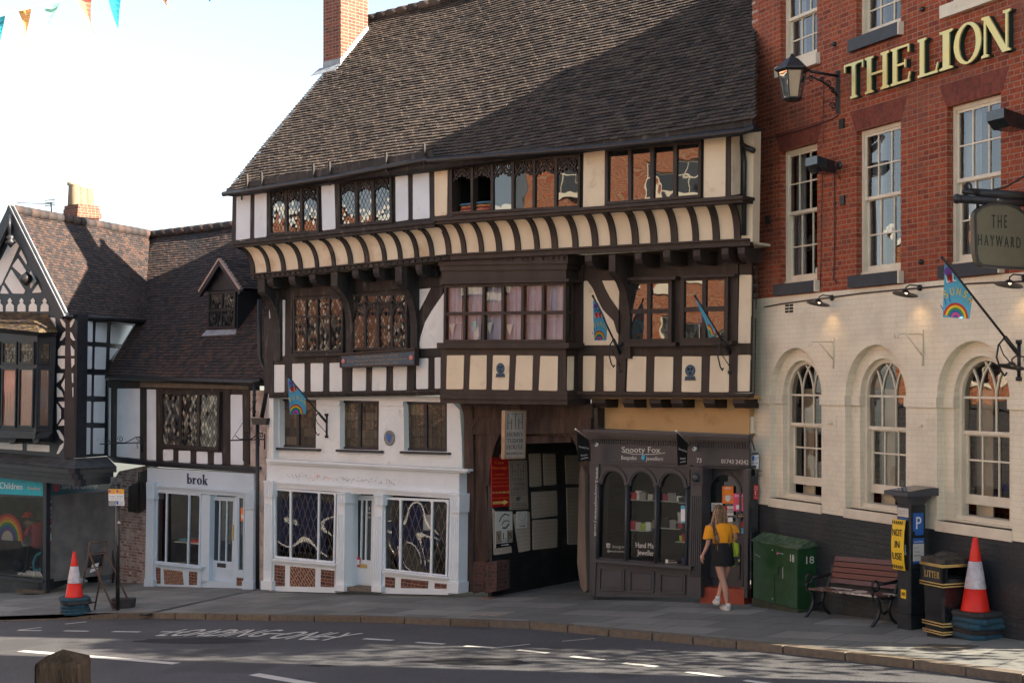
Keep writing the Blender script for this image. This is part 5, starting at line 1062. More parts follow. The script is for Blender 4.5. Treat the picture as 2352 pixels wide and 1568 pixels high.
def dnote(x0,y0,x1,y1,cols,texts,name='door_notice',pl=TD,off=.012,par=None,cvf=cI):
 q=PQ(pl,cvf((x0,y0),(x1,y0),(x1,y1),(x0,y1)),off);mb=MB();mats=[cols[0]];q.rect(mb,0,0,q.W,q.H,0,.004)
 for(a0,b0,a1,b1,c)in cols[1:]:mats.append(c);mb.m=len(mats)-1;q.rect(mb,a0*q.W,b0*q.H,a1*q.W,b1*q.H,.002,.003)
 for(s,a0,b0,a1,h,c)in texts:mats.append(c);mb.m=len(mats)-1;txt(mb,s,q.P(a0,b0),q.P(a1,b0),h*q.H,q.n,.0035,.001)
 return mb.build(name,mats,par or dr2)
dnote(1887,705,1965,825,['orange'],[('OPEN',.2,.82,.8,.12,'white'),('PLEASE USE',.12,.66,.88,.07,'yellow'),('FACE COVERING',.12,.55,.88,.06,'yellow')]);q=PQ(TD,cI((1895,765),(1958,765),(1958,818),(1895,818)),.018);mb=MB();q.poly(mb,[(q.W*a,q.H*b)for a,b in((.2,.9),(.5,.98),(.8,.9),(.78,.35),(.6,.1),(.4,.1),(.22,.35))],0,.002);q.line(mb,[(q.W*.2,q.H*.85),(.0,q.H*.8),(q.W*.1,q.H*.45),(q.W*.22,q.H*.4)],.006,0,.002);q.line(mb,[(q.W*.8,q.H*.85),(q.W,q.H*.8),(q.W*.9,q.H*.45),(q.W*.78,q.H*.4)],.006,0,.002);mb.build('door_notice','offwhite',dr2)
dnote(1965,755,2040,878,['pink',(.25,.1,.75,.35,'white')],[('OPEN',.15,.8,.85,.12,'white'),('ONLY ONE',.1,.62,.9,.09,'orange'),('PERSON AT',.1,.50,.9,.09,'orange'),('ONE TIME',.1,.38,.9,.09,'orange')])
dnote(1812,820,1890,880,['offwhite'],[('Please',.15,.6,.6,.16,'black'),('ring the bell',.15,.3,.8,.13,'black')]);dnote(1892,843,1965,908,['offwhite',(0,0,.42,1,'red')],[('CLOSED',.05,.3,.98,.42,'black')])
dnote(1910,922,1960,952,['white'],[('notice',.1,.5,.8,.2,'black')])if False else dnote(1910,922,1960,952,['white'],[])
dnote(2005,950,2036,988,['red'],[]);dnote(1990,995,2036,1035,['skyblue'],[])
mb=MB();p=TD.pt(cI((2015,908))[0],.012);mb.tube([p,p-m0*.004],.07,16);mb.build('door_notice','navy',dr2);mb=MB();q=PQ(TD,cI((1998,892),(2032,892),(2032,925),(1998,925)),.019);q.line(mb,[(.1*q.W,.7*q.H),(.9*q.W,.7*q.H)],.01,0,.002);q.line(mb,[(.5*q.W,.9*q.H),(.5*q.W,.1*q.H)],.01,.001,.002);q.line(mb,arc(.2*q.W,.5*q.H,.02,.02,180,360,6),.008,.002,.002);q.line(mb,arc(.8*q.W,.5*q.H,.02,.02,180,360,6),.008,.002,.002);mb.build('door_notice','gold',dr2)
beam(TD,cI((1735,1396),(2040,1412),(2040,1422),(1735,1406)),.06,.1,'brass',tud,'threshold')
pm('red_tile',(.26,.045,.025),(.34,.07,.035),sc=6,rough=.5)
mb=MB();st=TS.pt(cI((1733,1404))[0]),TS.pt(cI((2040,1424))[0]);mb.prism([st[0],st[1],st[1]-V((0,0,.45)),st[0]-V((0,0,.35))],m0*.5);mb.build('door_step','red_tile',tud)
mb=MB();a,b=TS.pt(cI((1742,580))[0]),TD.pt(cI((1742,580))[0]);mb.prism([a,TS.pt(cI((1738,1400))[0]),TS.pt(cI((1738,1400))[0])+m0*.3,a+m0*.3],-U0*.05);a,b=TS.pt(cI((1742,580))[0]),TS.pt(cI((2072,585))[0]);mb.prism([a,b,b+m0*.4,a+m0*.4],V((0,0,.05)));mb.build('door_reveal',G,tud)
c=cI((1200,468),(1467,472),(1196,518),(1302,521),(1366,524),(1486,527),(1710,540),(1744,541),(1882,545),(2070,553))
dectxt('Snooty Fox',TS,c[0],c[1],13,'offwhite',fs_,.042,serif=False,th=.004);dectxt('Bespoke',TS,c[2],c[3],9,'offwhite',fs_,.042);dectxt('Jewellers',TS,c[4],c[5],9,'offwhite',fs_,.042)
dectxt('73',TS,c[6],c[7],10,'offwhite',fs_,.003);dectxt('01743 24242',TS,c[8],c[9],9.5,'offwhite',fs_,.003)
mb=MB();p=TS.pt(cI((1340,508))[0],.05);mb.lathe([(.0,-.05),(.035,-.03),(.04,0),(.02,.05),(0,.075)],p,10);mb.build('emblem','skyblue',fs_)
mb=MB();q=PQ(TS,cI((1195,465),(1490,468),(1490,490),(1195,487)),.044);q.line(mb,[(0,q.H*.9),(q.W*.25,q.H*.3),(q.W*.48,q.H*.2),(q.W*.5,0)],.01,0,.003);q.line(mb,[(q.W,q.H*.8),(q.W*.75,q.H*.3),(q.W*.53,q.H*.2),(q.W*.5,0)],.01,.001,.003);mb.build('lettering','offwhite',fs_)
a,b=TS.pt(cI((1010,572))[0],.03),TS.pt(cI((998,1052))[0],.03)
mb=MB();txt(mb,'www.snootyfoxjewellery.co.uk',a,b,.075,TS.n,.003,.002,up=U0);mb.build('lettering','offwhite',tud)
c=cI((1278,1132),(1436,1140),(1288,1182),(1422,1192),(1117,1135),(1210,1138),(1080,1162),(1212,1168))
dectxt('Hand Made',TS,c[0],c[1],12,'offwhite',w3,-.035);dectxt('Jewellery',TS,c[2],c[3],12,'offwhite',w3,-.035);dectxt('Instagram',TS,c[4],c[5],7,'offwhite',w3,-.035);dectxt('@snootyfoxjewellery',TS,c[6],c[7],5,'offwhite',w3,-.035)
mb=MB();q=PQ(TS,cI((1080,1100),(1110,1101),(1110,1136),(1080,1135)),-.035);q.line(mb,[(.01,.01),(q.W-.01,.01),(q.W-.01,q.H-.01),(.01,q.H-.01)],.012,0,.002,True);q.line(mb,arc(q.W/2,q.H/2,q.W*.22,q.W*.22,0,360,10),.01,.001,.002);mb.build('emblem','offwhite',w3)
dnote(1490,1208,1578,1243,['black',(.04,.15,.25,.85,'offwhite')],[('find us on',.32,.6,.8,.2,'grey'),('facebook',.3,.15,.95,.28,'offwhite')],'window_notice',TS,-.03,w3);dnote(1605,1195,1653,1250,['navy'],[],'window_notice',TS,-.03,w3)
dnote(1600,840,1663,958,['white',(0,.8,1,1,'skyblue'),(0,0,1,.08,'skyblue')],[],'window_notice',TS,-.03,w3)
mb=MB();shelves=[]
for(a0,a1,y,d)in((.16,.40,.30,.45),(.16,.40,.62,.45),(.40,.72,.34,.5),(.72,.99,.22,.35),(.72,.99,.42,.35),(.40,.72,.62,.5),(.75,.99,.62,.35)):
 p=[q3.P(a0,y,-d),q3.P(a1,y,-d),q3.P(a1,y,-d-.28),q3.P(a0,y,-d-.28)];mb.prism(p,V((0,0,-.015)));shelves.append((a0,a1,y,d))
mb.build('display_shelf','shelf_pale',w3);mb=MB()
for a in(.16,.40,.72,.985):mb.bar(q3.P(a,.0,-.6),q3.P(a,.64,-.6),.03,c=0)
mb.build('shelf_upright','iron_black',w3)
cols=['offwhite','white','white','lime','offwhite','crimson','tan','black','grey','darkgreen','purple'];k_=0
pos=['upper','lower','middle','right']
mats_word=dict(offwhite='cream',white='white',crimson='dark red',tan='brown',black='black',grey='grey',darkgreen='dark green',purple='purple',lime='green')
for(a0,a1,y,d)in shelves:
 for j in range(4):
  a=a0+(a1-a0)*(j+.5+rs_.uniform(-.2,.2))/4;c_=rs_.choice(cols);h=rs_.uniform(.07,.17);w_=rs_.uniform(.045,.085);p=q3.P(a,y,-d-.12);mb=MB();mb.box((-w_,-w_*.7,0),(w_,w_*.7,h));mb.box((-w_*1.06,-w_*.75,h*.62),(w_*1.06,w_*.75,h*1.02))
  mb.v=[Matrix.Rotation(math.atan2(U0.y,U0.x),4,'Z')@v+p for v in mb.v]
  mb.build('jewellery_box',c_,None,loc=p,label='small jewellery box standing on a shelf inside the grey jeweller shop window',category='box',group='jewellery boxes on display behind the arched shop window')
  # ================================================================ WALLS BETWEEN, PIPES
mb=MB();g1=T1.pt((618,700));g1=V((g1.x,g1.y,0));mb.prism([g1,g1+V((0,0,EZ+2.4)),g1+m0*7+V((0,0,EZ+2.4)),g1+m0*7],U0*.15);mb.build('gable_wall','plaster_white',tud)
TG=TP(20.0)
mb=MB();slab(mb,TG,cF((60,-60),(240,-60),(232,10),(226,560),(205,640),(196,1500),(40,1500),(40,560)),0,.2);mb.build('gap_wall','plaster_pink',tud)
mb=MB();mb.tube([T0.pt(p,.12)for p in cE((176,400),(178,870),(188,930),(232,1000),(244,1060),(240,1140),(196,1395))],.05,8);mb.tube([T0.pt(p,.12)for p in cF((148,200),(148,1500))],.045,8)
mb.build('rainwater_pipe','iron_black',tud);mb=MB();slab(mb,T0,cF((98,158),(222,160),(215,212),(108,210)),.24,.2);mb.build('rainwater_hopper','iron_black',tud)
mb=MB();mb.tube([T0.pt(p,.1)for p in cB((2148,560),(2145,830))],.035,8);
for y in(640,700,780):mb.tube([T0.pt(p,.1)for p in cB((2147,y),(2147,y+12))],.05,8)
mb.build('rainwater_pipe','iron_black',tud)
# ================================================================ SMALL TIMBER HOUSE WITH WHITE SHOP
TK=TP(20.0);TKs=TP(19.92)
hk=TKs.pt(cC((1250,1155))[0]);brk=thing('shop_house','low timber-framed house with a dormer in its tiled roof and a small white shopfront','house',hk)
beam(TK,cB((905,515),(2105,545),(2112,1250),(905,1165)),0,.3,'timber_dark',brk,'timber_frame')
panels(TK,[cB(*p)for p in([(990,592),(1182,592),(1180,1185),(985,1165)],[(1238,598),(1315,600),(1320,1198),(1240,1195)],[(918,585),(934,585),(930,1160),(915,1160)],[(1378,1105),(1460,1105),(1460,1198),(1378,1200)],[(1508,1115),(1607,1117),(1605,1222),(1508,1215)],[(1660,1122),(1752,1125),(1752,1228),(1660,1225)],[(1808,1130),(1873,1133),(1875,1230),(1808,1230)],[(1948,643),(2045,645),(2055,1237),(1945,1232)])],'plaster_blue',brk)
beam(TK,cB((1185,525),(2095,548),(2095,598),(1185,580)),.05,.2,'oak_grey',brk);beam(TK,cB((905,515),(1190,522),(1190,585),(905,575)),.04,.2,'timber_dark',brk)
for x0,x1 in((1182,1238),(1318,1375),(1882,1945),(2050,2108)):beam(TK,cB((x0,590),(x1,592),(x1,1235),(x0,1200)),.02,.04,'timber_dark',brk,'post')
window(brk,PQ(TK,cB((1378,610),(1878,618),(1868,1118),(1375,1088))),[0,.333,.667,1],[0,1],fw=.09,bw=.09,fm='timber_dark',gm='glass_quarry',style='diamond',dw=.095,dh=.145,o=.08,th=.08,tilt=.03,gap=.004)if False else window(brk,PQ(TK,cB((1378,610),(1878,618),(1868,1118),(1375,1088))),[0,.333,.667,1],[0,1],fw=.09,bw=.09,fm='timber_dark',gm='glass_quarry',style='diamond',dw=.11,dh=.17,o=.08,th=.08,tilt=.02)
beam(TK,cB((1215,1203),(2160,1255),(2160,1275),(1215,1222)),.16,.4,'timber_blue',brk,'bressummer');beam(TK,cB((1225,1222),(2155,1275),(2155,1305),(1225,1245)),.10,.35,'timber_blue',brk,'bressummer')
beam(TK,cB((905,1165),(1215,1200),(1215,1240),(960,1215)),.1,.3,'timber_blue',brk,'bressummer')
W2='paint_white2'
kb=lambda pts,o,th,name='moulding',mat=W2:fb(pts,o,th,mat,name,brk,TKs,cC)
fk=kb(((1245,140),(2142,190),(2145,352),(1242,290)),0,.2,'fascia')
kb(((1300,285),(2068,340),(2068,352),(1300,297)),.06,.2);kb(((1300,297),(2068,352),(2068,364),(1300,310)),.03,.2);kb(((1300,310),(2068,364),(2068,385),(1300,335)),.0,.2)
for t,b_,cap,base in((((1238,290),(1300,294)),((1225,1095),(1290,1100)),((1234,262),(1304,266),(1300,410),(1236,405)),((1214,1080),(1294,1085),(1290,1160),(1214,1158))),(((2070,365),(2142,368)),((2058,1100),(2135,1106)),((2065,335),(2148,340),(2142,490),(2066,484)),((2044,1095),(2140,1102),(2136,1172),(2044,1168)))):
 _t=tud;tud_=brk
 o=fb((t[0],t[1],b_[1],b_[0]),.05,.25,W2,'pilaster',brk,TKs,cC);fb(cap,.10,.28,W2,'capital',brk,TKs,cC);fb(base,.11,.28,W2,'pilaster_base',brk,TKs,cC)
 q=PQ(TKs,cC(*cap),.10);mb=MB()
 for i in range(3):cx=q.W*(i+.8)/3.6;q.line(mb,[(cx-q.W*.1,q.H*.1),(cx-q.W*.1,q.H*.7),(cx,q.H*.85),(cx+q.W*.1,q.H*.7),(cx+q.W*.1,q.H*.1)],.008,.008,.008)
 mb.build('capital_carving',W2,o)
wk,qk=shopwin(((1328,332),(1705,362),(1692,978),(1318,940)),[0,.22,.75,1],cvf=cC,pl=TKs,mat=W2,gm='glass_clear',par=brk,depth=2.2,lmat='shop_wall2',flo='shop_floor')
kb(((1300,940),(1702,978),(1700,995),(1300,955)),.08,.2,'window_sill');kb(((1300,955),(1702,995),(1692,1170),(1300,1158)),0,.2,'stallriser')
kb(((1700,365),(1775,370),(1762,1100),(1690,1130)),-.02,.2,'door_post');kb(((1690,1095),(2050,1110),(2050,1172),(1690,1165)),-.02,.3,'plinth')
kb(((1985,385),(2018,388),(2010,1110),(1975,1108)),0,.2,'door_post');kb(((2010,1010),(2066,1018),(2050,1170),(2005,1165)),0,.2,'stallriser')
for i,pts in enumerate((((1316,978),(1355,985),(1355,1120),(1318,1120)),((1380,995),(1540,1015),(1550,1127),(1388,1123)),((1595,1015),(1665,1020),(1662,1128),(1595,1128)),((1998,1064),(2055,1070),(2042,1135),(1998,1133)))):kb(pts,.006,.02,'brick_panel','brick_inset' if i==1 else 'brick_inset2')
TKd=TP(20.05);dq=PQ(TKd,cC((1772,380),(1992,392),(1975,1110),(1758,1085)));door=MB();W_,H_=dq.W,dq.H
for a in((0,0,W_,H_*.24),(0,H_*.24,.10,H_),(W_-.10,H_*.24,W_,H_),(.10,H_-.09,W_-.10,H_)):dq.rect(door,*a,0,.05)
for t in(.36,.70):x=.1+(W_-.2)*t;dq.rect(door,x-.015,H_*.24,x+.015,H_-.09,-.002,.04)
dk=door.build('door',W2,brk);mb=MB();mb.face([dq.M(x,y,-.03)for x,y in((.08,H_*.23),(W_-.08,H_*.23),(W_-.08,H_-.07),(.08,H_-.07))]);mb.build('pane','glass_dark',dk)
mb=MB();dq.rect(mb,W_*.35,H_*.165,W_*.68,H_*.215,.01,.012);mb.build('letterbox','iron_black',dk);mb=MB();dq.rect(mb,W_-.09,H_*.50,W_-.05,H_*.68,.02,.02);mb.build('push_plate','brass',dk)
for z in(.09,.11,.13,.15):mb=MB();dq.rect(mb,.06,H_*z,W_-.06,H_*z+.01,.008,.01);mb.build('door_moulding',W2,dk)
slt=window(brk,PQ(TKs,cC((2010,382),(2068,386),(2062,1018),(2008,1008)),-.02),[0,1],[0,1],fw=.03,bw=.03,fm=W2,gm='glass_dark',style='plain',o=.02,th=.05)
q=PQ(TKs,cC((2033,478),(2063,480),(2062,592),(2033,590)),-.01);mb=MB();mb.m=0;q.rect(mb,0,0,q.W,q.H,0,.003);mb.m=1;q.rect(mb,q.W*.2,q.H*.2,q.W*.8,q.H*.5,.002,.003);mb.build('window_notice',['orange','offwhite'],slt)
c=cC((1583,272),(1757,286));dectxt('brok',TKs,c[0],c[1],23,'navy',fk,.004,serif=True,th=.015)
def lbox(mb,q,a0,b0,a1,b1,d0,d1):mb.prism([q.P(a0,b0,-d0),q.P(a1,b0,-d0),q.P(a1,b1,-d0),q.P(a0,b1,-d0)],-q.n*(d1-d0))
tb=thing('display_table','thin legged white display table inside the white shop window with folded clothes on it','table',qk.P(.5,.05,-.7));mb=MB();lbox(mb,qk,.08,.27,.98,.285,.4,1.1);mb.build('table_top','white',tb)
for a in(.35,.93):mb=MB();mb.bar(qk.P(a,0.02,-.45),qk.P(a,.27,-.45),.02);mb.build('leg','white',tb)
for a0,a1,c_,w_ in((.1,.3,'skyblue','pale blue'),(.34,.62,'cone_red','coral red'),(.66,.95,'tan','tan')):
 mb=MB()
 for j in range(3):lbox(mb,qk,a0+.01*j,.286+.011*j,a1-.008*j,.296+.011*j,.5,.95)
 mb.build('folded_clothes',c_,None,loc=qk.P((a0+a1)/2,.286,-.7),label=f'{w_} pile of folded clothes on the table inside the white shop window',category='clothes',group='piles of folded clothes in the shop window')
mb=MB();p=qk.P(.52,.80,-1.3);mb.lathe([(0,-.06),(.035,-.05),(.04,0),(.02,.05),(0,.06)],p,10);o_=mb.build('bulb','red_glow',None,loc=p,label='small glowing red lamp hanging inside the little white shop',category='lamp')
mb=MB();lbox(mb,qk,.30,.84,.9,.855,1.2,1.24);mb.build('ceiling_rail','tan',wk)
mb=MB();mb.prism([qk.P(.80,.42,-.9),qk.P(.99,.40,-.9),qk.P(.97,.86,-.9),qk.P(.84,.86,-.9)],-qk.n*.12);mb.build('hanging_garment','navy',None,loc=qk.P(.9,.86,-.9),label='dark blue garment hanging at the right of the white shop window',category='clothes')
TKe=TP(19.75);kEL,kER=TKe.pt((236,866)),TKe.pt((622,878));zk=EZ+4.24;s_=(4.24-(kEL.z-EZ))/1.1
kRL=V((kEL.x,kEL.y,0))+m0*s_;kRL.z=zk;kRR=V((kER.x,kER.y,0))+m0*s_;kRR.z=zk;kRR+=U0*.6;kER2=kER+U0*.3
kn=(kER-kEL).cross(kRL-kEL).normalized();kn=kn if kn.z>0 else-kn
def khit(x,y):r=ray(x,y);c=V((0,0,EZ));return c+r*((kEL-c).dot(kn)/r.dot(kn))
def kkeep(p):
 x=CX+F*p.x/p.y;y=CH-F*(p.z-EZ)/p.y
 b=250+(865-y)*79/130 if y>735 else 329+(735-y)*16/195
 return x>b-12
kRL2=kRL-U0*3;kEL-=U0*1.5
mb=MB();tile_patch(mb,kEL,kER2,kRR,kRL2,gauge=.10,tw=.17,keep=kkeep,sag=.03);mb.build('roof','tile_roof2',brk)
kEL+=U0*1.5;mb=MB();P5=[khit(*p)-kn*.04 for p in((244,866),(322,737),(338,541))]+[kRR-kn*.04,kER2-kn*.04];mb.prism(P5,-kn*.1);mb.build('roof_deck','timber_dark',brk)
mb=MB();a0=khit(345,540);
for i in range(24):
 a,b=a0.lerp(kRR,i/24),a0.lerp(kRR,(i+1.08)/24);mb.tube([a+V((0,0,.0)),b+V((0,0,.015))],[.13,.11],8)
mb.build('ridge_tiles','tile_roof2',brk)
mb=MB();mb.tube([TKe.pt(p,.06)for p in cB((900,495),(1500,520),(2140,540),(2200,520))],.055,8);mb.build('gutter','iron_black',brk)
mb=MB();a,b=TKe.pt(cB((905,500))[0]),TKe.pt(cB((2170,535))[0]);mb.prism([a,b,b+m0*.35,a+m0*.35],V((0,0,.06)));mb.build('eaves','timber_dark',brk)
db=khit(*cA((1752,1455))[0]);DP=Pl(-m0,db);mb=MB();P_=PX(DP,cA((1762,1120),(2012,1105),(2005,1450),(1755,1462)));mb.prism(P_,m0*1.9);dm=mb.build('dormer','timber_blue',brk)
ap,el_,er_=DP.pt(cA((1860,835))[0],.12),DP.pt(cA((1688,1112))[0],.12),DP.pt(cA((2036,1092))[0],.12)
mb=MB();mb.prism([DP.pt(cA((1860,870))[0]),DP.pt(cA((1715,1118))[0]),DP.pt(cA((2012,1100))[0])],m0*1.5);mb.build('dormer_gable','timber_blue',brk)
mb=MB();back=m0*2.1;tile_patch(mb,er_,er_+back,ap+back,ap,gauge=.1,tw=.16);tile_patch(mb,el_+back,el_,ap,ap+back,gauge=.1,tw=.16);mb.build('dormer_roof','tile_roof2',brk)
mb=MB();mb.bar(el_-V((0,0,.02)),ap-V((0,0,.02)),.05,.10,up=m0);mb.bar(er_-V((0,0,.02)),ap-V((0,0,.02)),.05,.10,up=m0);mb.build('verge','verge_pink',brk);
mb=MB();mb.bar(el_-V((0,0,.11))-m0*.0,ap-V((0,0,.11)),.1,.08,up=m0);mb.bar(er_-V((0,0,.11)),ap-V((0,0,.11)),.1,.08,up=m0);mb.build('bargeboard','timber_blue',brk)
window(brk,PQ(DP,cA((1772,1125),(2002,1115),(1995,1425),(1768,1432)),.0),[0,.5,1],[0,.5,1],fw=.05,bw=.05,fm='timber_blue',gm='glass_leadtop',style='diamond',dw=.085,dh=.13,o=.05,th=.05)
mb=MB();mb.prism([khit(*p)+kn*.035 for p in cA((1708,1500),(1752,1452),(2004,1440),(1996,1486))],kn*-.02);mb.build('apron_flashing','lead_grey',brk)
TKb=TP(20.35);mb=MB();slab(mb,TKb,cC((1005,170),(1245,120),(1245,1160),(930,1160),(930,300)),0,.3);mb.build('brick_wall','brick_old',brk)
beam(TKb,cC((1085,300),(1165,260),(1160,520),(1080,510)),.12,.12,'timber_dark',brk,'corbel');beam(TKb,cC((1165,180),(1240,160),(1235,480),(1160,520)),.06,.1,'timber_dark',brk,'post')
mb=MB();mb.tube([TKb.pt(p,.1)for p in cC((930,460),(940,760),(965,1000),(945,1150))],.03,6);mb.build('cable','iron_black',brk)
# ================================================================ GABLED BUILDING WITH CHARITY SHOP
GC=V((-.3067*34,34,0));ug=V((.802,-.598,0)).normalized();FG=Pl((-.598,-.802),GC);SG=Pl((.9935,-.114),GC);su=V((.114,.9935,0)).normalized();bk=V((.598,.802,0))
gab=thing('gabled_house','black and white gabled house with patterned timbering and a charity shop below','house',V((GC.x,GC.y,gz(GC.x,GC.y))))
TBk='timber_blue'
mb=MB();slab(mb,FG,cA((-420,1250),(75,430),(528,1345))+cB((655,-40),(640,1180),(-420,1110)),0,.3);mb.build('timber_frame',TBk,gab)
mb=MB();mb.prism(PX(SG,cB((655,-30),(1225,15),(905,470),(905,1160),(640,1180))),-SG.n*.3);mb.build('timber_frame',TBk,gab)
panels(SG,[cB(*p)for p in([(697,25),(785,25),(782,200),(693,190)],[(815,32),(905,38),(900,205),(808,198)],[(940,45),(1125,62),(1030,218),(935,212)],[(690,232),(780,238),(775,428),(687,425)],[(806,240),(898,245),(892,432),(802,430)],[(932,248),(1000,255),(930,355)],[(683,475),(775,475),(770,655),(680,655)],[(800,478),(893,480),(888,660),(797,655)],[(678,700),(770,700),(766,880),(678,880)],[(795,703),(888,703),(884,882),(793,880)],[(677,920),(766,922),(762,1145),(676,1148)],[(790,925),(884,925),(880,1142),(788,1142)])],'plaster_blue',gab)
panels(FG,[cA(*p)for p in([(38,1035),(95,930),(212,1110),(200,1135),(105,1135)],[(0,1135),(25,1060),(75,1135)],[(162,800),(178,765),(226,868),(222,892)],[(102,905),(150,835),(222,945),(190,985)],[(252,955),(262,942),(305,1030),(255,1095)],[(268,1130),(320,1055),(352,1125)],[(-20,900),(105,655),(160,730),(10,1060),(-20,1080)],[(385,1335),(465,1340),(470,1420),(440,1400)],[(-15,1350),(40,1340),(-15,1365)])],'plaster_white',gab)
for cx in(-12,82,180,276,376):
 mb=MB();slab(mb,FG,cA((cx-34,1286),(cx-32,1238),(cx-20,1222),(cx-10,1214),(cx-18,1196),(cx-8,1180),(cx,1172),(cx+8,1180),(cx+18,1196),(cx+10,1214),(cx+20,1222),(cx+34,1238),(cx+34,1286)),.012,.03);mb.build('infill_panel','plaster_white',gab)
def petals(cx,cy,w_,h,cvf):
 for sx in(-1,1):
  for sy in(-1,1):mb=MB();slab(mb,FG,cvf((cx,cy),(cx+sx*w_*.55,cy+sy*h*.30),(cx+sx*w_*.98,cy+sy*h*.95),(cx+sx*w_*.70,cy+sy*h*.95),(cx+sx*w_*.2,cy+sy*h*.5)),.012,.03);mb.build('infill_panel','plaster_white',gab)
petals(568,1440,66,95,cA);petals(543,1042,68,105,cB)
for sx in(-1,1):
 for sy in(-1,1):
  mb=MB();cx,cy=557,327;slab(mb,FG,cB((cx+sx*10,cy+sy*12),(cx+sx*68,cy+sy*12),(cx+sx*68,cy+sy*60),(cx+sx*40,cy+sy*98),(cx+sx*10,cy+sy*98)),.012,.03);mb.build('infill_panel','plaster_white',gab)
  mb=MB();cx,cy=548,563;slab(mb,FG,cB((cx+sx*68,cy+sy*100),(cx+sx*12,cy+sy*100),(cx+sx*28,cy+sy*55),(cx+sx*68,cy+sy*18)),.012,.03);mb.build('infill_panel','plaster_white',gab)
mb=MB();cx,cy=548,563;slab(mb,FG,cB((cx,cy-60),(cx+32,cy),(cx,cy+55),(cx-32,cy)),.012,.03);mb.build('infill_panel','plaster_white',gab)
for pts in(((490,702),(600,702),(565,752),(530,752)),((490,905),(600,905),(568,855),(525,855)),((480,720),(512,770),(512,840),(480,890)),((612,720),(578,770),(578,835),(612,885))):mb=MB();slab(mb,FG,cB(*pts),.012,.03);mb.build('infill_panel','plaster_white',gab)
panels(FG,[cB(*p)for p in([(-20,1045),(190,1055),(188,1112),(-20,1098)],[(228,1060),(415,1070),(414,1128),(228,1115)])],'plaster_white',gab)
mb=MB();slab(mb,FG,cA((75,385),(100,395),(548,1300),(520,1345),(488,1345),(85,520),(-60,830),(-140,830)),.40,.06);mb.build('bargeboard',TBk,gab)
a,b=FG.pt(cA((75,383))[0],.42),FG.pt(cA((540,1310))[0],.42);mb=MB();mb.prism([a,b,b+bk*.13+V((0,0,.03)),a+bk*.13+V((0,0,.03))],V((0,0,-.05)));mb.build('lead_capping','lead_pale',gab)
mb=MB();mb.tube([FG.pt(p,.46)for p in cA((78,470),(82,640))],.045,8);mb.tube([FG.pt(cA((90,y))[0],.46)for y in(640,660,680,700,720,748)],[.05,.12,.06,.14,.08,.01],8);mb.build('finial',TBk,gab)
mb=MB();mb.tube([FG.pt(cA((222,y))[0],.2)for y in(955,985,1020,1050,1070)],[.02,.14,.16,.10,.02],10);mb.build('gable_lamp','iron_black',gab)
rA=pz(*cA((95,430))[0],35.3);rB=khit(345,540);eA=pz(*cA((545,1310))[0],33.9);eB=khit(329,735)
gk=(rB-rA)
mb=MB();tile_patch(mb,eA,eB,rB,rA,gauge=.105,tw=.17,sag=.03);mb.build('roof','tile_roof2',gab)
gn=(eB-eA).cross(rA-eA).normalized();gn=gn if gn.z>0 else-gn
mb=MB();mb.prism([p-gn*.06 for p in(eA,eB,rB,rA)],-gn*.1);d=rA-eA;L2=V((rA.x,rA.y,eA.z))*2-V((eA.x,eA.y,eA.z));mb.prism([rA-V((0,0,.05)),rB-V((0,0,.05)),L2+(rB-rA),L2],V((0,0,-.1)));mb.build('roof_deck','tile_roof2',gab)
mb=MB()
for i in range(18):a,b=rA.lerp(rB,i/18),rA.lerp(rB,(i+1.06)/18);mb.tube([a,b+V((0,0,.02))],[.15,.12],8)
mb.build('ridge_tiles','tile_roof2',gab)
mb=MB();mb.tube([eA+V((.05,0,-.05)),eB+V((.08,-.05,-.05))],.07,8);mb.build('gutter','iron_black',gab)
cz=pz(*cA((660,560))[0],39.5);c1=Pl(-m0,cz);c2=Pl(U0,cz);wl=(c1.pt(cA((543,500))[0])-c1.pt(cA((660,500))[0])).length;w2=c2.pt(cA((838,500))[0])-c2.pt(cA((660,500))[0]);w2=V((w2.x,w2.y,0)).length
zt=c1.pt(cA((660,378))[0]).z;zb=cz.z-1.2;mb=MB()
def stk(e,z0,z1):p=V((cz.x,cz.y,z0))+U0*e-m0*e;mb.prism([p,p-U0*(wl+2*e),p-U0*(wl+2*e)+V((0,0,z1-z0)),p+V((0,0,z1-z0))],m0*(w2+2*e))
stk(0,zb,zt);stk(.05,zt-.36,zt-.22);stk(.02,zt-.22,zt-.1);fch=mb.build('chimney','brick_stack',gab)
for i,(dx,h)in enumerate(((.30,.66),(1.05,.60),(1.75,.58))):
 mb=MB();p=V((cz.x,cz.y,zt))-U0*wl*.5+m0*(w2*(i+.45)/3.1);mb.lathe([(.19,0),(.16,h-.12),(.2,h-.1),(.2,h-.04),(.15,h)],p,10);
 if i:
  for k in range(4):a=k*math.pi/2;mb.prism([p+V((.15*math.cos(a-.4),.15*math.sin(a-.4),h-.02)),p+V((.15*math.cos(a+.4),.15*math.sin(a+.4),h-.02)),p+V((.13*math.cos(a),.13*math.sin(a),h+.16))],V((0,0,.01)))
 mb.build('chimney_pot','pot_clay',fch)
ta=pz(*cA((465,505))[0],37.5);mb=MB();tp=pz(*cA((430,365))[0],37.5);t0=pz(*cA((147,370))[0],37.5);t1=pz(*cA((440,378))[0],37.5)
mb.tube([ta,pz(*cA((435,450))[0],37.5),tp],.02,6);mb.tube([t0,t1],.012,5)
for i in range(14):p=t0.lerp(t1,i/13);mb.bar(p-V((.1,.1,0)),p+V((.1,.1,0)),.008)
for y in(350,372,395):p=pz(*cA((425,y))[0],37.5);mb.bar(p-V((.15,0,0)),p+V((.12,0,.02)),.02)
mb.build('television_aerial','iron_black',None,loc=ta,label='thin television aerial on a bent mast above the black and white gable roof',category='aerial')
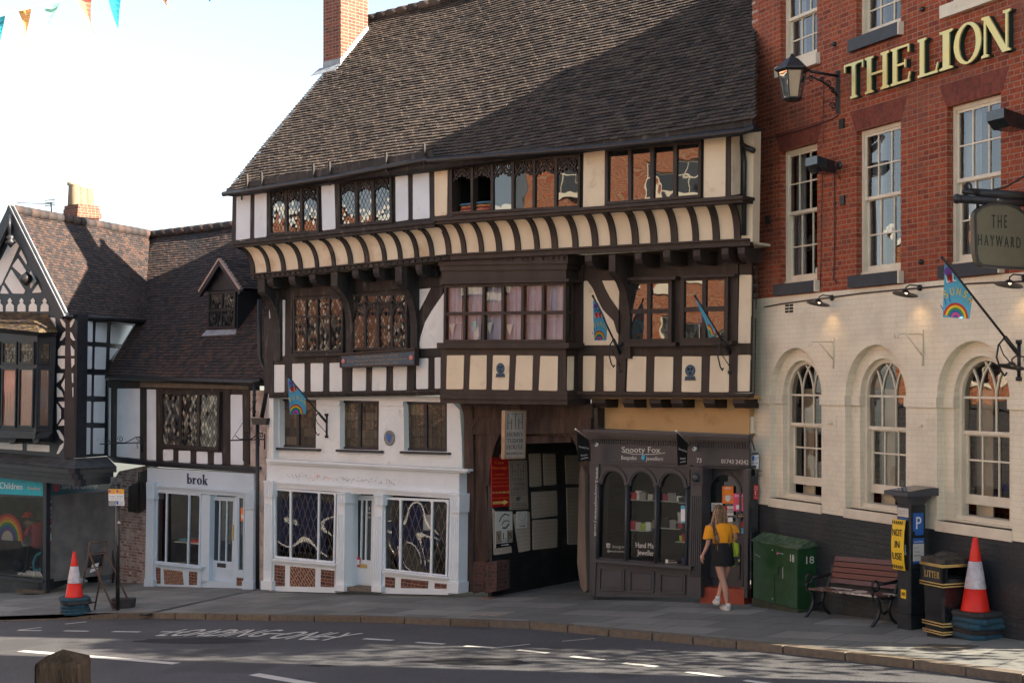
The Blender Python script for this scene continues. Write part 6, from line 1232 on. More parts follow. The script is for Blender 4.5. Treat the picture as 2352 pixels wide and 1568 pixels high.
OF=Pl((-.598,-.802),FG.pt(cB((200,500))[0],.55));p_c=OF.pt(cB((312,500))[0]);OSd=Pl((.60,-.80),p_c)
p_e=OSd.pt(cB((462,500))[0])
mb=MB();slab(mb,OF,cB((-300,60),(318,110),(300,1000),(-300,985)),-.03,.3);mb.prism(PX(OSd,cB((314,110),(478,110),(440,975),(300,1000)),-.03),-OSd.n*.2);mb.build('oriel',TBk,gab)
def orl(pl,pts,rows,gm,st,**k):return window(gab,PQ(pl,cB(*pts)),[0,1],rows,fw=.04,fm=TBk,gm=gm,style=st,o=.02,th=.05,**k)
for pl,x0,x1 in((OF,20,145),(OF,163,290),(OF,-130,5),(OSd,330,432)):
 orl(pl,((x0,195),(x1,197),(x1-2,388),(x0-2,385)),[0,1],'glass_amber','rect',dw=.07,dh=.09,tilt=.05);orl(pl,((x0,420),(x1-2,422),(x1-12,922),(x0-10,915)),[0,1],'glass_sash','plain')
for x0,x1,pl in((20,140,OF),(160,285,OF),(330,425,OSd)):
 mb=MB();mb.smooth=True;q=PQ(pl,cB((x0,425),(x1,427),(x1-12,915),(x0-10,910)),-.022);n=14;pr=None
 for j in range(n+1):
  cur=(q.P(j/n,0,.004*math.sin(j*2.)),q.P(j/n,1,.004*math.sin(j*2.)))
  if pr:mb.face([pr[0],cur[0],cur[1],pr[1]],.5)
  pr=cur
 mb.build('curtain','curtain_pink',gab)
ot=[OF.pt(cB((-300,50))[0],.2),OF.pt(cB((325,120))[0],.2),OSd.pt(cB((490,118))[0],.12)];tw_=[FG.pt(cA((-300,1290))[0]),FG.pt(cA((250,1296))[0]),FG.pt(cA((395,1305))[0])]
mb=MB();tile_patch(mb,ot[0],ot[1],tw_[1],tw_[0],gauge=.1,tw=.16);tile_patch(mb,ot[1],ot[2],tw_[2],tw_[1],gauge=.1,tw=.16);mb.build('oriel_roof','tile_moss',gab)
mb=MB();mb.prism([ot[0],ot[1],OF.pt(cB((318,150))[0],.05),OF.pt(cB((-300,90))[0],.05)],bk*.3);mb.prism([ot[1],ot[2],OSd.pt(cB((478,150))[0],.02),OSd.pt(cB((318,150))[0],.02)],-OSd.n*.2);mb.build('oriel_cornice',TBk,gab)
mb=MB();slab(mb,OF,cB((-300,935),(305,955),(290,1015),(-300,1000)),.08,.5);mb.prism(PX(OSd,cB((300,955),(445,950),(405,1010),(290,1015)),.06),-OSd.n*.3);mb.build('oriel_sill',TBk,gab)
for x in(85,285):mb=MB();slab(mb,OF,cB((x-20,1010),(x+50,1014),(x+40,1045),(x,1060)),-.1,.4);mb.build('oriel_bracket',TBk,gab)
a0,a1=FG.pt(cB((-300,1105))[0]),FG.pt(cB((640,1182))[0]);b0_,b1_=FG.pt(cB((-300,1180))[0],.5),FG.pt(cB((632,1268))[0],.5);s1_=SG.pt(cB((905,1165))[0]);b2_=SG.pt(cB((985,1250))[0],.45)
mb=MB();mb.prism([a0,a1,b1_,b0_],V((0,0,-.04)));mb.prism([a1,s1_,b2_,b1_],V((0,0,-.04)));mb.build('pentice_roof','lead_dark2',gab)
for i,(h0,h1,e)in enumerate(((.0,.14,0),(.14,.26,.08),(.26,.42,.16))):
 mb=MB();f=lambda p,k:p-V((0,0,k));i1=b1_+bk*e*.7-V((.3,-.3,0))*0;A,Bq,Cq=b0_+bk*e,b1_+bk*e,b2_-SG.n*e
 mb.prism([f(A,h0),f(Bq,h0),f(Bq,h1),f(A,h1)],bk*.15);mb.prism([f(Bq,h0),f(Cq,h0),f(Cq,h1),f(Bq,h1)],-SG.n*.15);mb.build('pentice_moulding',TBk,gab)
cc_=FG.pt(cC((377,800))[0]);S2=Pl((.968,-.25),cc_);s2u=V((.25,.968,0)).normalized()
def gp(pl,pts,o,th,mat,name,par=None,cvf=cC):mb=MB();slab(mb,pl,cvf(*pts),o,th);return mb.build(name,mat,par or gab)
sgn=gp(FG,((-300,185),(362,232),(362,380),(-300,350)),.04,.06,'teal','shop_sign');gp(FG,((-300,350),(362,378),(362,396),(-300,370)),.05,.08,TBk,'transom')
gp(FG,((362,215),(392,218),(388,1205),(360,1202)),.05,.12,TBk,'corner_post')
gp(FG,((-300,1025),(362,1088),(362,1112),(-300,1050)),.08,.2,TBk,'window_sill');gp(FG,((-300,1050),(362,1112),(362,1215),(-300,1180)),0,.3,'brick_black','stallriser')
wq=PQ(FG,cC((-300,365),(362,392),(362,1095),(-300,1035)),-.04);mb=MB();mb.face([wq.P(*a)for a in((0,0),(1,0),(1,1),(0,1))]);gw=mb.build('shop_window','glass_clear',gab);mb=MB();lining(PQ(FG,cC((-300,365),(362,392),(362,1095),(-300,1035)),-.06),2.2,gab,'shop_wall2','shelf_pale')
sgn2=gp(S2,((398,240),(825,258),(822,352),(400,374)),.03,.05,'teal_dark','shop_sign')
w2q=PQ(S2,cC((392,385),(640,382),(640,1045),(390,1112)),-.0);mb=MB();mb.face([w2q.P(*a)for a in((0,0),(1,0),(1,1),(0,1))]);mb.build('shop_window','glass_clear',gab);gp(S2,((385,1090),(650,1030),(650,1080),(380,1200)),.04,.2,TBk,'stallriser')
gp(S2,((640,375),(830,352),(832,1120),(640,1045)),-.5,.05,'dark_room','shop_door');gp(S2,((825,230),(1010,215),(1000,1150),(828,1165)),.02,.3,TBk,'door_post');gp(S2,((455,620),(640,625),(635,1030),(450,1035)),-.25,.03,'brick_beige' if 0 else 'panel_pale','display_panel')
gp(S2,((372,1175),(830,1150),(828,1165),(372,1205)),.1,.8,'kerb_stone','door_step')
def note(pl,pts,parts,name='window_notice',o=.01,par=None):
 q=PQ(pl,pts,o);mb=MB();mats=[]
 for(a0,b0,a1,b1,c)in parts:mb.m=len(mats);mats.append(c);q.rect(mb,a0*q.W,b0*q.H,a1*q.W,b1*q.H,.0015*len(mats),.002)
 return mb.build(name,mats,par or gab)
note(S2,cC((395,413),(458,415),(458,522),(395,522)),[(0,0,1,1,'skyblue'),(.1,.3,.9,.9,'offwhite'),(.2,.5,.8,.8,'navy'),(.1,.1,.9,.2,'crimson')]);note(S2,cC((395,552),(458,555),(456,660),(394,655)),[(0,0,1,1,'offwhite'),(.15,.35,.85,.9,'navy'),(.3,.5,.7,.85,'crimson'),(0,0,1,.15,'crimson')]);note(S2,cC((396,680),(455,690),(453,790),(393,780)),[(0,0,1,1,'skyblue'),(.1,.35,.9,.9,'offwhite'),(0,0,1,.25,'crimson')])
note(S2,cC((710,538),(766,542),(765,745),(708,748)),[(0,0,1,1,'grey'),(0,.5,1,1,'yellow'),(.1,.6,.9,.72,'black')],o=-.4);note(S2,cC((385,1040),(420,1035),(420,1095),(385,1100)),[(0,0,1,1,'skyblue')])
c=cC((-190,300),(202,325),(246,434-110),(355,437-100));dectxt('Save the Children',FG,c[0],c[1],14,'white',sgn,.045);c=cC((246,322),(355,328));dectxt('Shrewsbury',FG,c[0],c[1],7.5,'offwhite',sgn,.045)
c=cC((512,318),(815,312));dectxt('Save the Children',S2,c[0],c[1],12,'sign_beige',sgn2,.032);q=PQ(S2,cC((450,265),(505,266),(503,335),(450,338)),.032);mb=MB();W_,H_=q.W,q.H
q.line(mb,arc(W_/2,H_*.5,W_*.42,H_*.45,100,440,14),.035,0,.004);q.poly(mb,[(W_*.36,H_*.08),(W_*.64,H_*.08),(W_*.62,H_*.5),(W_*.8,H_*.72),(W_*.58,H_*.62),(W_*.42,H_*.62),(W_*.2,H_*.72),(W_*.38,H_*.5)],.001,.004);q.poly(mb,arc(W_*.5,H_*.76,W_*.11,H_*.1,0,330,8),.001,.004);mb.build('emblem','red',sgn2)
c=cC((215,1030),(335,1040),(140,1045),(345,1060));dectxt('SHOP MORE ONLINE',FG,c[0],c[1],6,'offwhite',gab,-.035);dectxt('SHOP.SAVETHECHILDREN.ORG.UK',FG,c[2],c[3],6,'offwhite',gab,-.035)
def mannequin(px,shirt,label,hat=None,d=.7,hgt=1.62,rot=.6):
 p=FG.pt(px,-d);p.z=wq.P(.5,0).z+.02;o=thing('mannequin',label,'mannequin',p,rot,'mannequins in the charity shop window')
 Mx=ROOT[o.name];mb=MB();prof=[(.13,.72),(.16,.80),(.145,.92),(.165,1.08),(.19,1.22),(.17,1.30),(.07,1.36)]
 mb.lathe([(r,z)for r,z in prof],(0,0,0),14);mb.v=[V((v.x*1.15,v.y*.7,v.z))for v in mb.v]
 for sx in(-1,1):mb.tube([(sx*.17,0,1.27),(sx*.27,0,1.12),(sx*.29,-.02,1.02)],[.075,.065,.07],8)
 mb.v=[Mx@v for v in mb.v];mb.build('t_shirt',shirt,o)
 mb=MB();mb.tube([(0,0,.02),(0,0,.8)],.025,6);mb.tube([(0,0,1.34),(0,0,1.42)],.04,8);
 for k in range(4):a=k*1.57+.4;mb.tube([(0,0,.16),(.12*math.cos(a),.12*math.sin(a),.1),(.2*math.cos(a),.2*math.sin(a),.0)],.02,5)
 mb.v=[Mx@v for v in mb.v];mb.build('stand','iron_black',o)
 if hat:mb=MB();mb.lathe([(.0,1.60),(.09,1.58),(.1,1.5),(.17,1.48),(.17,1.46),(.0,1.46)],(0,0,0),12);mb.v=[Mx@v for v in mb.v];mb.build('hat',hat,o)
mannequin(cC((238,1000))[0],'offwhite','mannequin in a white t shirt and red hat in the charity shop window','cone_red');mannequin(cC((322,1000))[0],'crimson','mannequin in a dark red t shirt without a hat in the charity shop window',d=.6)
q=PQ(FG,cC((-70,510),(200,520),(200,760),(-70,745)),-.25);mb=MB();mats=['grey','red','orange','yellow','green','blue','purple','offwhite']
mb.m=0
for i in range(7):r=q.H*(.95-.1*i);mb.m=i+1;q.poly(mb,[(q.W/2-r,0)]+arc(q.W/2,0,r,r,180,0,18),.001*i,.01)
mb.build('rainbow_poster',mats,None,loc=q.P(.5,0),label='large arched rainbow poster standing in the charity shop window',category='poster')
mb=MB();mb.smooth=True;p=[FG.pt(a,-.35)for a in cC((350,860),(310,880),(285,940),(290,1000),(330,1010),(345,985))];mb.tube(p,.045,8);mb.build('toy_arch','skyblue',None,loc=p[3],label='pale blue curved toy arch at the foot of the charity shop window',category='toy')
mb=MB();p=FG.pt(cC((165,1010))[0],-.4);mb.tube([p+V((0,0,.14))-bk*.08,p+V((0,0,.14))+bk*.02],.16,16);mb.tube([p+V((0,0,.14))-bk*.09,p+V((0,0,.14))],.07,12);mb.build('toy_drum','navy',None,loc=p,label='round dark blue toy beside the mannequins in the charity window',category='toy')
q=PQ(S2,cC((460,850),(525,840),(520,990),(455,1000)),-.12);mb=MB();q.poly(mb,[(0,0),(q.W*.35,q.H*.02),(q.W,q.H*.75),(q.W,q.H),(q.W*.7,q.H),(0,q.H*.3)],0,.08);mb.build('play_mat','green',None,loc=q.P(.5,.1),label='green and blue patterned curved play mat leaning behind the charity shop side window',category='play mat')
# ================================================================ THINGS IN THE STREET
LB=-LN
def LM(p):return Matrix(((LU.x,LB.x,0,p.x),(LU.y,LB.y,0,p.y),(0,0,1,p.z),(0,0,0,1)))
LRZ=math.atan2(LU.y,LU.x)
def lthing(name,label,cat,p,group=None):return thing(name,label,cat,p,LRZ,group)
def tb_(mb,o):mb.v=[ROOT[o.name]@v for v in mb.v];return mb
def part(mb,o,name,mat):return tb_(mb,o).build(name,mat,o)
def bx(*a):mb=MB();mb.box(*a);return mb
def rbox(mb,x0,y0,z0,x1,y1,z1,r=.01,top=None):
 """box with chamfered vertical edges; top=(sx,sy) scales the top"""
 cx,cy=(x0+x1)/2,(y0+y1)/2;b=[(x0+r,y0),(x1-r,y0),(x1,y0+r),(x1,y1-r),(x1-r,y1),(x0+r,y1),(x0,y1-r),(x0,y0+r)]
 s=top or(1,1);lo=[V((x,y,z0))for x,y in b];hi=[V((cx+(x-cx)*s[0],cy+(y-cy)*s[1],z1))for x,y in b]
 n=8;mb.idx(lo+hi,[tuple(range(7,-1,-1)),tuple(range(8,16))]+[(i,(i+1)%8,(i+1)%8+8,i+8)for i in range(8)])
 return mb
 # ---- traffic cones on stacks of rubber bases
def cone(p,rz,label):
 o=thing('traffic_cone',label,'traffic cone',p,rz,'traffic cones on stacked bases');H_=.91
 for z0,z1,m_ in((0,.31,'cone_red'),(.31,.69,'cone_sleeve'),(.69,1.0,'cone_red')):
  r=lambda t:.178*(1-t)+.032*t;e=.003 if m_!='cone_red' else 0;mb=MB();mb.smooth=True
  mb.lathe([(r(z0)+e+(.008 if z0==0 else 0),z0*H_),(r(z0)+e,z0*H_+.015),(r(z1)+e,z1*H_-(.01 if z1==1 else 0)),(r(z1)*(.7 if z1==1 else 1)+e,z1*H_)],(0,0,0),24);part(mb,o,'cone_body' if m_=='cone_red' else 'reflective_sleeve',m_)
 mb=MB();mb.lathe([(.034,.885*1),(.036,.90),(.03,.925)],(0,0,0),12);part(mb,o,'cone_tip','cone_red')
def stack(p,names,where,blue):
 z=0;words=['lowest','second from the bottom','third from the bottom','fourth from the bottom','topmost']
 for i in range(5):
  rz=random.uniform(-.14,.14)+LRZ;h=.068;c=V((p.x+random.uniform(-.015,.015),p.y+random.uniform(-.015,.015),p.z+z));mb=MB();s=random.uniform(.26,.285)
  rbox(mb,-s,-s,0,s,s,h*.45,.10,(1.03,1.03));rbox(mb,-s*1.03,-s*1.03,h*.45,s*1.03,s*1.03,h*.97,.10,(.93,.93))
  Mx=Matrix.Translation(c)@Matrix.Rotation(rz,4,'Z');mb.v=[Mx@v for v in mb.v]
  mb.build('cone_base','rubber_blue' if i in blue else 'rubber_black',None,loc=c,label=f'{"blue" if i in blue else "black"} cone base, {words[i]} of the stack {where}',category='cone base',group='rubber bases stacked under the cones');z+=h
 return z
c=cM((1985,1462));p=gpt(*c[0]);p=p+V((.05,.22,0));p.z=gz(p.x,p.y);h_=stack(p,0,'beside the litter bin',(0,3,2));cone(p+V((-.04,0,h_)),.3,'bright red and white traffic cone on its stack beside the litter bin')
c=cT((705,1478));p=gpt(*c[0]);p=p+V((.0,.25,0));p.z=gz(p.x,p.y);h_=stack(p,0,'in front of the charity shop',(0,1,2,4));cone(p+V((-.02,0,h_)),1.3,'red and white traffic cone on its blue stack in front of the charity shop')
# ---- green cabinet
p=gpt(*cM((118,1180))[0]);p2=gpt(*cM((500,1240))[0]);cw=1.27;o=lthing('utility_cabinet','dark green metal street cabinet marked 18 standing against the dark plinth','cabinet',p+LN*.06)
cz0=.02;part(bx((-.02,-.02,-.35),(cw+.02,.35,.13)),o,'cabinet_base','moss_base')
zt=1.06
mb=MB();mb.prism([V((0,.0,.13)),V((0,.33,.13)),V((0,.33,zt+.04)),V((0,.0,zt))],V((cw,0,0)));body=part(mb,o,'body','cab_green')
for x0,x1 in((.012,cw/2-.006),(cw/2+.006,cw-.012)):part(bx((x0,-.012,.145),(x1,0.0,zt-.02)),o,'door','cab_green')
mb=MB();mb.prism([V((-.025,-.03,zt)),V((-.025,.20,zt+.12)),V((-.025,.36,zt+.05)),V((-.025,.36,zt+.02)),V((-.025,-.03,zt-.02))],V((cw+.05,0,0)));part(mb,o,'lid','cab_lid')
part(bx((cw/2-.10,-.035,.60),(cw/2+.12,-.012,.72)),o,'lock_cover','cab_green')
for(s,x,y)in(('18',.93,None),):mb=MB();txt(mb,s,V((cw-.20,-.013,zt-.22)),V((cw-.09,-.013,zt-.22)),.11,V((0,-1,0)),.002,.001);part(mb,o,'marking','offwhite')
mb=MB();txt(mb,'18',V((cw+.001,.14,zt-.24)),V((cw+.001,.28,zt-.24)),.11,V((1,0,0)),.002,.001);part(mb,o,'marking','offwhite')
for a in((cw*.56,zt-.14,.02),(cw*.45,zt-.10,.012),(cw*.45,.2,.012)):mb=MB();mb.tube([V((a[0],-.013,a[1])),V((a[0],-.017,a[1]))],a[2],10);part(mb,o,'sticker' if a[2]>.015 else 'bolt','pink' if a[2]>.015 else 'offwhite')
for pts in(((.06,.84),(.22,.80),(.22,.815),(.06,.85)),((.72,.93),(.88,.925),(.88,.94),(.72,.94)),((.85,.55),(.875,.55),(.875,.74),(.85,.70))):mb=MB();mb.prism([V((a,-.0145,b))for a,b in pts],V((0,.001,0)));part(mb,o,'scratch','grey')
# ---- bench
fL,fR=gpt(*cM((520,1272))[0]),gpt(*cM((1100,1360))[0]);bl=(fR-fL).dot(LU);o=lthing('park_bench','slatted brown bench with flaking paint and black iron ends against the dark plinth','bench',fL+V((0,0,.0)))
slope=(gz(*(fL+LU*bl).xy)-fL.z)/bl
def bxs(x):return x*slope
for x in(.04,bl-.04):
 mb=MB();dz=bxs(x);P3=lambda y,z:V((x,y*.8,z+dz))
 mb.tube([P3(-.03,.0),P3(.02,.03),P3(.10,.10),P3(.16,.22),P3(.13,.34),P3(.04,.42)],[.022,.024,.026,.028,.026,.024],8)
 mb.tube([P3(.56,.0),P3(.50,.03),P3(.40,.10),P3(.34,.22),P3(.40,.36),P3(.46,.42)],[.022,.024,.026,.028,.026,.024],8)
 mb.tube([P3(.16,.22),P3(.25,.17),P3(.34,.22)],.02,8);mb.tube([P3(.02,.40),P3(.2,.40),P3(.42,.38),P3(.48,.44),P3(.55,.62),P3(.62,.88)],[.022,.024,.026,.026,.024,.02],8)
 mb.tube([P3(.55,.62),P3(.42,.60),P3(.25,.585),P3(.12,.585)],.022,8)
 mb.tube([P3(.06+.07*math.cos(t),.56+.07*math.sin(t))for t in[i*.5-.5 for i in range(15)]],.018,6);mb.tube([P3(.02,.42),P3(.0,.47),P3(.02,.51)],.02,8)
 part(mb,o,'bench_end','iron_black')
for i in range(6):
 y=.016+i*.063;mb=MB();z=.435-.012*math.sin(i/5*3.14);mb.idx([V((0,y,z)),V((bl,y,z+bxs(bl))),V((bl,y+.050,z+bxs(bl))),V((0,y+.050,z)),V((0,y,z-.025)),V((bl,y,z-.025+bxs(bl))),V((bl,y+.050,z-.025+bxs(bl))),V((0,y+.050,z-.025))],[(0,1,2,3),(7,6,5,4),(0,4,5,1),(1,5,6,2),(2,6,7,3),(3,7,4,0)]);part(mb,o,'seat_slat','slat_flaking')
for i in range(5):
 z=.50+i*.080;y=.385+(z-.44)*.24;mb=MB();d=V((0,.022,.066));a,b=V((.02,y,z)),V((bl-.02,y,z+bxs(bl)));mb.prism([a,b,b+d,a+d],V((0,.022,-.008)));part(mb,o,'back_slat','slat_purple' if i in(0,4)else 'slat_red')
 # ---- ticket machine
p=gpt(*cM((1285,1368))[0]);mw=.29;md=.27;hM=1.93;o=lthing('parking_meter','tall black parking ticket machine hung with a yellow NOT IN USE cover','ticket machine',p)
mb=MB();rbox(mb,0,0,-.2,mw,md,.22,.02);part(mb,o,'meter_base','meter_black');mb=MB();rbox(mb,.004,.004,.225,mw-.004,md-.004,.83,.02);rbox(mb,.0,.0,.835,mw,md,hM-.24,.02);mb2=part(mb,o,'body','meter_black')
mb=MB();rbox(mb,.01,.01,hM-.24,mw-.01,md-.01,hM-.11,.02,(1.55,1.5));part(mb,o,'hood','meter_grey')
c4=[(-.11,-.12),(mw+.11,-.12),(mw+.11,md+.12),(-.11,md+.12)];mb=MB();mb.idx([V((x,y,hM-.11))for x,y in c4]+[V((x,y,hM-.055+(.05 if y>0 else 0)))for x,y in c4],[(3,2,1,0),(4,5,6,7),(0,1,5,4),(1,2,6,5),(2,3,7,6),(3,0,4,7)]);hd=part(mb,o,'hood','meter_grey')
mb=MB();q4=[V((x*.86+.02,y*.86+.02,hM-.046+(.05 if y>0 else 0)))for x,y in c4];mb.face(q4);part(mb,o,'solar_panel','solar')
def onfront(o,x0,z0,x1,z1,mats,y=0,th=.003,name='notice',texts=(),side=None):
 """notice on the street face (side None) or the right-hand end face"""
 f=(lambda x,z,e:V((x,y-e,z)))if side is None else(lambda x,z,e:V((side+e,x,z)));n=V((0,-1,0))if side is None else V((1,0,0));mb=MB();ml=[]
 for i,(a0,b0,a1,b1,m_)in enumerate(mats):
  mb.m=len(ml);ml.append(m_);w_,h=x1-x0,z1-z0;e=th+i*.0015;P4=[f(x0+a0*w_,z0+b0*h,e),f(x0+a1*w_,z0+b0*h,e),f(x0+a1*w_,z0+b1*h,e),f(x0+a0*w_,z0+b1*h,e)];mb.prism(P4,-n*.003)
 for s,a0,b0,a1,h,m_ in texts:mb.m=len(ml);ml.append(m_);txt(mb,s,f(x0+a0*(x1-x0),z0+b0*(z1-z0),0),f(x0+a1*(x1-x0),z0+b0*(z1-z0),0),h*(z1-z0),n,th+.0035,.001)
 return part(mb,o,name,ml)
onfront(o,.03,hM-.40,mw-.03,hM-.28,[(0,0,1,1,'offwhite')],texts=[('pay here',.2,.6,.8,.12,'grey'),('display ticket',.1,.35,.9,.12,'grey')]);onfront(o,.05,hM-.44,mw-.05,hM-.415,[(0,0,1,1,'blue')])
mb=MB();zz=[(hM-.44,-.025),(hM-.6,-.05),(hM-.8,-.06),(hM-1.0,-.05),(hM-1.12,-.03)]
for(z0,y0),(z1,y1)in zip(zz,zz[1:]):mb.idx([V((-.035,y0,z0)),V((.235,y0,z0)),V((.235,y1,z1)),V((-.035,y1,z1))],[(0,3,2,1),(0,1,2,3)])
mb.m=1
for s,z in(('NOT',hM-.66),('IN',hM-.82),('USE',hM-.98)):w_=.2 if len(s)>2 else .10;txt(mb,s,V((.1-w_/2,-.062,z)),V((.1+w_/2,-.062,z)),.095,V((0,-1,0)),.004,.002)
for zz_ in(hM-.50,hM-1.10):
 for i in range(6):mb.prism([V((-.02+i*.04,-.058,zz_)),V((.0+i*.04,-.058,zz_)),V((.012+i*.04,-.058,zz_+.045)),V((-.008+i*.04,-.058,zz_+.045))],V((0,.002,0)))
cv_=tb_(mb,o).build('not_in_use_cover',['yellow','black'],o)
onfront(o,.05,hM-.64,.22,hM-.34,[(0,.18,1,1,'blue'),(.2,0,1,.2,'blue')],side=mw,texts=[('P',.28,.28,.78,.55,'white')]);onfront(o,.05,hM-1.02,.23,hM-.68,[(0,0,1,1,'offwhite'),(0,.78,1,1,'blue'),(0,0,1,.1,'blue')],side=mw,texts=[('pay and display',.1,.84,.9,.07,'white'),('tariff',.1,.6,.5,.06,'grey'),('all days',.1,.45,.6,.06,'grey'),('8am to 6pm',.1,.3,.7,.06,'grey')])
onfront(o,.10,.43,.21,.55,[(0,0,1,1,'yellow')],texts=[('305',.15,.3,.85,.4,'black')]);onfront(o,.15,1.02,.24,1.16,[(0,0,.7,.3,'offwhite'),(.3,.3,.6,1,'offwhite')],name='sticker')
# ---- litter bin
p=gpt(*cM((1505,1432))[0]);bw_=.40;bd_=.44;o=lthing('litter_bin','black square litter bin with gold bands and LITTER lettering beside the ticket machine','bin',p)
mb=MB();rbox(mb,.03,.03,-.15,bw_-.03,bd_-.03,.07,.02);part(mb,o,'bin_foot','gloss_black');mb=MB();rbox(mb,.015,.015,.07,bw_-.015,bd_-.015,.72,.03,(1.10,1.10));part(mb,o,'body','gloss_black')
mb=MB();z0,z1=.72,.98
for a in((-.02,-.02,.03,bd_+.02),(bw_-.03,-.02,bw_+.02,.06),(bw_-.03,bd_-.04,bw_+.02,bd_+.02)):mb.box((a[0],a[1],z0),(a[2],a[3],z1))
mb.box((-.02,-.02,z0),(bw_+.02,.03,z1));mb.box((-.02,bd_-.03,z0+.001),(bw_+.02,bd_+.021,z1));mb.box((bw_-.032,.05,z0),(bw_+.021,bd_-.03,z0+.07));part(mb,o,'bin_top_section','gloss_black')
mb=MB();rbox(mb,-.03,-.03,.98,bw_+.03,bd_+.03,1.04,.03);rbox(mb,-.01,-.01,1.04,bw_+.01,bd_+.01,1.055,.03,(.8,.8));mb.smooth=True;mb.lathe([(.17,1.05),(.14,1.085),(.08,1.105),(.0,1.11)],(bw_/2,bd_/2,0),16);part(mb,o,'lid','lid_dusty')
for z,e in((.985-.02,.022),(.945,.022),(.725,.024),(.69,.022),(.215,.002),(.18,.0),(.105,-.004),(.075,-.006)):
 mb=MB();mb.tube([V((-e,-e-.004,z)),V((bw_+e,-e-.004,z))],.010,6);mb.tube([V((bw_+e+.004,-e,z)),V((bw_+e+.004,bd_+e,z))],.010,6);part(mb,o,'gold_band','brass_bright')
mb=MB();txt(mb,'LITTER',V((.07,-.022,.79)),V((bw_-.04,-.022,.79)),.085,V((0,-1,0)),.002,.002,serif=True);part(mb,o,'lettering','brass_bright');mb=MB();mb.box((.01,.03,z0+.07),(bw_-.04,bd_-.04,z0+.075));part(mb,o,'liner','dark_room')
# ---- sign posts
p=gpt(*cM((115,1155))[0]);q0=gpt(*cI((2112,1512))[0]);zD=q0.y;o=thing('sign_post','black post with a loading plate and red notice beside the grey shop door','sign post',q0);top=pz(*cI((2138,472))[0],zD)
mb=MB();mb.box((-.055,-.03,-.1),(.055,.03,top.z-q0.z));part(mb,o,'post','gloss_black')
fp_=Pl((-.35,-.93),q0)
def plate(o,pl,pts,layers,texts=(),off=.05,name='sign_plate',th=.006):
 q=PQ(pl,pts,off);mb=MB();ml=[]
 for i,(a0,b0,a1,b1,m_)in enumerate(layers):mb.m=len(ml);ml.append(m_);q.rect(mb,a0*q.W,b0*q.H,a1*q.W,b1*q.H,.0015*i,th if i==0 else .001)
 for s,a0,b0,a1,h,m_ in texts:mb.m=len(ml);ml.append(m_);txt(mb,s,q.P(a0,b0),q.P(a1,b0),h*q.H,q.n,.0015*len(layers),.001)
 return mb.build(name,ml,o)if o else(mb,ml,q)
plate(o,fp_,cI((2092,490),(2143,488),(2140,585),(2090,582)),[(0,0,1,1,'white'),(.08,.6,.4,.95,'blue')],[('Loading',.48,.8,.98,.10,'black'),('only',.5,.66,.8,.10,'black'),('4pm - 11am',.08,.38,.92,.12,'black'),('<-->',.3,.1,.8,.14,'black')]);plate(o,fp_,cI((2086,587),(2132,590),(2130,638),(2085,634)),[(0,0,1,1,'gloss_black')]);plate(o,fp_,cI((2107,693),(2140,700),(2137,800),(2105,795)),[(0,0,1,1,'red'),(.3,.3,.5,.6,'offwhite')],[('stop the',.1,.82,.9,.1,'offwhite'),('spread',.1,.68,.9,.1,'offwhite'),('distance',.1,.12,.9,.1,'offwhite')])
mb=MB();
for y in(595,628):a,b=fp_.pt(cI((2068,y))[0],.04),fp_.pt(cI((2170,y+3))[0],.04);mb.tube([a,b],.006,5)
mb.build('clamp','iron_black',o)
q0=gpt(*cT((1160,1436))[0]);o=thing('sign_post','black post with two small parking plates outside the charity shop','sign post',q0);top=pz(*cT((1160,195))[0],q0.y)
mb=MB();mb.tube([V((0,0,-.1)),V((0,0,top.z-q0.z))],.042,12);mb.lathe([(.046,top.z-q0.z-.01),(.046,top.z-q0.z+.01),(.0,top.z-q0.z+.02)],(0,0,0),12);part(mb,o,'post','gloss_black')
fq=Pl((-.1,-1),q0);L0=[(0,0,1,1,'white'),(0,.58,1,1,'sign_amber'),(.06,.72,.3,.92,'purple')]
plate(o,fq,cT((1070,243),(1140,243),(1140,360),(1070,358)),L0,[('Registration',.35,.86,.95,.06,'crimson'),('At any time',.35,.7,.9,.06,'crimson'),('<-',.4,.6,.65,.07,'black'),('No loading',.15,.38,.85,.07,'black'),('8am - 6pm',.2,.24,.8,.07,'black'),('<-',.35,.06,.65,.08,'black')]);plate(o,fq,cT((1071,360),(1140,361),(1140,408),(1071,408)),[(0,0,1,1,'grey')])
plate(o,fq,cT((1143,243),(1222,243),(1222,358),(1143,358)),L0,[('Registration',.35,.86,.95,.06,'crimson'),('At any time',.35,.7,.9,.06,'red'),('->',.4,.6,.65,.07,'black'),('No loading',.15,.38,.85,.07,'black'),('8am - 6pm',.2,.24,.8,.07,'black'),('->',.35,.06,.65,.08,'black')])
plate(o,fq,cT((1143,360),(1226,360),(1226,405),(1143,405)),[(0,0,1,1,'white'),(.04,.2,.3,.95,'blue')],[('Loading only',.34,.6,.95,.2,'black'),('4pm - 11am',.4,.2,.9,.2,'black')]);mb=MB();a=fq.pt(cT((1172,573))[0],.043);mb.tube([a,a-V((0,.003,0))],.028,12);mb.build('sticker','offwhite',o)
p=gpt(*cT((1130,1430))[0])+V((.12,.25,0));p.z=gz(p.x,p.y);mb=MB();rbox(mb,-.22,-.14,0,.22,.14,.20,.06,(1.1,1.05));mb.v=[v+p for v in mb.v];mb.build('rubber_block','rubber_black',None,loc=p,label='black rubber block lying at the foot of the parking sign post',category='rubber block')
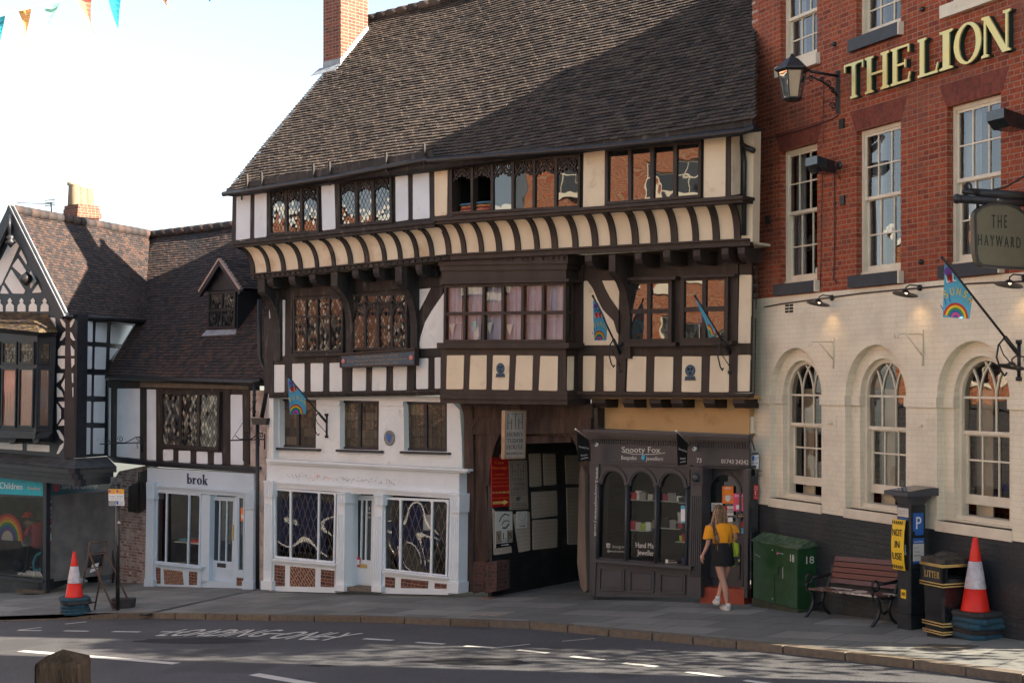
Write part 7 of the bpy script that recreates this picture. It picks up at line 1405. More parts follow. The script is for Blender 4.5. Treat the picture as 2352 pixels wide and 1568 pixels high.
# ---- tubular frame stand
A_,B_=gpt(*cT((770,1465))[0]),gpt(*cT((932,1430))[0]);C_,D_=gpt(*cT((1122,1438))[0]),gpt(*cT((1292,1402))[0]);zt_=(A_.y+C_.y)/2
t1_,t2_=pz(*cT((882,775))[0],A_.y+.35),pz(*cT((1052,757))[0],B_.y+.15);h1,h2=pz(*cT((872,862))[0],A_.y+.30),pz(*cT((1036,838))[0],B_.y+.12)
o=thing('frame_stand','rusty tubular folding frame stand leaning open in front of the charity shop','stand',(A_+D_)/2)
mb=MB();mb.tube([A_,h1,t1_,t2_,h2,B_],.018,8);
def lp(a,b,t):return a+(b-a)*t
for t in(.13,.96,.72):a,b=lp(A_,h1,t),lp(B_,h2,t);mb.tube([a,b],.014,6)
mb.build('front_frame','rusty_tube',o);mb=MB();mb.tube([C_,h1],.018,8);mb.tube([D_,h2],.018,8);mb.tube([lp(C_,h1,.13),lp(D_,h2,.13)],.014,6);mb.build('rear_frame','rusty_tube',o)
bq=Q([lp(A_,h1,.93),lp(B_,h2,.93),lp(B_,h2,.72),lp(A_,h1,.72)],V((-.3,-.95,0)).normalized());mb=MB();bq.rect(mb,.02,0,bq.W-.02,bq.H,-.02,.01);mb.build('board','gloss_black',o)
mb=MB();mb.m=0;bq.poly(mb,[(bq.W*.3,-bq.H*.35),(bq.W*.72,-bq.H*.25),(bq.W*.76,bq.H*.35),(bq.W*.34,bq.H*.25)],.0,.002);mb.m=1
for i,s in enumerate(('It is not safe','charity shop','please wait')):txt(mb,s,bq.P(.36,.08-.14*i),bq.P(.70,.14-.14*i),.035,bq.n,.003,.001)
mb.build('notice',['white','black'],o)
# ---- near bollard
p=V((-2.225,7.05,EZ-2.42));o=thing('bollard','dark square wooden bollard with a low pyramid top in the near foreground','bollard',p,.06);hb_=2.42-(645/3267*6.95)
mb=MB();rbox(mb,-.112,-.112,0,.112,.112,hb_-.02,.012);rbox(mb,-.112,-.112,hb_-.02,.112,.112,hb_,.012,(.96,.96));part(mb,o,'post','bollard_wood');mb=MB();k_=.106;mb.idx([V((-k_,-k_,hb_)),V((k_,-k_,hb_)),V((k_,k_,hb_)),V((-k_,k_,hb_)),V((0,0,hb_+.052))],[(0,1,4),(1,2,4),(2,3,4),(3,0,4)]);part(mb,o,'cap','bollard_wood')
# ================================================================ FLAGS, SIGNS AND LAMPS ON THE WALLS
def flag(wall,U,base,tip,cloth,cvf,label,woff=.02,narrow=False):
 b=wall.pt(base,woff);FP=Pl(U,b);t=FP.pt(tip);o=thing('rainbow_flag',label,'flag',b,0,'rainbow flags on angled poles')
 mb=MB();mb.tube([b,t],.016,8);mb.tube([t,t+(t-b).normalized()*.03],.02,8);mb.build('pole','iron_black',o)
 n=wall.n;mb=MB();mb.tube([b-n*woff+V((0,0,.14)),b-n*woff-V((0,0,.28))],.03,6);mb.tube([b-n*woff+V((0,0,.18)),b-n*woff+V((0,0,.13))],.05,8);mb.tube([b-n*woff-V((0,0,.28)),b-n*woff-V((0,0,.33))],.05,8);d=(t-b).normalized();mb.tube([b-d*.05,b+d*.30],.028,8)
 c0=b+d*.30;mb.tube([c0,c0-V((0,0,.10))+n*.1,c0-V((0,0,.25))+n*.13,c0-V((0,0,.42))+n*.06,c0-V((0,0,.48)),c0-V((0,0,.44))-n*.03],.012,6);mb.tube([c0-V((0,0,.1))+n*.08,c0-V((0,0,.22))+n*.02,b-V((0,0,.22))],.008,5);mb.build('bracket','iron_black',o)
 P_=[FP.pt(c_)for c_ in cloth];mb=MB();mb.m=0;mats=['skyblue','red','yellow','green','blue','pink','purple','white','black','orange']
 mb.prism([p+U*.004 for p in P_],-U*.004)
 lo=V((min(p.dot(-n)for p in P_),min(p.z for p in P_),0));hi=V((max(p.dot(-n)for p in P_),max(p.z for p in P_),0));W_,H_=hi.x-lo.x,hi.y-lo.y
 base3=lambda x,z,e:V((0,0,0))+(-n)*(lo.x+x)+U*(P_[0].dot(U)+e)+V((0,0,lo.y+z));
 cx=W_*(.42 if not narrow else .5);R0=W_*.42
 def inside(p):
  x,y=p.dot(-n),p.z;c=False
  for i in range(len(P_)):
   a,b_=P_[i],P_[i-1];ax,bx2=a.dot(-n),b_.dot(-n)
   if(a.z>y)!=(b_.z>y)and x<(bx2-ax)*(y-a.z)/(b_.z-a.z)+ax:c=not c
  return c
 mb.m=1
 for r0,r1,m_,a0,a1,cc_ in((W_*.98,W_*.68,1,150,60,.0),(W_*.82,W_*.60,2,95,10,0)):
  mb.m=m_;q=[base3(cx*.8+r0*math.cos(R(a)),R0*.55+r0*math.sin(R(a))*.95,.006)for a in range(a1,a0+1,10)]+[base3(cx*.8+r1*math.cos(R(a)),R0*.55+r1*math.sin(R(a))*.95,.006)for a in range(a0,a1-1,-10)]
 mb.m=4
 for a in(150,130,112):r0,r1=R0*1.15,R0*1.7;mb.bar(base3(cx+r0*math.cos(R(a)),r0*math.sin(R(a)),.006),base3(cx+r1*.8*math.cos(R(a)),r1*math.sin(R(a)),.006),.012,.002,up=U)
 def arctxt(s,r,a0,a1,h,m_,zc):
  for i,ch in enumerate(s):
   a=R(a0+(a1-a0)*i/(len(s)-1));c_=base3(cx+r*math.cos(a),zc+r*math.sin(a),0);tdir=(-n)*math.sin(a)+V((0,0,-math.cos(a)));up=(-n)*math.cos(a)+V((0,0,math.sin(a)));mb.m=m_;w_=h*.62
   if inside(c_)and inside(c_+up*h*.8):txt(mb,ch,c_-tdir*w_/2,c_+tdir*w_/2,h,U,.010,.001,up=up)
 def band(r0,r1,a0,a1,m_,zc,e):
  mb.m=m_;k=14
  for i in range(k):
   A0,A1=R(a0+(a1-a0)*i/k),R(a0+(a1-a0)*(i+1)/k);G_=[base3(cx+r*math.cos(A),zc+r*math.sin(A),e)for r,A in((r0,A0),(r0,A1),(r1,A1),(r1,A0))]
   if all(inside(g)for g in G_):mb.prism(G_,-U*.001)
 s_=W_
 for i,m_ in enumerate((1,2,3,4,5,6)):band(R0*max(0,.845-.155*i),R0*(1-.155*i),180,0,m_,.004,.006)
 if not narrow:
  band(s_*.76,s_*1.0,142,72,1,s_*.22,.006);arctxt('HELLO',s_*.79,138,78,s_*.19,7,s_*.22);arctxt('SUNSHINE',s_*.54,122,-22,s_*.20,2,s_*.10);mb.m=8;txt(mb,'OPEN',base3(s_*.06,H_*.72,0),base3(s_*.40,H_*.72,0),s_*.1,U,.008,.001);mb.m=6;mb.prism([base3(s_*(.18+.13*math.cos(R(a))*(1+.3*(a//40%2))),H_*.86+s_*.11*math.sin(R(a))*(1+.3*(a//40%2)),.006)for a in range(0,360,40)],-U*.001)
 else:
  band(s_*.5,s_*.9,150,60,1,s_*.6,.006);arctxt('HELLO',s_*.55,140,60,s_*.28,7,s_*.6);arctxt('SUN',s_*.4,90,20,s_*.28,2,s_*.25)
 mb.build('flag_cloth',mats,o)
c=cF((690,190));flag(T0,U0,c[0],cE((418,1050))[0],cE((416,1062),(470,1108),(566,1215),(566,1365),(432,1368),(424,1250)),cE,'rainbow flag on the white rendered wall above the empty white shop')
flag(T1,U0,cH((1335,690))[0],cH((1152,305))[0],cH((1150,330),(1182,345),(1225,430),(1248,500),(1242,602),(1157,602),(1152,450)),cH,'rainbow flag hanging in front of the curved brace right of the bay window',narrow=False)
flag(T1,U0,cH((2085,690))[0],cH((1850,305))[0],cH((1852,325),(1885,360),(1985,520),(1975,572),(1945,585),(1918,480),(1880,400)),cH,'furled narrow rainbow flag in front of the rightmost first floor window',narrow=True)
flag(LP,LU,cL((2305,300))[0],cK((1672,828))[0],cK((1690,875),(1790,985),(1922,1145),(1908,1240),(1895,1335),(1672,1320),(1680,1100)),cK,'largest rainbow flag over the painted hotel wall below the round topped sign')
for base,tip,cl,lab in(((1010,415),(868,308),((877,330),(960,385),(968,525),(884,538)),'black shop pennant on a short pole at the left end of the grey jeweller shopfront'),((1690,445),(1567,320),((1572,332),(1648,405),(1642,555),(1578,562)),'black shop pennant on a short pole between the jeweller window and door')):
 b=TS.pt(cI(base)[0],.06);FP=Pl(U0,b);o=thing('shop_pennant',lab,'pennant',b,0,'black shop pennants');mb=MB();mb.tube([b,FP.pt(cI(tip)[0])],.013,8);mb.build('pole','steel',o)
 mb=MB();t=FP.pt(cI(tip)[0]);mb.lathe([(.0,-.02),(.022,0),(.0,.02)],t,8);mb.tube([b,b+m0*.06],.04,8);mb.build('finial','white',o)
 q=PQ(FP,cI(*cl));mb=MB();mb.m=0;mb.prism(PX(FP,cI(*cl),.004),-U0*.006);mb.m=1;txt(mb,'Snooty Fox',q.P(.1,.50),q.P(.92,.54),q.H*.085,U0,.006,.001);txt(mb,'Bespoke',q.P(.25,.20),q.P(.8,.24),q.H*.07,U0,.006,.001);txt(mb,'Jewellers',q.P(.25,.08),q.P(.85,.12),q.H*.07,U0,.006,.001);mb.build('banner',['black','offwhite'],o)
def hth(mb,q,y0,y1,m_=None):
 def st(x0,ya,x1,yb):q.poly(mb,[(q.W*x0,q.H*ya),(q.W*x1,q.H*ya),(q.W*x1,q.H*yb),(q.W*x0,q.H*yb)],.003+random.random()*.0005,.002)
 h=y1-y0;Y=lambda t:y0+h*t
 for x,a,b in((.10,0,1),(.30,0,.62),(.5,.0,1),(.68,0,.62),(.88,0,1)):
  st(x-.018,Y(a),x+.018,Y(b));st(x-.045,Y(a),x+.045,Y(a)+.008);st(x-.045 if x!=.5 else .3,Y(b)-.012,x+.045 if x!=.5 else .7,Y(b))
 st(.1,Y(.40),.3,Y(.44));st(.68,Y(.40),.88,Y(.44))
p=TP(19.02).pt(cP((632,430))[0]);HP=Pl(U0,p);q=PQ(HP,cP((636,148),(888,142),(876,716),(628,722)));o=thing('hanging_sign','pale hanging board lettered HENRY TUDOR HOUSE over the alley mouth','sign',q.P(.5,1))
mb=MB();q.rect(mb,0,0,q.W,q.H,0,.07);q.line(mb,[(.012,.012),(q.W-.012,.012),(q.W-.012,q.H-.012),(.012,q.H-.012)],.025,.012,.012,True);mb.build('sign_frame','frame_tan',o);mb=MB();q.rect(mb,.025,.025,q.W-.025,q.H-.025,.004,.01);mb.build('board','sign_beige',o)
q2=q.sub(.06,.03,.94,.97,.004);mb=MB();hth(mb,q2,.62,.96)
for s,y,h,a,b in(('HENRY',.46,.095,.05,.95),('TUDOR',.32,.095,.05,.95),('HOUSE',.18,.095,.05,.95)):txt(mb,s,q2.P(a,y),q2.P(b,y),q2.H*h,q.n,.003,.001,serif=True)
txt(mb,'RESTAURANT & BAR',q2.P(.05,.07),q2.P(.95,.07),q2.H*.04,q.n,.003,.001);mb.build('lettering','sign_text',o);mb=MB()
for a in(.15,.85):mb.tube([q.P(a,1,-.03),q.P(a,1.08,-.03)],.01,5)
mb.build('hanger','iron_black',o)
q=PQ(PW,cP((685,740),(898,735),(918,1312),(700,1322)),.035);o=thing('wall_sign','beige alley wall sign lettered HENRY TUDOR HOUSE with a pointing hand','sign',q.P(.5,0));mb=MB();q.rect(mb,0,0,q.W,q.H,0,.02);mb.build('board','sign_tan',o)
mb=MB();q.line(mb,[(q.W*.08,q.H*.30),(q.W*.92,q.H*.30),(q.W*.92,q.H*.96),(q.W*.08,q.H*.96)],.008,.004,.004,True);hth(mb,q.sub(.1,0,.9,1),.68,.92)
for s,y in(('HENRY',.585),('TUDOR',.49),('HOUSE',.395)):txt(mb,s,q.P(.16,y),q.P(.84,y),q.H*.065,q.n,.003,.001,serif=True)
txt(mb,'RESTAURANT & BAR',q.P(.16,.335),q.P(.84,.335),q.H*.02,q.n,.003,.001);txt(mb,'TEL: 01743 361666',q.P(.08,.07),q.P(.92,.07),q.H*.035,q.n,.003,.001);txt(mb,'HENRYTUDORHOUSE.COM',q.P(.08,.02),q.P(.92,.02),q.H*.025,q.n,.003,.001);q.line(mb,[(q.W*.08,q.H*.13),(q.W*.92,q.H*.13)],.006,.004,.003)
q.poly(mb,[(q.W*a,q.H*b)for a,b in((.34,.19),(.34,.25),(.5,.265),(.66,.245),(.66,.235),(.52,.235),(.56,.215),(.5,.18))],.004,.003);mb.build('lettering','sign_text',o)
q=PQ(PW,cP((478,702),(682,700),(697,1278),(488,1290)),.03);mb=MB();mb.m=0;q.rect(mb,0,0,q.W,q.H,0,.015);mb.m=1
for s,y,h,a,b in(('Casa',.87,.06,.18,.7),('Naranjo',.76,.06,.04,.9),('Independent',.645,.025,.18,.78),('Spanish Restaurant',.57,.022,.04,.94),('Fresh Rustic Food',.49,.022,.06,.9),('Tapas Fine Wine Bar',.41,.022,.03,.96),('www.casanaranjo.co.uk',.17,.022,.03,.96)):txt(mb,s,q.P(a,y),q.P(b,y),q.H*h,q.n,.003,.001)
mb.m=2;txt(mb,'Tel. 01743 588 165',q.P(.02,.27),q.P(.98,.27),q.H*.04,q.n,.003,.001);q.poly(mb,[(q.W*a,q.H*b)for a,b in((.05,.06),(.66,.06),(.66,.03),(.92,.09),(.66,.14),(.66,.11),(.05,.11))],.003,.002);mb.m=3;txt(mb,'15 YARDS',q.P(.12,.07),q.P(.58,.07),q.H*.024,q.n,.0045,.001)
mb.build('restaurant_sign',['sign_red','orange','gold','sign_red'],None,loc=q.P(.5,0),label='red restaurant sign with a yellow arrow on the alley wall',category='sign')
q=PQ(PW,cI((312,880),(428,880),(430,1118),(314,1134)),.03);mb=MB();mb.m=0;q.rect(mb,0,0,q.W,q.H,0,.012);mb.m=1;q.rect(mb,0,q.H*.12,q.W*.33,q.H*.46,.001,.002);q.rect(mb,q.W*.66,q.H*.12,q.W,q.H*.46,.001,.002);mb.m=2
for s,a,b in(('Y',.06,.28),('L',.4,.58),('B',.72,.94)):txt(mb,s,q.P(a,.22),q.P(b,.22),q.H*.17,q.n,.004,.001,serif=True)
q.line(mb,[(q.W*.2,q.H*.72),(q.W*.35,q.H*.86),(q.W*.55,q.H*.93),(q.W*.8,q.H*.88)],.02,.003,.003);q.line(mb,[(q.W*.35,q.H*.62),(q.W*.5,q.H*.73),(q.W*.7,q.H*.74),(q.W*.8,q.H*.70)],.016,.003,.003);q.line(mb,[(q.W*.4,q.H*.54),(q.W*.6,q.H*.53),(q.W*.78,q.H*.64)],.028,.003,.003);txt(mb,'SALON',q.P(.3,.15),q.P(.75,.15),q.H*.035,q.n,.003,.001);q.rect(mb,0,0,q.W,q.H*.11,.002,.003);mb.m=3;q.poly(mb,[(q.W*a,q.H*b)for a,b in((.3,.045),(.65,.045),(.65,.03),(.78,.055),(.65,.08),(.65,.065),(.3,.065))],.004,.002)
mb.build('salon_sign',['offwhite','sign_tan','black','white'],None,loc=q.P(.5,0),label='white salon sign with an eye and eyebrow and the letters YLB',category='sign')
q=PQ(PW,cP((778,1342),(905,1335),(905,1528),(780,1540)),.03);mb=MB();mb.m=0;q.rect(mb,0,0,q.W,q.H,0,.012);mb.m=1;q.line(mb,arc(q.W*.5,q.H*.68,q.W*.32,q.H*.24,120,420,12),.012,.003,.002)
for s,y,a,b in(('The',.78,.4,.6),('Good',.67,.36,.64),('Life',.57,.38,.62),('First Street',.30,.2,.8),('Wholefood Cafe',.2,.1,.9)):txt(mb,s,q.P(a,y),q.P(b,y),q.H*.06,q.n,.003,.001)
mb.m=2;q.poly(mb,[(q.W*a,q.H*b)for a,b in((.25,.09),(.65,.09),(.65,.05),(.8,.11),(.65,.17),(.65,.13),(.25,.13))],.003,.002);mb.build('cafe_sign',['offwhite','grey','darkgreen'],None,loc=q.P(.5,0),label='small pale sign with a laurel wreath and green arrow beside the YLB board',category='sign')
q=PQ(T1,cE((856,868),(1494,822),(1492,958),(858,978)),.20);o=thing('name_board','long blue board with old gilt lettering below the carved traceried window','sign',q.P(.5,0));mb=MB();q.rect(mb,0,0,q.W,q.H,0,.10);q.line(mb,[(.015,.015),(q.W-.015,.015),(q.W-.015,q.H-.015),(.015,q.H-.015)],.03,.02,.02,True);q.rect(mb,-.02,q.H,q.W+.02,q.H+.03,.05,.16);mb.build('sign_frame','timber_brown',o);mb=MB();q.rect(mb,.03,.03,q.W-.03,q.H-.03,.004,.004);mb.build('board','board_blue',o)
mb=MB()
for s,y,a,b in(('Ye Ancient House in which',.66,.22,.78),('King Henry ye 7th lodged when he went',.40,.10,.90),('to Bosworth Field Augt 1485',.14,.22,.78)):txt(mb,s,q.P(a,y),q.P(b,y),q.H*.15,q.n,.005,.002)
mb.build('lettering','gilt_dull',o)
for a in(.05,.95):mb=MB();c_=q.P(a,.5,.006);Mx=Matrix((U0,V((0,0,1)),-m0)).transposed();mb.lathe([(.055,0),(.05,.015),(.02,.02),(.0,.03)],c_,10,Mx);mb.build('rosette','rose_pink',o)
Mfac=Matrix((U0,V((0,0,1)),-m0)).transposed()
for px_,lab in(((520,808),'small blue shield plaque on the cream panel below the bay window'),((1815,825),'small blue shield plaque below the two right hand first floor windows')):
 pl_=TB if px_[0]<900 else T1;c_=pl_.pt(cH(px_)[0],.014);o=thing('shield_plaque',lab,'plaque',c_,0,'blue shield plaques');mb=MB();mb.lathe([(.10,0),(.10,.012),(.085,.016),(.0,.018)],c_+V((0,0,.04)),16,Mfac);mb.build('shield','board_blue',o)
 mb=MB()
 for dx,dz in((-.035,.07),(.035,.07),(0,-.0)):mb.lathe([(.028,.016),(.02,.026),(0,.03)],c_+U0*dx+V((0,0,dz)),8,Mfac)
 mb.build('emblem','iron_black',o);mb=MB();mb.prism([c_+U0*x+V((0,0,z))-m0*.018 for x,z in((-.11,-.12),(.11,-.12),(.09,-.05),(-.09,-.05))],m0*.018);mb.build('name_band','board_blue',o);mb=MB();txt(mb,'SALOP',c_-U0*.08-V((0,0,.105)),c_+U0*.08-V((0,0,.105)),.035,-m0,.02,.002);mb.build('lettering','iron_black',o)
c_=T0.pt(cF((1190,314))[0],.01);o=thing('round_plaque','round stone plaque with a small blue shield on the white rendered wall','plaque',c_);mb=MB();mb.lathe([(.155,0),(.155,.015),(.135,.025),(.13,.018),(0,.018)],c_,20,Mfac);mb.build('disc','plaque_stone',o);mb=MB();mb.prism([c_+U0*x+V((0,0,z))-m0*.026 for x,z in((-.06,.08),(-.065,.0),(0,-.09),(.065,.0),(.06,.08))],m0*.008);mb.build('shield','blue',o)
def scroll(cx,cz,r0,turns,P,sg=1,n=22):return[P(cx+sg*r0*(1-t/n*.85)*math.cos(t/n*turns*6.283),cz+r0*(1-t/n*.85)*math.sin(t/n*turns*6.283))for t in range(n+1)]
for base,tip,cvf,pl_,lab in(((1200,1048),(845,1060),cB,TK,'black scrolled iron sign bracket on the post left of the small white shop'),((2235,1020),(1945,1030),cB,T0,'black scrolled iron sign bracket with a stay beside the rainwater pipe')):
 b=pl_.pt(cvf(base)[0],.05);FP=Pl(U0,b);t=FP.pt(cvf(tip)[0]);L_=(t-b).length;d=(t-b).normalized();o=thing('sign_bracket',lab,'bracket',b,0,'scrolled iron sign brackets');P=lambda x,z:b+d*x+V((0,0,z))
 mb=MB();mb.tube([b,t],.014,6);mb.tube([b-V((0,0,.22)),b+V((0,0,.12))],.02,6);mb.build('arm','iron_black',o)
 mb=MB();mb.tube(scroll(L_*.52,.10,.08,1.3,P),.010,5);mb.tube(scroll(.10,.08,.07,1.3,P),.010,5);mb.tube([P(L_*.6,.03),P(L_*.42,.01),P(L_*.3,.06),P(.18,.14),P(.05,.14)],.011,6);mb.tube([P(L_*.6,.02),P(L_*.75,.03),P(L_*.85,.1)],.010,5);mb.tube([P(.14,.0),P(.14,-.12),P(.12,-.14)],.008,5);mb.build('scroll','iron_black',o)
 if cvf(base)[0][0]>560:mb=MB();mb.tube([P(L_*.95,.02),FP.pt(cE((160,1240))[0])],.006,5);mb.build('stay','iron_black',o)
 # ---- on the hotel wall: lantern, floodlights, swan necks, hooks, hanging sign, meter box
s0,z0_=lsz(cJ((805,640))[0]);b=L3(s0,z0_,.02);o=thing('wall_lantern','big black hexagonal lantern on a scrolled iron bracket beside the hotel lettering','lantern',b)
FP=Pl(LU,b);lc=FP.pt(cJ((415,590))[0]);P=lambda x,z:b+LN*x+V((0,0,z));L_=(lc-b).dot(LN);zl=FP.pt(cJ((415,590))[0]).z
mb=MB();zb_=FP.pt(cJ((805,955))[0]).z-b.z;mb.bar(P(0,.08),P(0,zb_),.06,.03);mb.tube([P(0,0),P(L_*.62,.03+(zl-b.z)*.3)],.022,8);mb.tube([P(.0,zb_*.55),P(.10,zb_*.35),P(.28,-.10),P(.5,-.03)],.016,6);mb.tube(scroll(.09,zb_*.80,.06,1.2,P),.011,5)
for x,z,r in((.10,-.22,.055),(.16,-.12,.05),(.28,-.07,.035),(.48,-.08,.05)):mb.tube(scroll(x,z,r,1.2,P),.010,5)
mb.build('bracket','iron_black',o)
zt1,zt2,zb1,zfin=[FP.pt(cJ((415,y))[0]).z for y in(590,490,830,452)]
mb=MB();c0=V((lc.x,lc.y,0));mb.lathe([(.235,zt1-.02),(.265,zt1),(.265,zt1+.02),(.22,zt1+.05),(.10,zt2-.01),(.05,zt2+.01),(.035,zt2+.03),(.02,zt2+.04),(.035,zfin-.02),(.0,zfin+.01)],c0,6,smooth=False);mb.build('lantern_roof','iron_black',o)
mb=MB();mb.lathe([(.205,zt1-.03),(.13,zb1+.02)],c0,6,smooth=False);mb.build('lantern_glass','glass_lamp',o);mb=MB();mb.lathe([(.15,zb1+.02),(.15,zb1),(.10,zb1-.03),(.0,zb1-.03)],c0,6,smooth=False)
for k in range(6):a=k*math.pi/3;mb.bar(c0+V((.21*math.cos(a),.21*math.sin(a),zt1-.02)),c0+V((.135*math.cos(a),.135*math.sin(a),zb1+.02)),.018)
mb.build('lantern_frame','iron_black',o)
for px_,bx_,lab,sc_ in(((620,1345),(810,1385),'small black floodlight on the brick between the first two hotel windows',1),((2215,990),(2380,1010),'black floodlight on the brick at the right edge above the round topped sign',1.0)):
 s1,z1_=lsz(cJ(bx_)[0]);b=L3(s1,z1_,0);o=thing('floodlight',lab,'floodlight',b,0,'black floodlights on the brick wall');P=lambda x,y,z:b+LN*x+LU*y+V((0,0,z))
 mb=MB();k=sc_;mb.idx([P(.50*k,-.15,.10),P(.50*k,.15,.10),P(.50*k,.15,-.02),P(.50*k,-.15,-.02),P(.15,-.11,.04),P(.15,.11,.04),P(.15,.11,-.14),P(.15,-.11,-.14),P(.40,-.15,-.12),P(.40,.15,-.12)],[(0,1,2,3),(4,5,1,0),(7,4,0,3,8),(5,6,9,2,1),(3,2,9,8),(8,9,6,7),(4,7,6,5)]);mb.build('housing','gloss_black',o)
 mb=MB();mb.tube([P(.16,0,-.05),P(.06,0,-.04),P(0,0,0)],.03,6);mb.tube([P(0,0,0),P(.02,0,0)],.06,8);mb.tube([P(.06,0,-.05),P(.05,.03,-.16),P(.02,.05,-.22),P(.01,0,-.14)],.006,5);mb.build('mount','gloss_black',o)
for px_,bpx,cvf,lab,lit in(((740,1200),(755,1158),cK,'lit swan neck lamp above the first arched hotel window',1),((1450,1130),(1490,1075),cK,'lit swan neck lamp above the pier between second and third arches',1),((2330,1055),(2365,990),cK,'swan neck lamp at the right edge just below the brick',1),((2345,415),(2385,340),cL,'swan neck lamp at the right edge beside the flag bracket',0)):
 s1,z1_=lsz(cvf(bpx)[0]);b=L3(s1,z1_,.01);FP=Pl(LU,b);o=thing('wall_lamp',lab,'lamp',b,0,'swan neck lamps on the painted wall');P=lambda x,z:b+LN*x+V((0,0,z))
 mb=MB();mb.tube([P(0,0),P(.05,.03),P(.18,.035),P(.24,-.0),P(.24,-.05)],.010,6);mb.tube([P(0,0),P(.02,0)],.045,10);mb.build('arm','iron_black',o)
 tl=Matrix.Rotation(R(-12),3,LU);mb=MB();mb.lathe([(.035,.0),(.06,-.03),(.17,-.055),(.175,-.065),(.16,-.06),(.05,-.035)],P(.24,-.04),18,tl);mb.build('lamp_shade','iron_black',o)
 mb=MB();mb.lathe([(.0,0),(.018,-.01),(.02,-.025),(.0,-.04)],P(.235,-.055),10);mb.build('bulb','bulb' if lit else 'offwhite',o)
 if lit:ld=bpy.data.lights.new('lamp_light','SPOT');lo_=bpy.data.objects.new('lamp_light',ld);COL.objects.link(lo_);lo_.location=P(.22,-.14);ld.energy=.8;ld.color=(1,.62,.28);ld.shadow_soft_size=.03;ld.spot_size=R(110);ld.spot_blend=.9;lo_.rotation_euler=(V((0,0,1))+LN*.25).to_track_quat('Z','Y').to_euler()
for top,tip,bot,lab in(((757,185),(578,200),(757,420),'cream iron hanging basket hook between the first and second arches'),((1505,120),(1303,160),(1505,398),'cream iron hanging basket hook between the second and third arches')):
 a=LP.pt(cL(top)[0],.02);b=LP.pt(cL(bot)[0],.02);FP=Pl(LU,a);t=FP.pt(cL(tip)[0]);t.z=a.z-.02;mb=MB();mb.tube([a+V((0,0,.04)),b],.012,6);mb.tube([a-V((0,0,.02)),t],.011,6);mb.tube([t,t+V((0,0,-.05))+LN*.01,t+LN*.05+V((0,0,-.06)),t+LN*.07],.010,6);mb.tube([t-LN*.12,b+V((0,0,.14))],.010,6);mb.build('basket_hook','paint_cream',None,loc=b,label=lab,category='hook',group='hanging basket hooks')
b=LP.pt((2412,760),0);FP=Pl(LU,b);o=thing('hanging_sign','olive round topped hanging sign lettered THE HAYWARD on a black beam','sign',b)
mb=MB();a0,a1=FP.pt(cK((1800,332))[0]),FP.pt((2412,0));
t0=FP.pt(cK((1800,332))[0]);e0=V((b.x,b.y,t0.z));mb.tube([e0,t0],.05,12);mb.tube([t0,t0+LN*.03],.058,12);mb.tube([FP.pt(cK((1845,272))[0]),FP.pt(cK((1960,285))[0])],.03,10);t2=FP.pt(cK((1975,285))[0]);mb.tube([t2,V((b.x,b.y,t2.z))],.055,12);r2=FP.pt(cK((1890,235))[0]);P=lambda x,z:r2+LN*x+V((0,0,z));mb.tube(scroll(0,0,.06,1.1,P),.014,6);mb.tube([FP.pt(p_)for p_ in cK((1900,250),(2080,262),(2200,235),(2352,145),(2500,90))],.012,6);mb.build('beam','iron_black',o)
prof=cK((1930,470),(1940,445),(1985,405),(2050,380),(2130,372),(2210,382),(2280,410),(2345,455),(2395,520),(2400,700),(2380,880),(2345,915),(2150,905),(1990,890),(1955,860),(1940,790))
mb=MB();mb.prism(PX(FP,prof,.03),-LU*.06);mb.build('board','olive',o);mb=MB();pr=PX(FP,prof,.0)
for i in range(len(pr)):mb.bar(pr[i],pr[(i+1)%len(pr)],.03,.075,up=LU)
for p_ in cK((1965,300),(2310,345)):q_=FP.pt(p_);mb.tube([q_,q_-V((0,0,.16))],.018,6)
mb.build('sign_frame','iron_black',o);mb=MB();c_=cK((2082,573),(2208,575),(1968,718),(2322,745));txt(mb,'T H E',FP.pt(c_[0],.03),FP.pt(c_[1],.03),.155*1.0,LU,.003,.002);txt(mb,'H A Y W A R D',FP.pt(c_[2],.03),FP.pt(c_[3],.03),.13,LU,.003,.002);mb.build('lettering','black',o)
q=PQ(Pl((-.669,-.743),LC+V((-.05,-.05,0))),cI((2062,225),(2118,222),(2118,338),(2060,335)),.0);mb=MB();mb.m=0;q.rect(mb,0,0,q.W,q.H,.06,.08);mb.m=1;q.rect(mb,.0,q.H*.25,q.W*.35,q.H*.7,.065,.01);mb.m=2;q.rect(mb,.01,q.H*.28,q.W*.3,q.H*.5,.067,.01);mb.build('meter_box',['paint_cream','iron_black','yellow'],None,loc=q.P(.5,.5),label='cream electric box with a yellow label at the corner of the hotel',category='electric box')
# ---- cushions on the sill of the open window
q=PQ(T2,cG((205,300),(455,290),(455,548),(205,556)),-.05)
def cushion(a0,a1,b0,b1,mat,lab,d=.02):
 mb=MB();mb.smooth=True;n=12;c_=q.P((a0+a1)/2,(b0+b1)/2,-d-.14);w_,h_=(a1-a0)*q.W/2,(b1-b0)*q.H/2;vs=[]
 for j in range(7):
  ph=-math.pi/2+math.pi*j/6
  for i in range(16):th=2*math.pi*i/16;sq=lambda v:math.copysign(abs(v)**.6,v);vs.append(c_+U0*w_*sq(math.cos(th))*abs(math.cos(ph))**.5+m0*.17*sq(math.sin(th))*abs(math.cos(ph))**.5+V((0,0,h_*math.sin(ph)+.01*math.sin(i*2.3+j))))
 mb.idx(vs,[(j*16+i,j*16+(i+1)%16,(j+1)*16+(i+1)%16,(j+1)*16+i)for j in range(6)for i in range(16)],.5);mb.build('cushion',mat,None,loc=c_-V((0,0,h_)),label=lab,category='cushion',group='cushions piled in the open window')
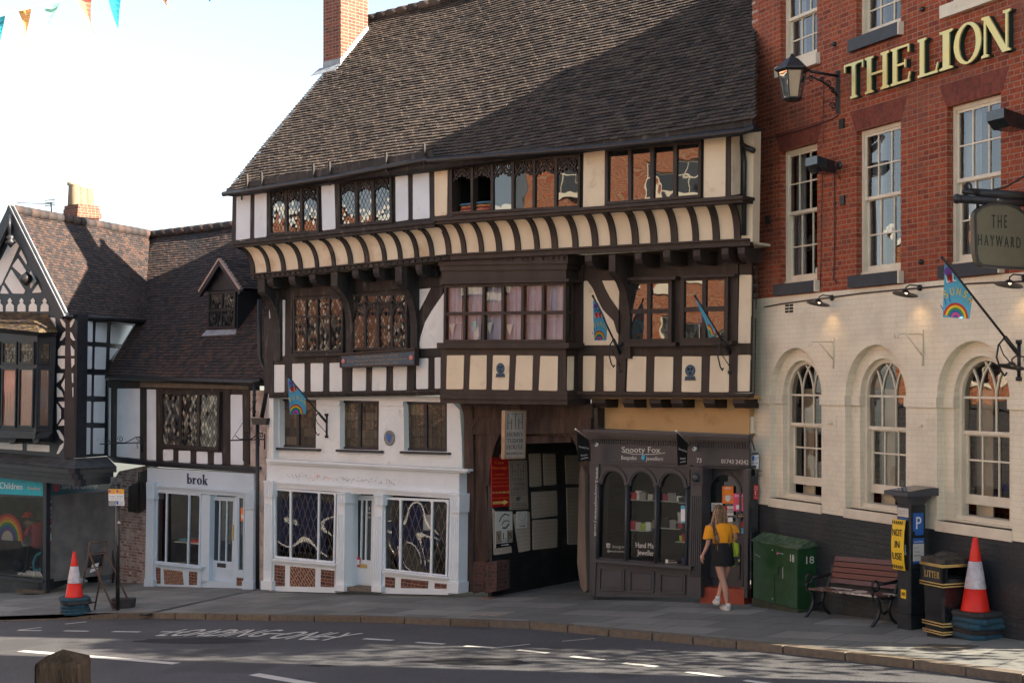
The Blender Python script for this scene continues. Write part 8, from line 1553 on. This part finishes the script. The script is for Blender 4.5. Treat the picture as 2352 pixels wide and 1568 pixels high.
cushion(.04,.96,.03,.15,'rug_red','red tasselled cushion at the bottom of the pile in the open window');cushion(.08,.94,.14,.24,'rug_orange','orange patterned cushion in the middle of the pile in the open window');cushion(.05,.97,.23,.31,'rug_blue','blue folded blanket on top of the cushions in the open window')
# ---- string of pennants overhead
kz=.3756;ZB=10.0;P=lambda x,y,dz=0:pz(x*kz,y*kz,ZB+dz);o=thing('bunting_string','sagging overhead string of orange, mint, coral and teal bunting pennants','bunting',P(600,-10))
mb=MB();mb.tube([P(-300,175),P(-20,98),P(110,68),P(280,32),P(400,2),P(560,-28),P(740,-48),P(1000,-75),P(1300,-90),P(1800,-110)],.007,5);mb.build('cord','white',o)
for a,b,t,m_,tail in(((-55,105),(22,90),(0,245),'bunting_teal',None),((113,68),(186,52),(150,205),'bunting_orange',(168,282)),((272,34),(358,12),(255,232),'bunting_mint',None),((462,-20),(558,-30),(549,140),'bunting_coral',(580,202)),((650,-42),(738,-48),(720,170),'bunting_teal',None),((935,-70),(1030,-75),(1010,20),'bunting_orange',(1065,60)),((1215,-88),(1310,-92),(1283,12),'bunting_teal',None),((-190,140),(-110,120),(-150,290),'bunting_coral',None)):
 mb=MB();n=6;A0,B0,T0_=P(*a),P(*b),P(*t,.1);pts=[]
 for i in range(n+1):
  f=i/n;l=A0.lerp(T0_,f);r=B0.lerp(T0_,f);wv=.03*math.sin(f*3+a[0]);l.y+=wv;r.y+=wv*.4+.02;pts.append((l,r))
 for(l0,r0),(l1,r1)in zip(pts,pts[1:]):mb.face([l0,l1,(l1+r1)/2+V((0,.012,0)),(l0+r0)/2+V((0,.015,0))]);mb.face([(l0+r0)/2+V((0,.015,0)),(l1+r1)/2+V((0,.012,0)),r1,r0])
 if tail:mb.tube([T0_,P((t[0]+tail[0])/2-4,(t[1]+tail[1])/2+6,.1),P(*tail,.1)],.004,4)
 mb.build('pennant',m_,o)
 # ================================================================ WOMAN WALKING (seen from behind)
wp=gpt(*cS((605,1466))[0]);wo=thing('person','woman with long fair hair walking away in an orange top, black skirt and white trainers','person',wp,-.0)
def W(x,z,y=0):return V(((x-600)/771,y,(1470-z)/771))
me=bpy.data.meshes.new('b');nodes=[W(568,830,.02),W(566,650,.03),W(560,480,.03),W(548,385,.03),W(536,320,.035),W(530,265,.03),W(528,215,.035),
W(425,425,.03),W(392,560,-.02),W(385,660,-.02),W(338,775,.03),W(322,815,.05),W(680,420,.04),W(722,540,.04),W(742,600,.08),W(722,640,.22),W(712,640,.28),
W(520,870,.02),W(545,1010,.02),W(570,1105,.0),W(600,1230,-.03),W(616,1385,-.02),W(610,1440,.03),W(640,880,.05),W(618,1010,.13),W(592,1110,.17),W(560,1220,.13),W(518,1330,.06),W(508,1375,.09)]
rad=[.12,.10,.115,.05,.045,.078,.07,.052,.045,.038,.027,.026,.05,.043,.036,.03,.026,.088,.078,.058,.058,.033,.034,.085,.07,.052,.052,.032,.03]
eds=[(0,1),(1,2),(2,3),(3,4),(4,5),(5,6),(2,7),(7,8),(8,9),(9,10),(10,11),(2,12),(12,13),(13,14),(14,15),(15,16),(0,17),(17,18),(18,19),(19,20),(20,21),(21,22),(0,23),(23,24),(24,25),(25,26),(26,27),(27,28)]
def skin(nodes,rad,eds,root=0):
 me=bpy.data.meshes.new('b');me.from_pydata([tuple(v)for v in nodes],eds,[]);ob=bpy.data.objects.new('b',me);COL.objects.link(ob);ob.modifiers.new('s','SKIN');sb_=ob.modifiers.new('u','SUBSURF');sb_.levels=2;sb_.render_levels=2
 for i,sv in enumerate(me.skin_vertices[0].data):sv.radius=(rad[i],rad[i]*.92);sv.use_root=i==root
 bpy.context.view_layer.update();m2=bpy.data.meshes.new_from_object(ob.evaluated_get(bpy.context.evaluated_depsgraph_get()));vs=[v.co.copy()for v in m2.vertices];fs=[tuple(p.vertices)for p in m2.polygons];bpy.data.objects.remove(ob);return vs,fs
vs,fs=skin(nodes,rad,eds);mb=MB();mb.smooth=True;mb.idx(vs,fs,.5)
for(hx,hz,hy,sg)in((320,820,.05,1),(712,640,.29,-1)):
 c_=W(hx,hz,hy);mb.tube([c_+V((0,0,.03)),c_+V((0,0,-.01)),c_+V((0,.005,-.055))],[.026,.034,.030],8)
 for k,(dx,ln)in enumerate(((-.024,.055),(-.008,.066),(.008,.062),(.023,.048))):b_=c_+V((dx*.4,dx*.9,-.05));mb.tube([b_,b_+V((.004*sg,.0,-ln*.5)),b_+V((.018*sg,.0,-ln*.9))],[.0095,.009,.007],6)
 mb.tube([c_+V((.02*sg,.02,-.005)),c_+V((.035*sg,.03,-.03)),c_+V((.03*sg,.03,-.055))],[.011,.010,.008],6)
hc=W(529,262,.045);mb.lathe([(.0,-.105),(.045,-.10),(.066,-.06),(.075,0),(.07,.05),(.045,.085),(0,.098)],hc,16)
mb.tube([hc+V((0,.07,.015)),hc+V((0,.098,-.015)),hc+V((0,.07,-.022))],[.008,.013,.01],6);
for sx in(-1,1):mb.tube([hc+V((sx*.074,0,-.02)),hc+V((sx*.084,-.005,.0)),hc+V((sx*.076,0,.02))],[.008,.013,.008],6)
tb_(mb,wo);body=mb.build('body','skin',wo)
mb=MB()
for sx in(-1,1):mb.lathe([(0,-.006),(.009,0),(0,.006)],hc+V((sx*.028,.07,.01)),8)
tb_(mb,wo).build('eyes','black',body);mb=MB();mb.tube([hc+V((-.02,.068,-.05)),hc+V((0,.073,-.052)),hc+V((.02,.068,-.05))],.005,5);tb_(mb,wo).build('mouth','rose_pink',body)
def loft(mb,rings,n=20,wr=0):
 vs=[];mb.smooth=True
 for j,(c_,rx,ry)in enumerate(rings):
  for i in range(n):a=2*math.pi*i/n;k_=1+wr*math.sin(a*5+j*1.3);vs.append(c_+V((rx*math.cos(a)*k_,ry*math.sin(a)*k_,wr*.3*math.sin(a*3))))
 mb.idx(vs,[(j*n+i,j*n+(i+1)%n,(j+1)*n+(i+1)%n,(j+1)*n+i)for j in range(len(rings)-1)for i in range(n)],.5);return mb
mb=MB();loft(mb,[(W(568,652,.03),.158,.118),(W(568,600,.03),.155,.118),(W(566,520,.03),.165,.125),(W(560,450,.03),.178,.12),(W(553,408,.03),.16,.10),(W(548,385,.03),.08,.07)],24,.02)
loft(mb,[(W(478,430,.03),.05,.075),(W(425,445,.02),.085,.075),(W(405,510,.0),.088,.078),(W(392,592,-.02),.092,.08)],16,.03);loft(mb,[(W(640,425,.04),.04,.07),(W(690,440,.04),.072,.07),(W(722,500,.045),.066,.07),(W(734,524,.05),.062,.068)],16,.03);part(mb,wo,'top','shirt')
mb=MB();loft(mb,[(W(570,928,.05),.172,.135),(W(571,860,.04),.172,.14),(W(571,780,.03),.170,.145),(W(570,700,.03),.158,.13),(W(569,642,.03),.156,.119)],24,.008);part(mb,wo,'skirt','skirt_black')
for(tx,tz,ty,hx,hz,hy)in((575,1452,.17,632,1448,-.05),(492,1402,.20,512,1368,.04)):
 t_,h_=W(tx,tz,ty),W(hx,hz,hy);mb=MB();mb.smooth=True;mb.tube([h_+V((0,-.02,.02)),h_+V((0,0,.02)),h_.lerp(t_,.5)+V((0,0,.015)),t_+V((0,0,.005)),t_+V((-.005,.03,0))],[.03,.042,.044,.042,.02],10);mb.tube([h_+V((0,0,.03)),h_+V((0,.005,.085))],[.042,.036],10);sh=part(mb,wo,'trainer','shoe_white')
 mb=MB();mb.tube([h_+V((0,-.025,-.012)),h_.lerp(t_,.5)+V((0,0,-.017)),t_+V((0,.03,-.012))],[.036,.042,.034],8);tb_(mb,wo).build('sole','offwhite',sh)
rh=random.Random(3);mb=MB();mb.smooth=True;mb.lathe([(.0,.108),(.05,.095),(.08,.055),(.088,0),(.085,-.05)],hc+V((0,-.018,0)),16,c=.35);hair=[]
for i in range(150):
 t=rh.random();a=math.pi*(1.0+t);x0=math.cos(a);top=hc+V((.055*x0,-.03+.045*math.sin(a),.085));ear=hc+V((.095*x0,-.02+.085*math.sin(a),rh.uniform(-.02,.02)));en=rh.uniform(.30,.52)*(1-.25*abs(x0))
 sh_=V((x0*rh.uniform(.075,.125)+.005,-.10+.02*rh.random(),-.24))+hc;end=hc+V((x0*rh.uniform(.06,.12)+.03+rh.uniform(-.02,.03),-.125+.02*rh.random(),-.18-en))
 if x0<-.8 and rh.random()<.35:end=hc+V((-.19+rh.uniform(-.02,.02),-.09,-.38-rh.random()*.12));sh_=hc+V((-.15,-.08,-.25))
 mb.tube([top,ear,(ear+sh_)/2+V((rh.uniform(-.01,.01),-.01,0)),sh_,(sh_+end)/2+V((rh.uniform(-.012,.012),-.004,0)),end],[.010,.012,.012,.011,.009,.002],5,c=rh.random())
part(mb,wo,'hair','hair_fair')
b_=W(742,870,.02);mb=MB();rbox(mb,-.055,-.03,-.065,.055,.04,.065,.015);rbox(mb,-.06,-.038,.005,.06,-.028,.07,.01);mb.v=[wp+b_+v for v in mb.v];hbg=thing('handbag','small black shoulder bag with a chain strap carried by the walking woman','bag',wp+b_);mb.build('body','gloss_black',hbg)
mb=MB();mb.tube([wp+W(*p)for p in((728,825,.0),(706,700,-.07),(700,560,-.10),(680,450,-.085),(655,385,-.03))],.006,5);mb.build('strap','brass',hbg);mb=MB();mb.prism([wp+b_+V((x,-.040,z))for x,z in((.015,-.005),(.035,-.01),(.038,.03),(.02,.03))],V((0,.003,0)));mb.build('clasp','brass_bright',hbg)
mb=MB();mb.smooth=True;pr=[(700,640),(770,668),(776,760),(766,830),(750,935),(705,955),(690,930),(700,800)];mb.prism([wp+W(x,z,.10)for x,z in pr],V((0,.05,0)));mb.build('tote_bag','lime',None,loc=wp+W(735,950,.12),label='bright lime green cloth tote held in front of the walking woman',category='bag')
# ================================================================ ROW ACROSS THE STREET (outside the frame; seen in the window glass), THEN THINGS ADDED FOR THE LIGHT
def row(name,label,base,u,n,L_,z0,z1,mat,wins,wz,dep=6):
 o=thing(name,label,'building',base);nn=V(n).normalized();P=lambda s,z,e=0:base+u*s+V((0,0,z-base.z))+nn*e;mb=MB()
 hs=[[P(a,b0),P(a+ww,b0),P(a+ww,b1),P(a,b1)]for a,ww in wins for b0,b1 in wz];holed(mb,[P(0,z0),P(L_,z0),P(L_,z1),P(0,z1)],hs,-nn*.15);mb.build('wall',mat,o)
 mb=MB();mb.prism([P(-.1,z1,.15),P(L_+.1,z1,.15),P(L_+.1,z1+.25,.15),P(-.1,z1+.25,.15)],-nn*(dep+.3));mb.prism([P(0,z0,-.2),P(.1,z0,-.2),P(.1,z1,-.2),P(0,z1,-.2)],-nn*dep);mb.prism([P(L_-.1,z0,-.2),P(L_,z0,-.2),P(L_,z1,-.2),P(L_-.1,z1,-.2)],-nn*dep);mb.build('roof','plaster_white',o)
 for a,ww in wins:
  for b0,b1 in wz:
   mb=MB();q=Q([P(a,b1,-.1),P(a+ww,b1,-.1),P(a+ww,b0,-.1),P(a,b0,-.1)],nn);w_=.07
   for r_ in((0,0,w_,q.H),(q.W-w_,0,q.W,q.H),(w_,0,q.W-w_,w_),(w_,q.H-w_,q.W-w_,q.H),(w_,q.H/2-.03,q.W-w_,q.H/2+.03),(q.W/2-.015,w_,q.W/2+.015,q.H-w_)):q.rect(mb,*r_,0,.05)
   q.rect(mb,-.12,-.18,q.W+.12,0,.2,.3);f=mb.build('window','paint_cream',o);mb=MB();q.rect(mb,0,0,q.W,q.H,-.03,.01);mb.build('pane','glass_dark',f)
bo=V((-16.2,4,.3))
row('terrace_house','sunlit red brick row with white sashes reflected in the timber house windows',bo,V((0,1,0)),V((1,0,0)),19,-.5,EZ+7.6,'brick_opposite',[(1.2+i*2.6,1.15)for i in range(7)],[(EZ-3.6,EZ-1.2),(EZ+.1,EZ+1.9),(EZ+3.0,EZ+4.6),(EZ+5.5,EZ+6.8)])
mb=MB();mb.box((-16.4,4,-.5),(-15.95,33,EZ-.8));mb.box((-16.4,3.9,EZ-.8),(-15.8,33.1,EZ-.55));mb.build('shade_slab','paint_grey',bpy.data.objects['terrace_house'])  # dark slab added to put street shade into the row's ground storey
bo=V((-16.2,23.2,.3))
row('terrace_house','lower red brick house with white sashes down the street, reflected in the leaded windows',bo,V((0,1,0)),V((1,0,0)),9.8,-.5,EZ+4.7,'brick_opposite',[(1.2+i*2.6,1.15)for i in range(3)],[(EZ-3.6,EZ-1.2),(EZ+.1,EZ+1.9),(EZ+2.7,EZ+4.1)])
bo=V((-13.5,-15,.8))
row('added_bounce_building','unseen cream building added behind the viewpoint to bounce sunlight into the street',bo,V((0,1,0)),V((1,0,0)),17,.0,EZ+3.5,'paint_cream',[(1.5+i*2.9,1.2)for i in range(5)],[(EZ-3.2,EZ-.8),(EZ+.5,EZ+2.2)])  # added out of view as a sunlit reflector for the street
bo=L3(12.2,0,0)
row('added_sun_blocker','shallow cream house added outside the right edge of the view to block sun',bo,LU,LN,14,.0,EZ+9.4,'paint_cream',[(1.5+i*2.9,1.2)for i in range(4)],[(EZ-2.2,EZ+.2),(EZ+1.8,EZ+3.6)],1.0)  # thin house added out of view only to block low sun
yt=L3(10.6,-2.0,-2.5);tr=thing('added_dapple_tree','unseen leafy tree added past the right end of the hotel to dapple sunlight','tree',yt);rt_=random.Random(11)  # tree made up out of view to break the sun into dapples
mb=MB();mb.tube([yt-V((0,0,.6)),yt+V((.1,0,2)),yt+V((0,.1,4.5)),yt+V((.1,0,7))],[.2,.17,.12,.05],8)
for k in range(9):a=k*2.4;z_=2.2+k*.5;mb.tube([yt+V((0,0,z_)),yt+V((math.cos(a)*.9,math.sin(a)*.9,z_+.7)),yt+V((math.cos(a)*1.7,math.sin(a)*1.7,z_+1.1))],[.07,.045,.015],6)
mb.build('trunk','weathered_oak',tr);mb=MB()
for k in range(5200):
 a=rt_.random()*6.283;e=math.asin(rt_.uniform(-1,1));r_=rt_.random()**.35;c_=yt+V((math.cos(a)*math.cos(e)*2.35*r_,math.sin(a)*math.cos(e)*2.35*r_,4.6+4.1*math.sin(e)*r_))
 if math.sin(c_.x*5+c_.z*4.1)+math.sin(c_.y*5.3-c_.z*3.7)+math.sin(c_.z*6+c_.x*2)>1.05:continue
 d1=V((rt_.gauss(0,1),rt_.gauss(0,1),rt_.gauss(0,1))).normalized();d2=d1.orthogonal().normalized();h_=rt_.uniform(.06,.12);mb.face([c_+d1*h_,c_+d2*h_*.5,c_-d1*h_,c_-d2*h_*.5])
c1_=L3(6.73,2.2,1.0)+sun_dir*4.2  # extra leaf cluster added to keep sun off the hanging sign
for k in range(1500):
 d1=V((rt_.gauss(0,1),rt_.gauss(0,1),rt_.gauss(0,1))).normalized();c_=c1_+V((rt_.gauss(0,1),rt_.gauss(0,1),rt_.gauss(0,1.6))).normalized()*1.15*rt_.random()**.4;d2=d1.orthogonal().normalized();mb.face([c_+d1*.12,c_+d2*.07,c_-d1*.12,c_-d2*.07])
mb.build('crown','leaf',tr)
vl=V((-15.2,26.6,gz(-15.2,26.6,-.1)));vn=thing('added_reflection_van','unseen dark blue van with white stripes added left of the view for its reflections','van',vl)  # unseen van added for the bright shapes mirrored in the shop glass
pr=[(0,.35),(0,1.0),(.15,1.12),(1.0,1.25),(1.7,1.95),(2.0,2.05),(4.7,2.08),(4.85,1.9),(4.9,.4)]
mb=MB();mb.prism([vl+V((0,a,b))for a,b in pr],V((1.8,0,0)));mb.build('body','navy',vn)
for z_ in(.75,1.12):mb=MB();mb.box((vl.x+1.802,vl.y+.3,vl.z+z_),(vl.x+1.81,vl.y+4.6,vl.z+z_+.07));mb.build('side_stripe','flash_white',vn)
mb=MB();mb.prism([vl+V((1.803,a,b))for a,b in((1.2,1.3),(1.78,1.88),(2.4,1.88),(2.4,1.3))],V((.004,0,0)));mb.build('side_window','glass_dark',vn)
mb=MB();mb.prism([vl+V((x,a,b))for x,a,b in((.12,1.03,1.31),(1.68,1.03,1.31),(1.6,1.66,1.94),(.2,1.66,1.94))],V((0,-.01,.01)));mb.build('windscreen','glass_dark',vn)
for a in(.95,3.95):
 for x in(.0,1.62):c_=vl+V((x,a,.34));mb=MB();mb.tube([c_,c_+V((.2,0,0))],.34,18);w_=mb.build('wheel','rubber_black',vn);mb=MB();mb.tube([c_-V((.01,0,0)),c_+V((.21,0,0))],.19,12);mb.build('rim','steel',w_)
for x in(.15,1.45):mb=MB();mb.box((vl.x+x,vl.y-.02,vl.z+.72),(vl.x+x+.22,vl.y+.03,vl.z+.9));mb.build('headlight','glass_sash',vn)
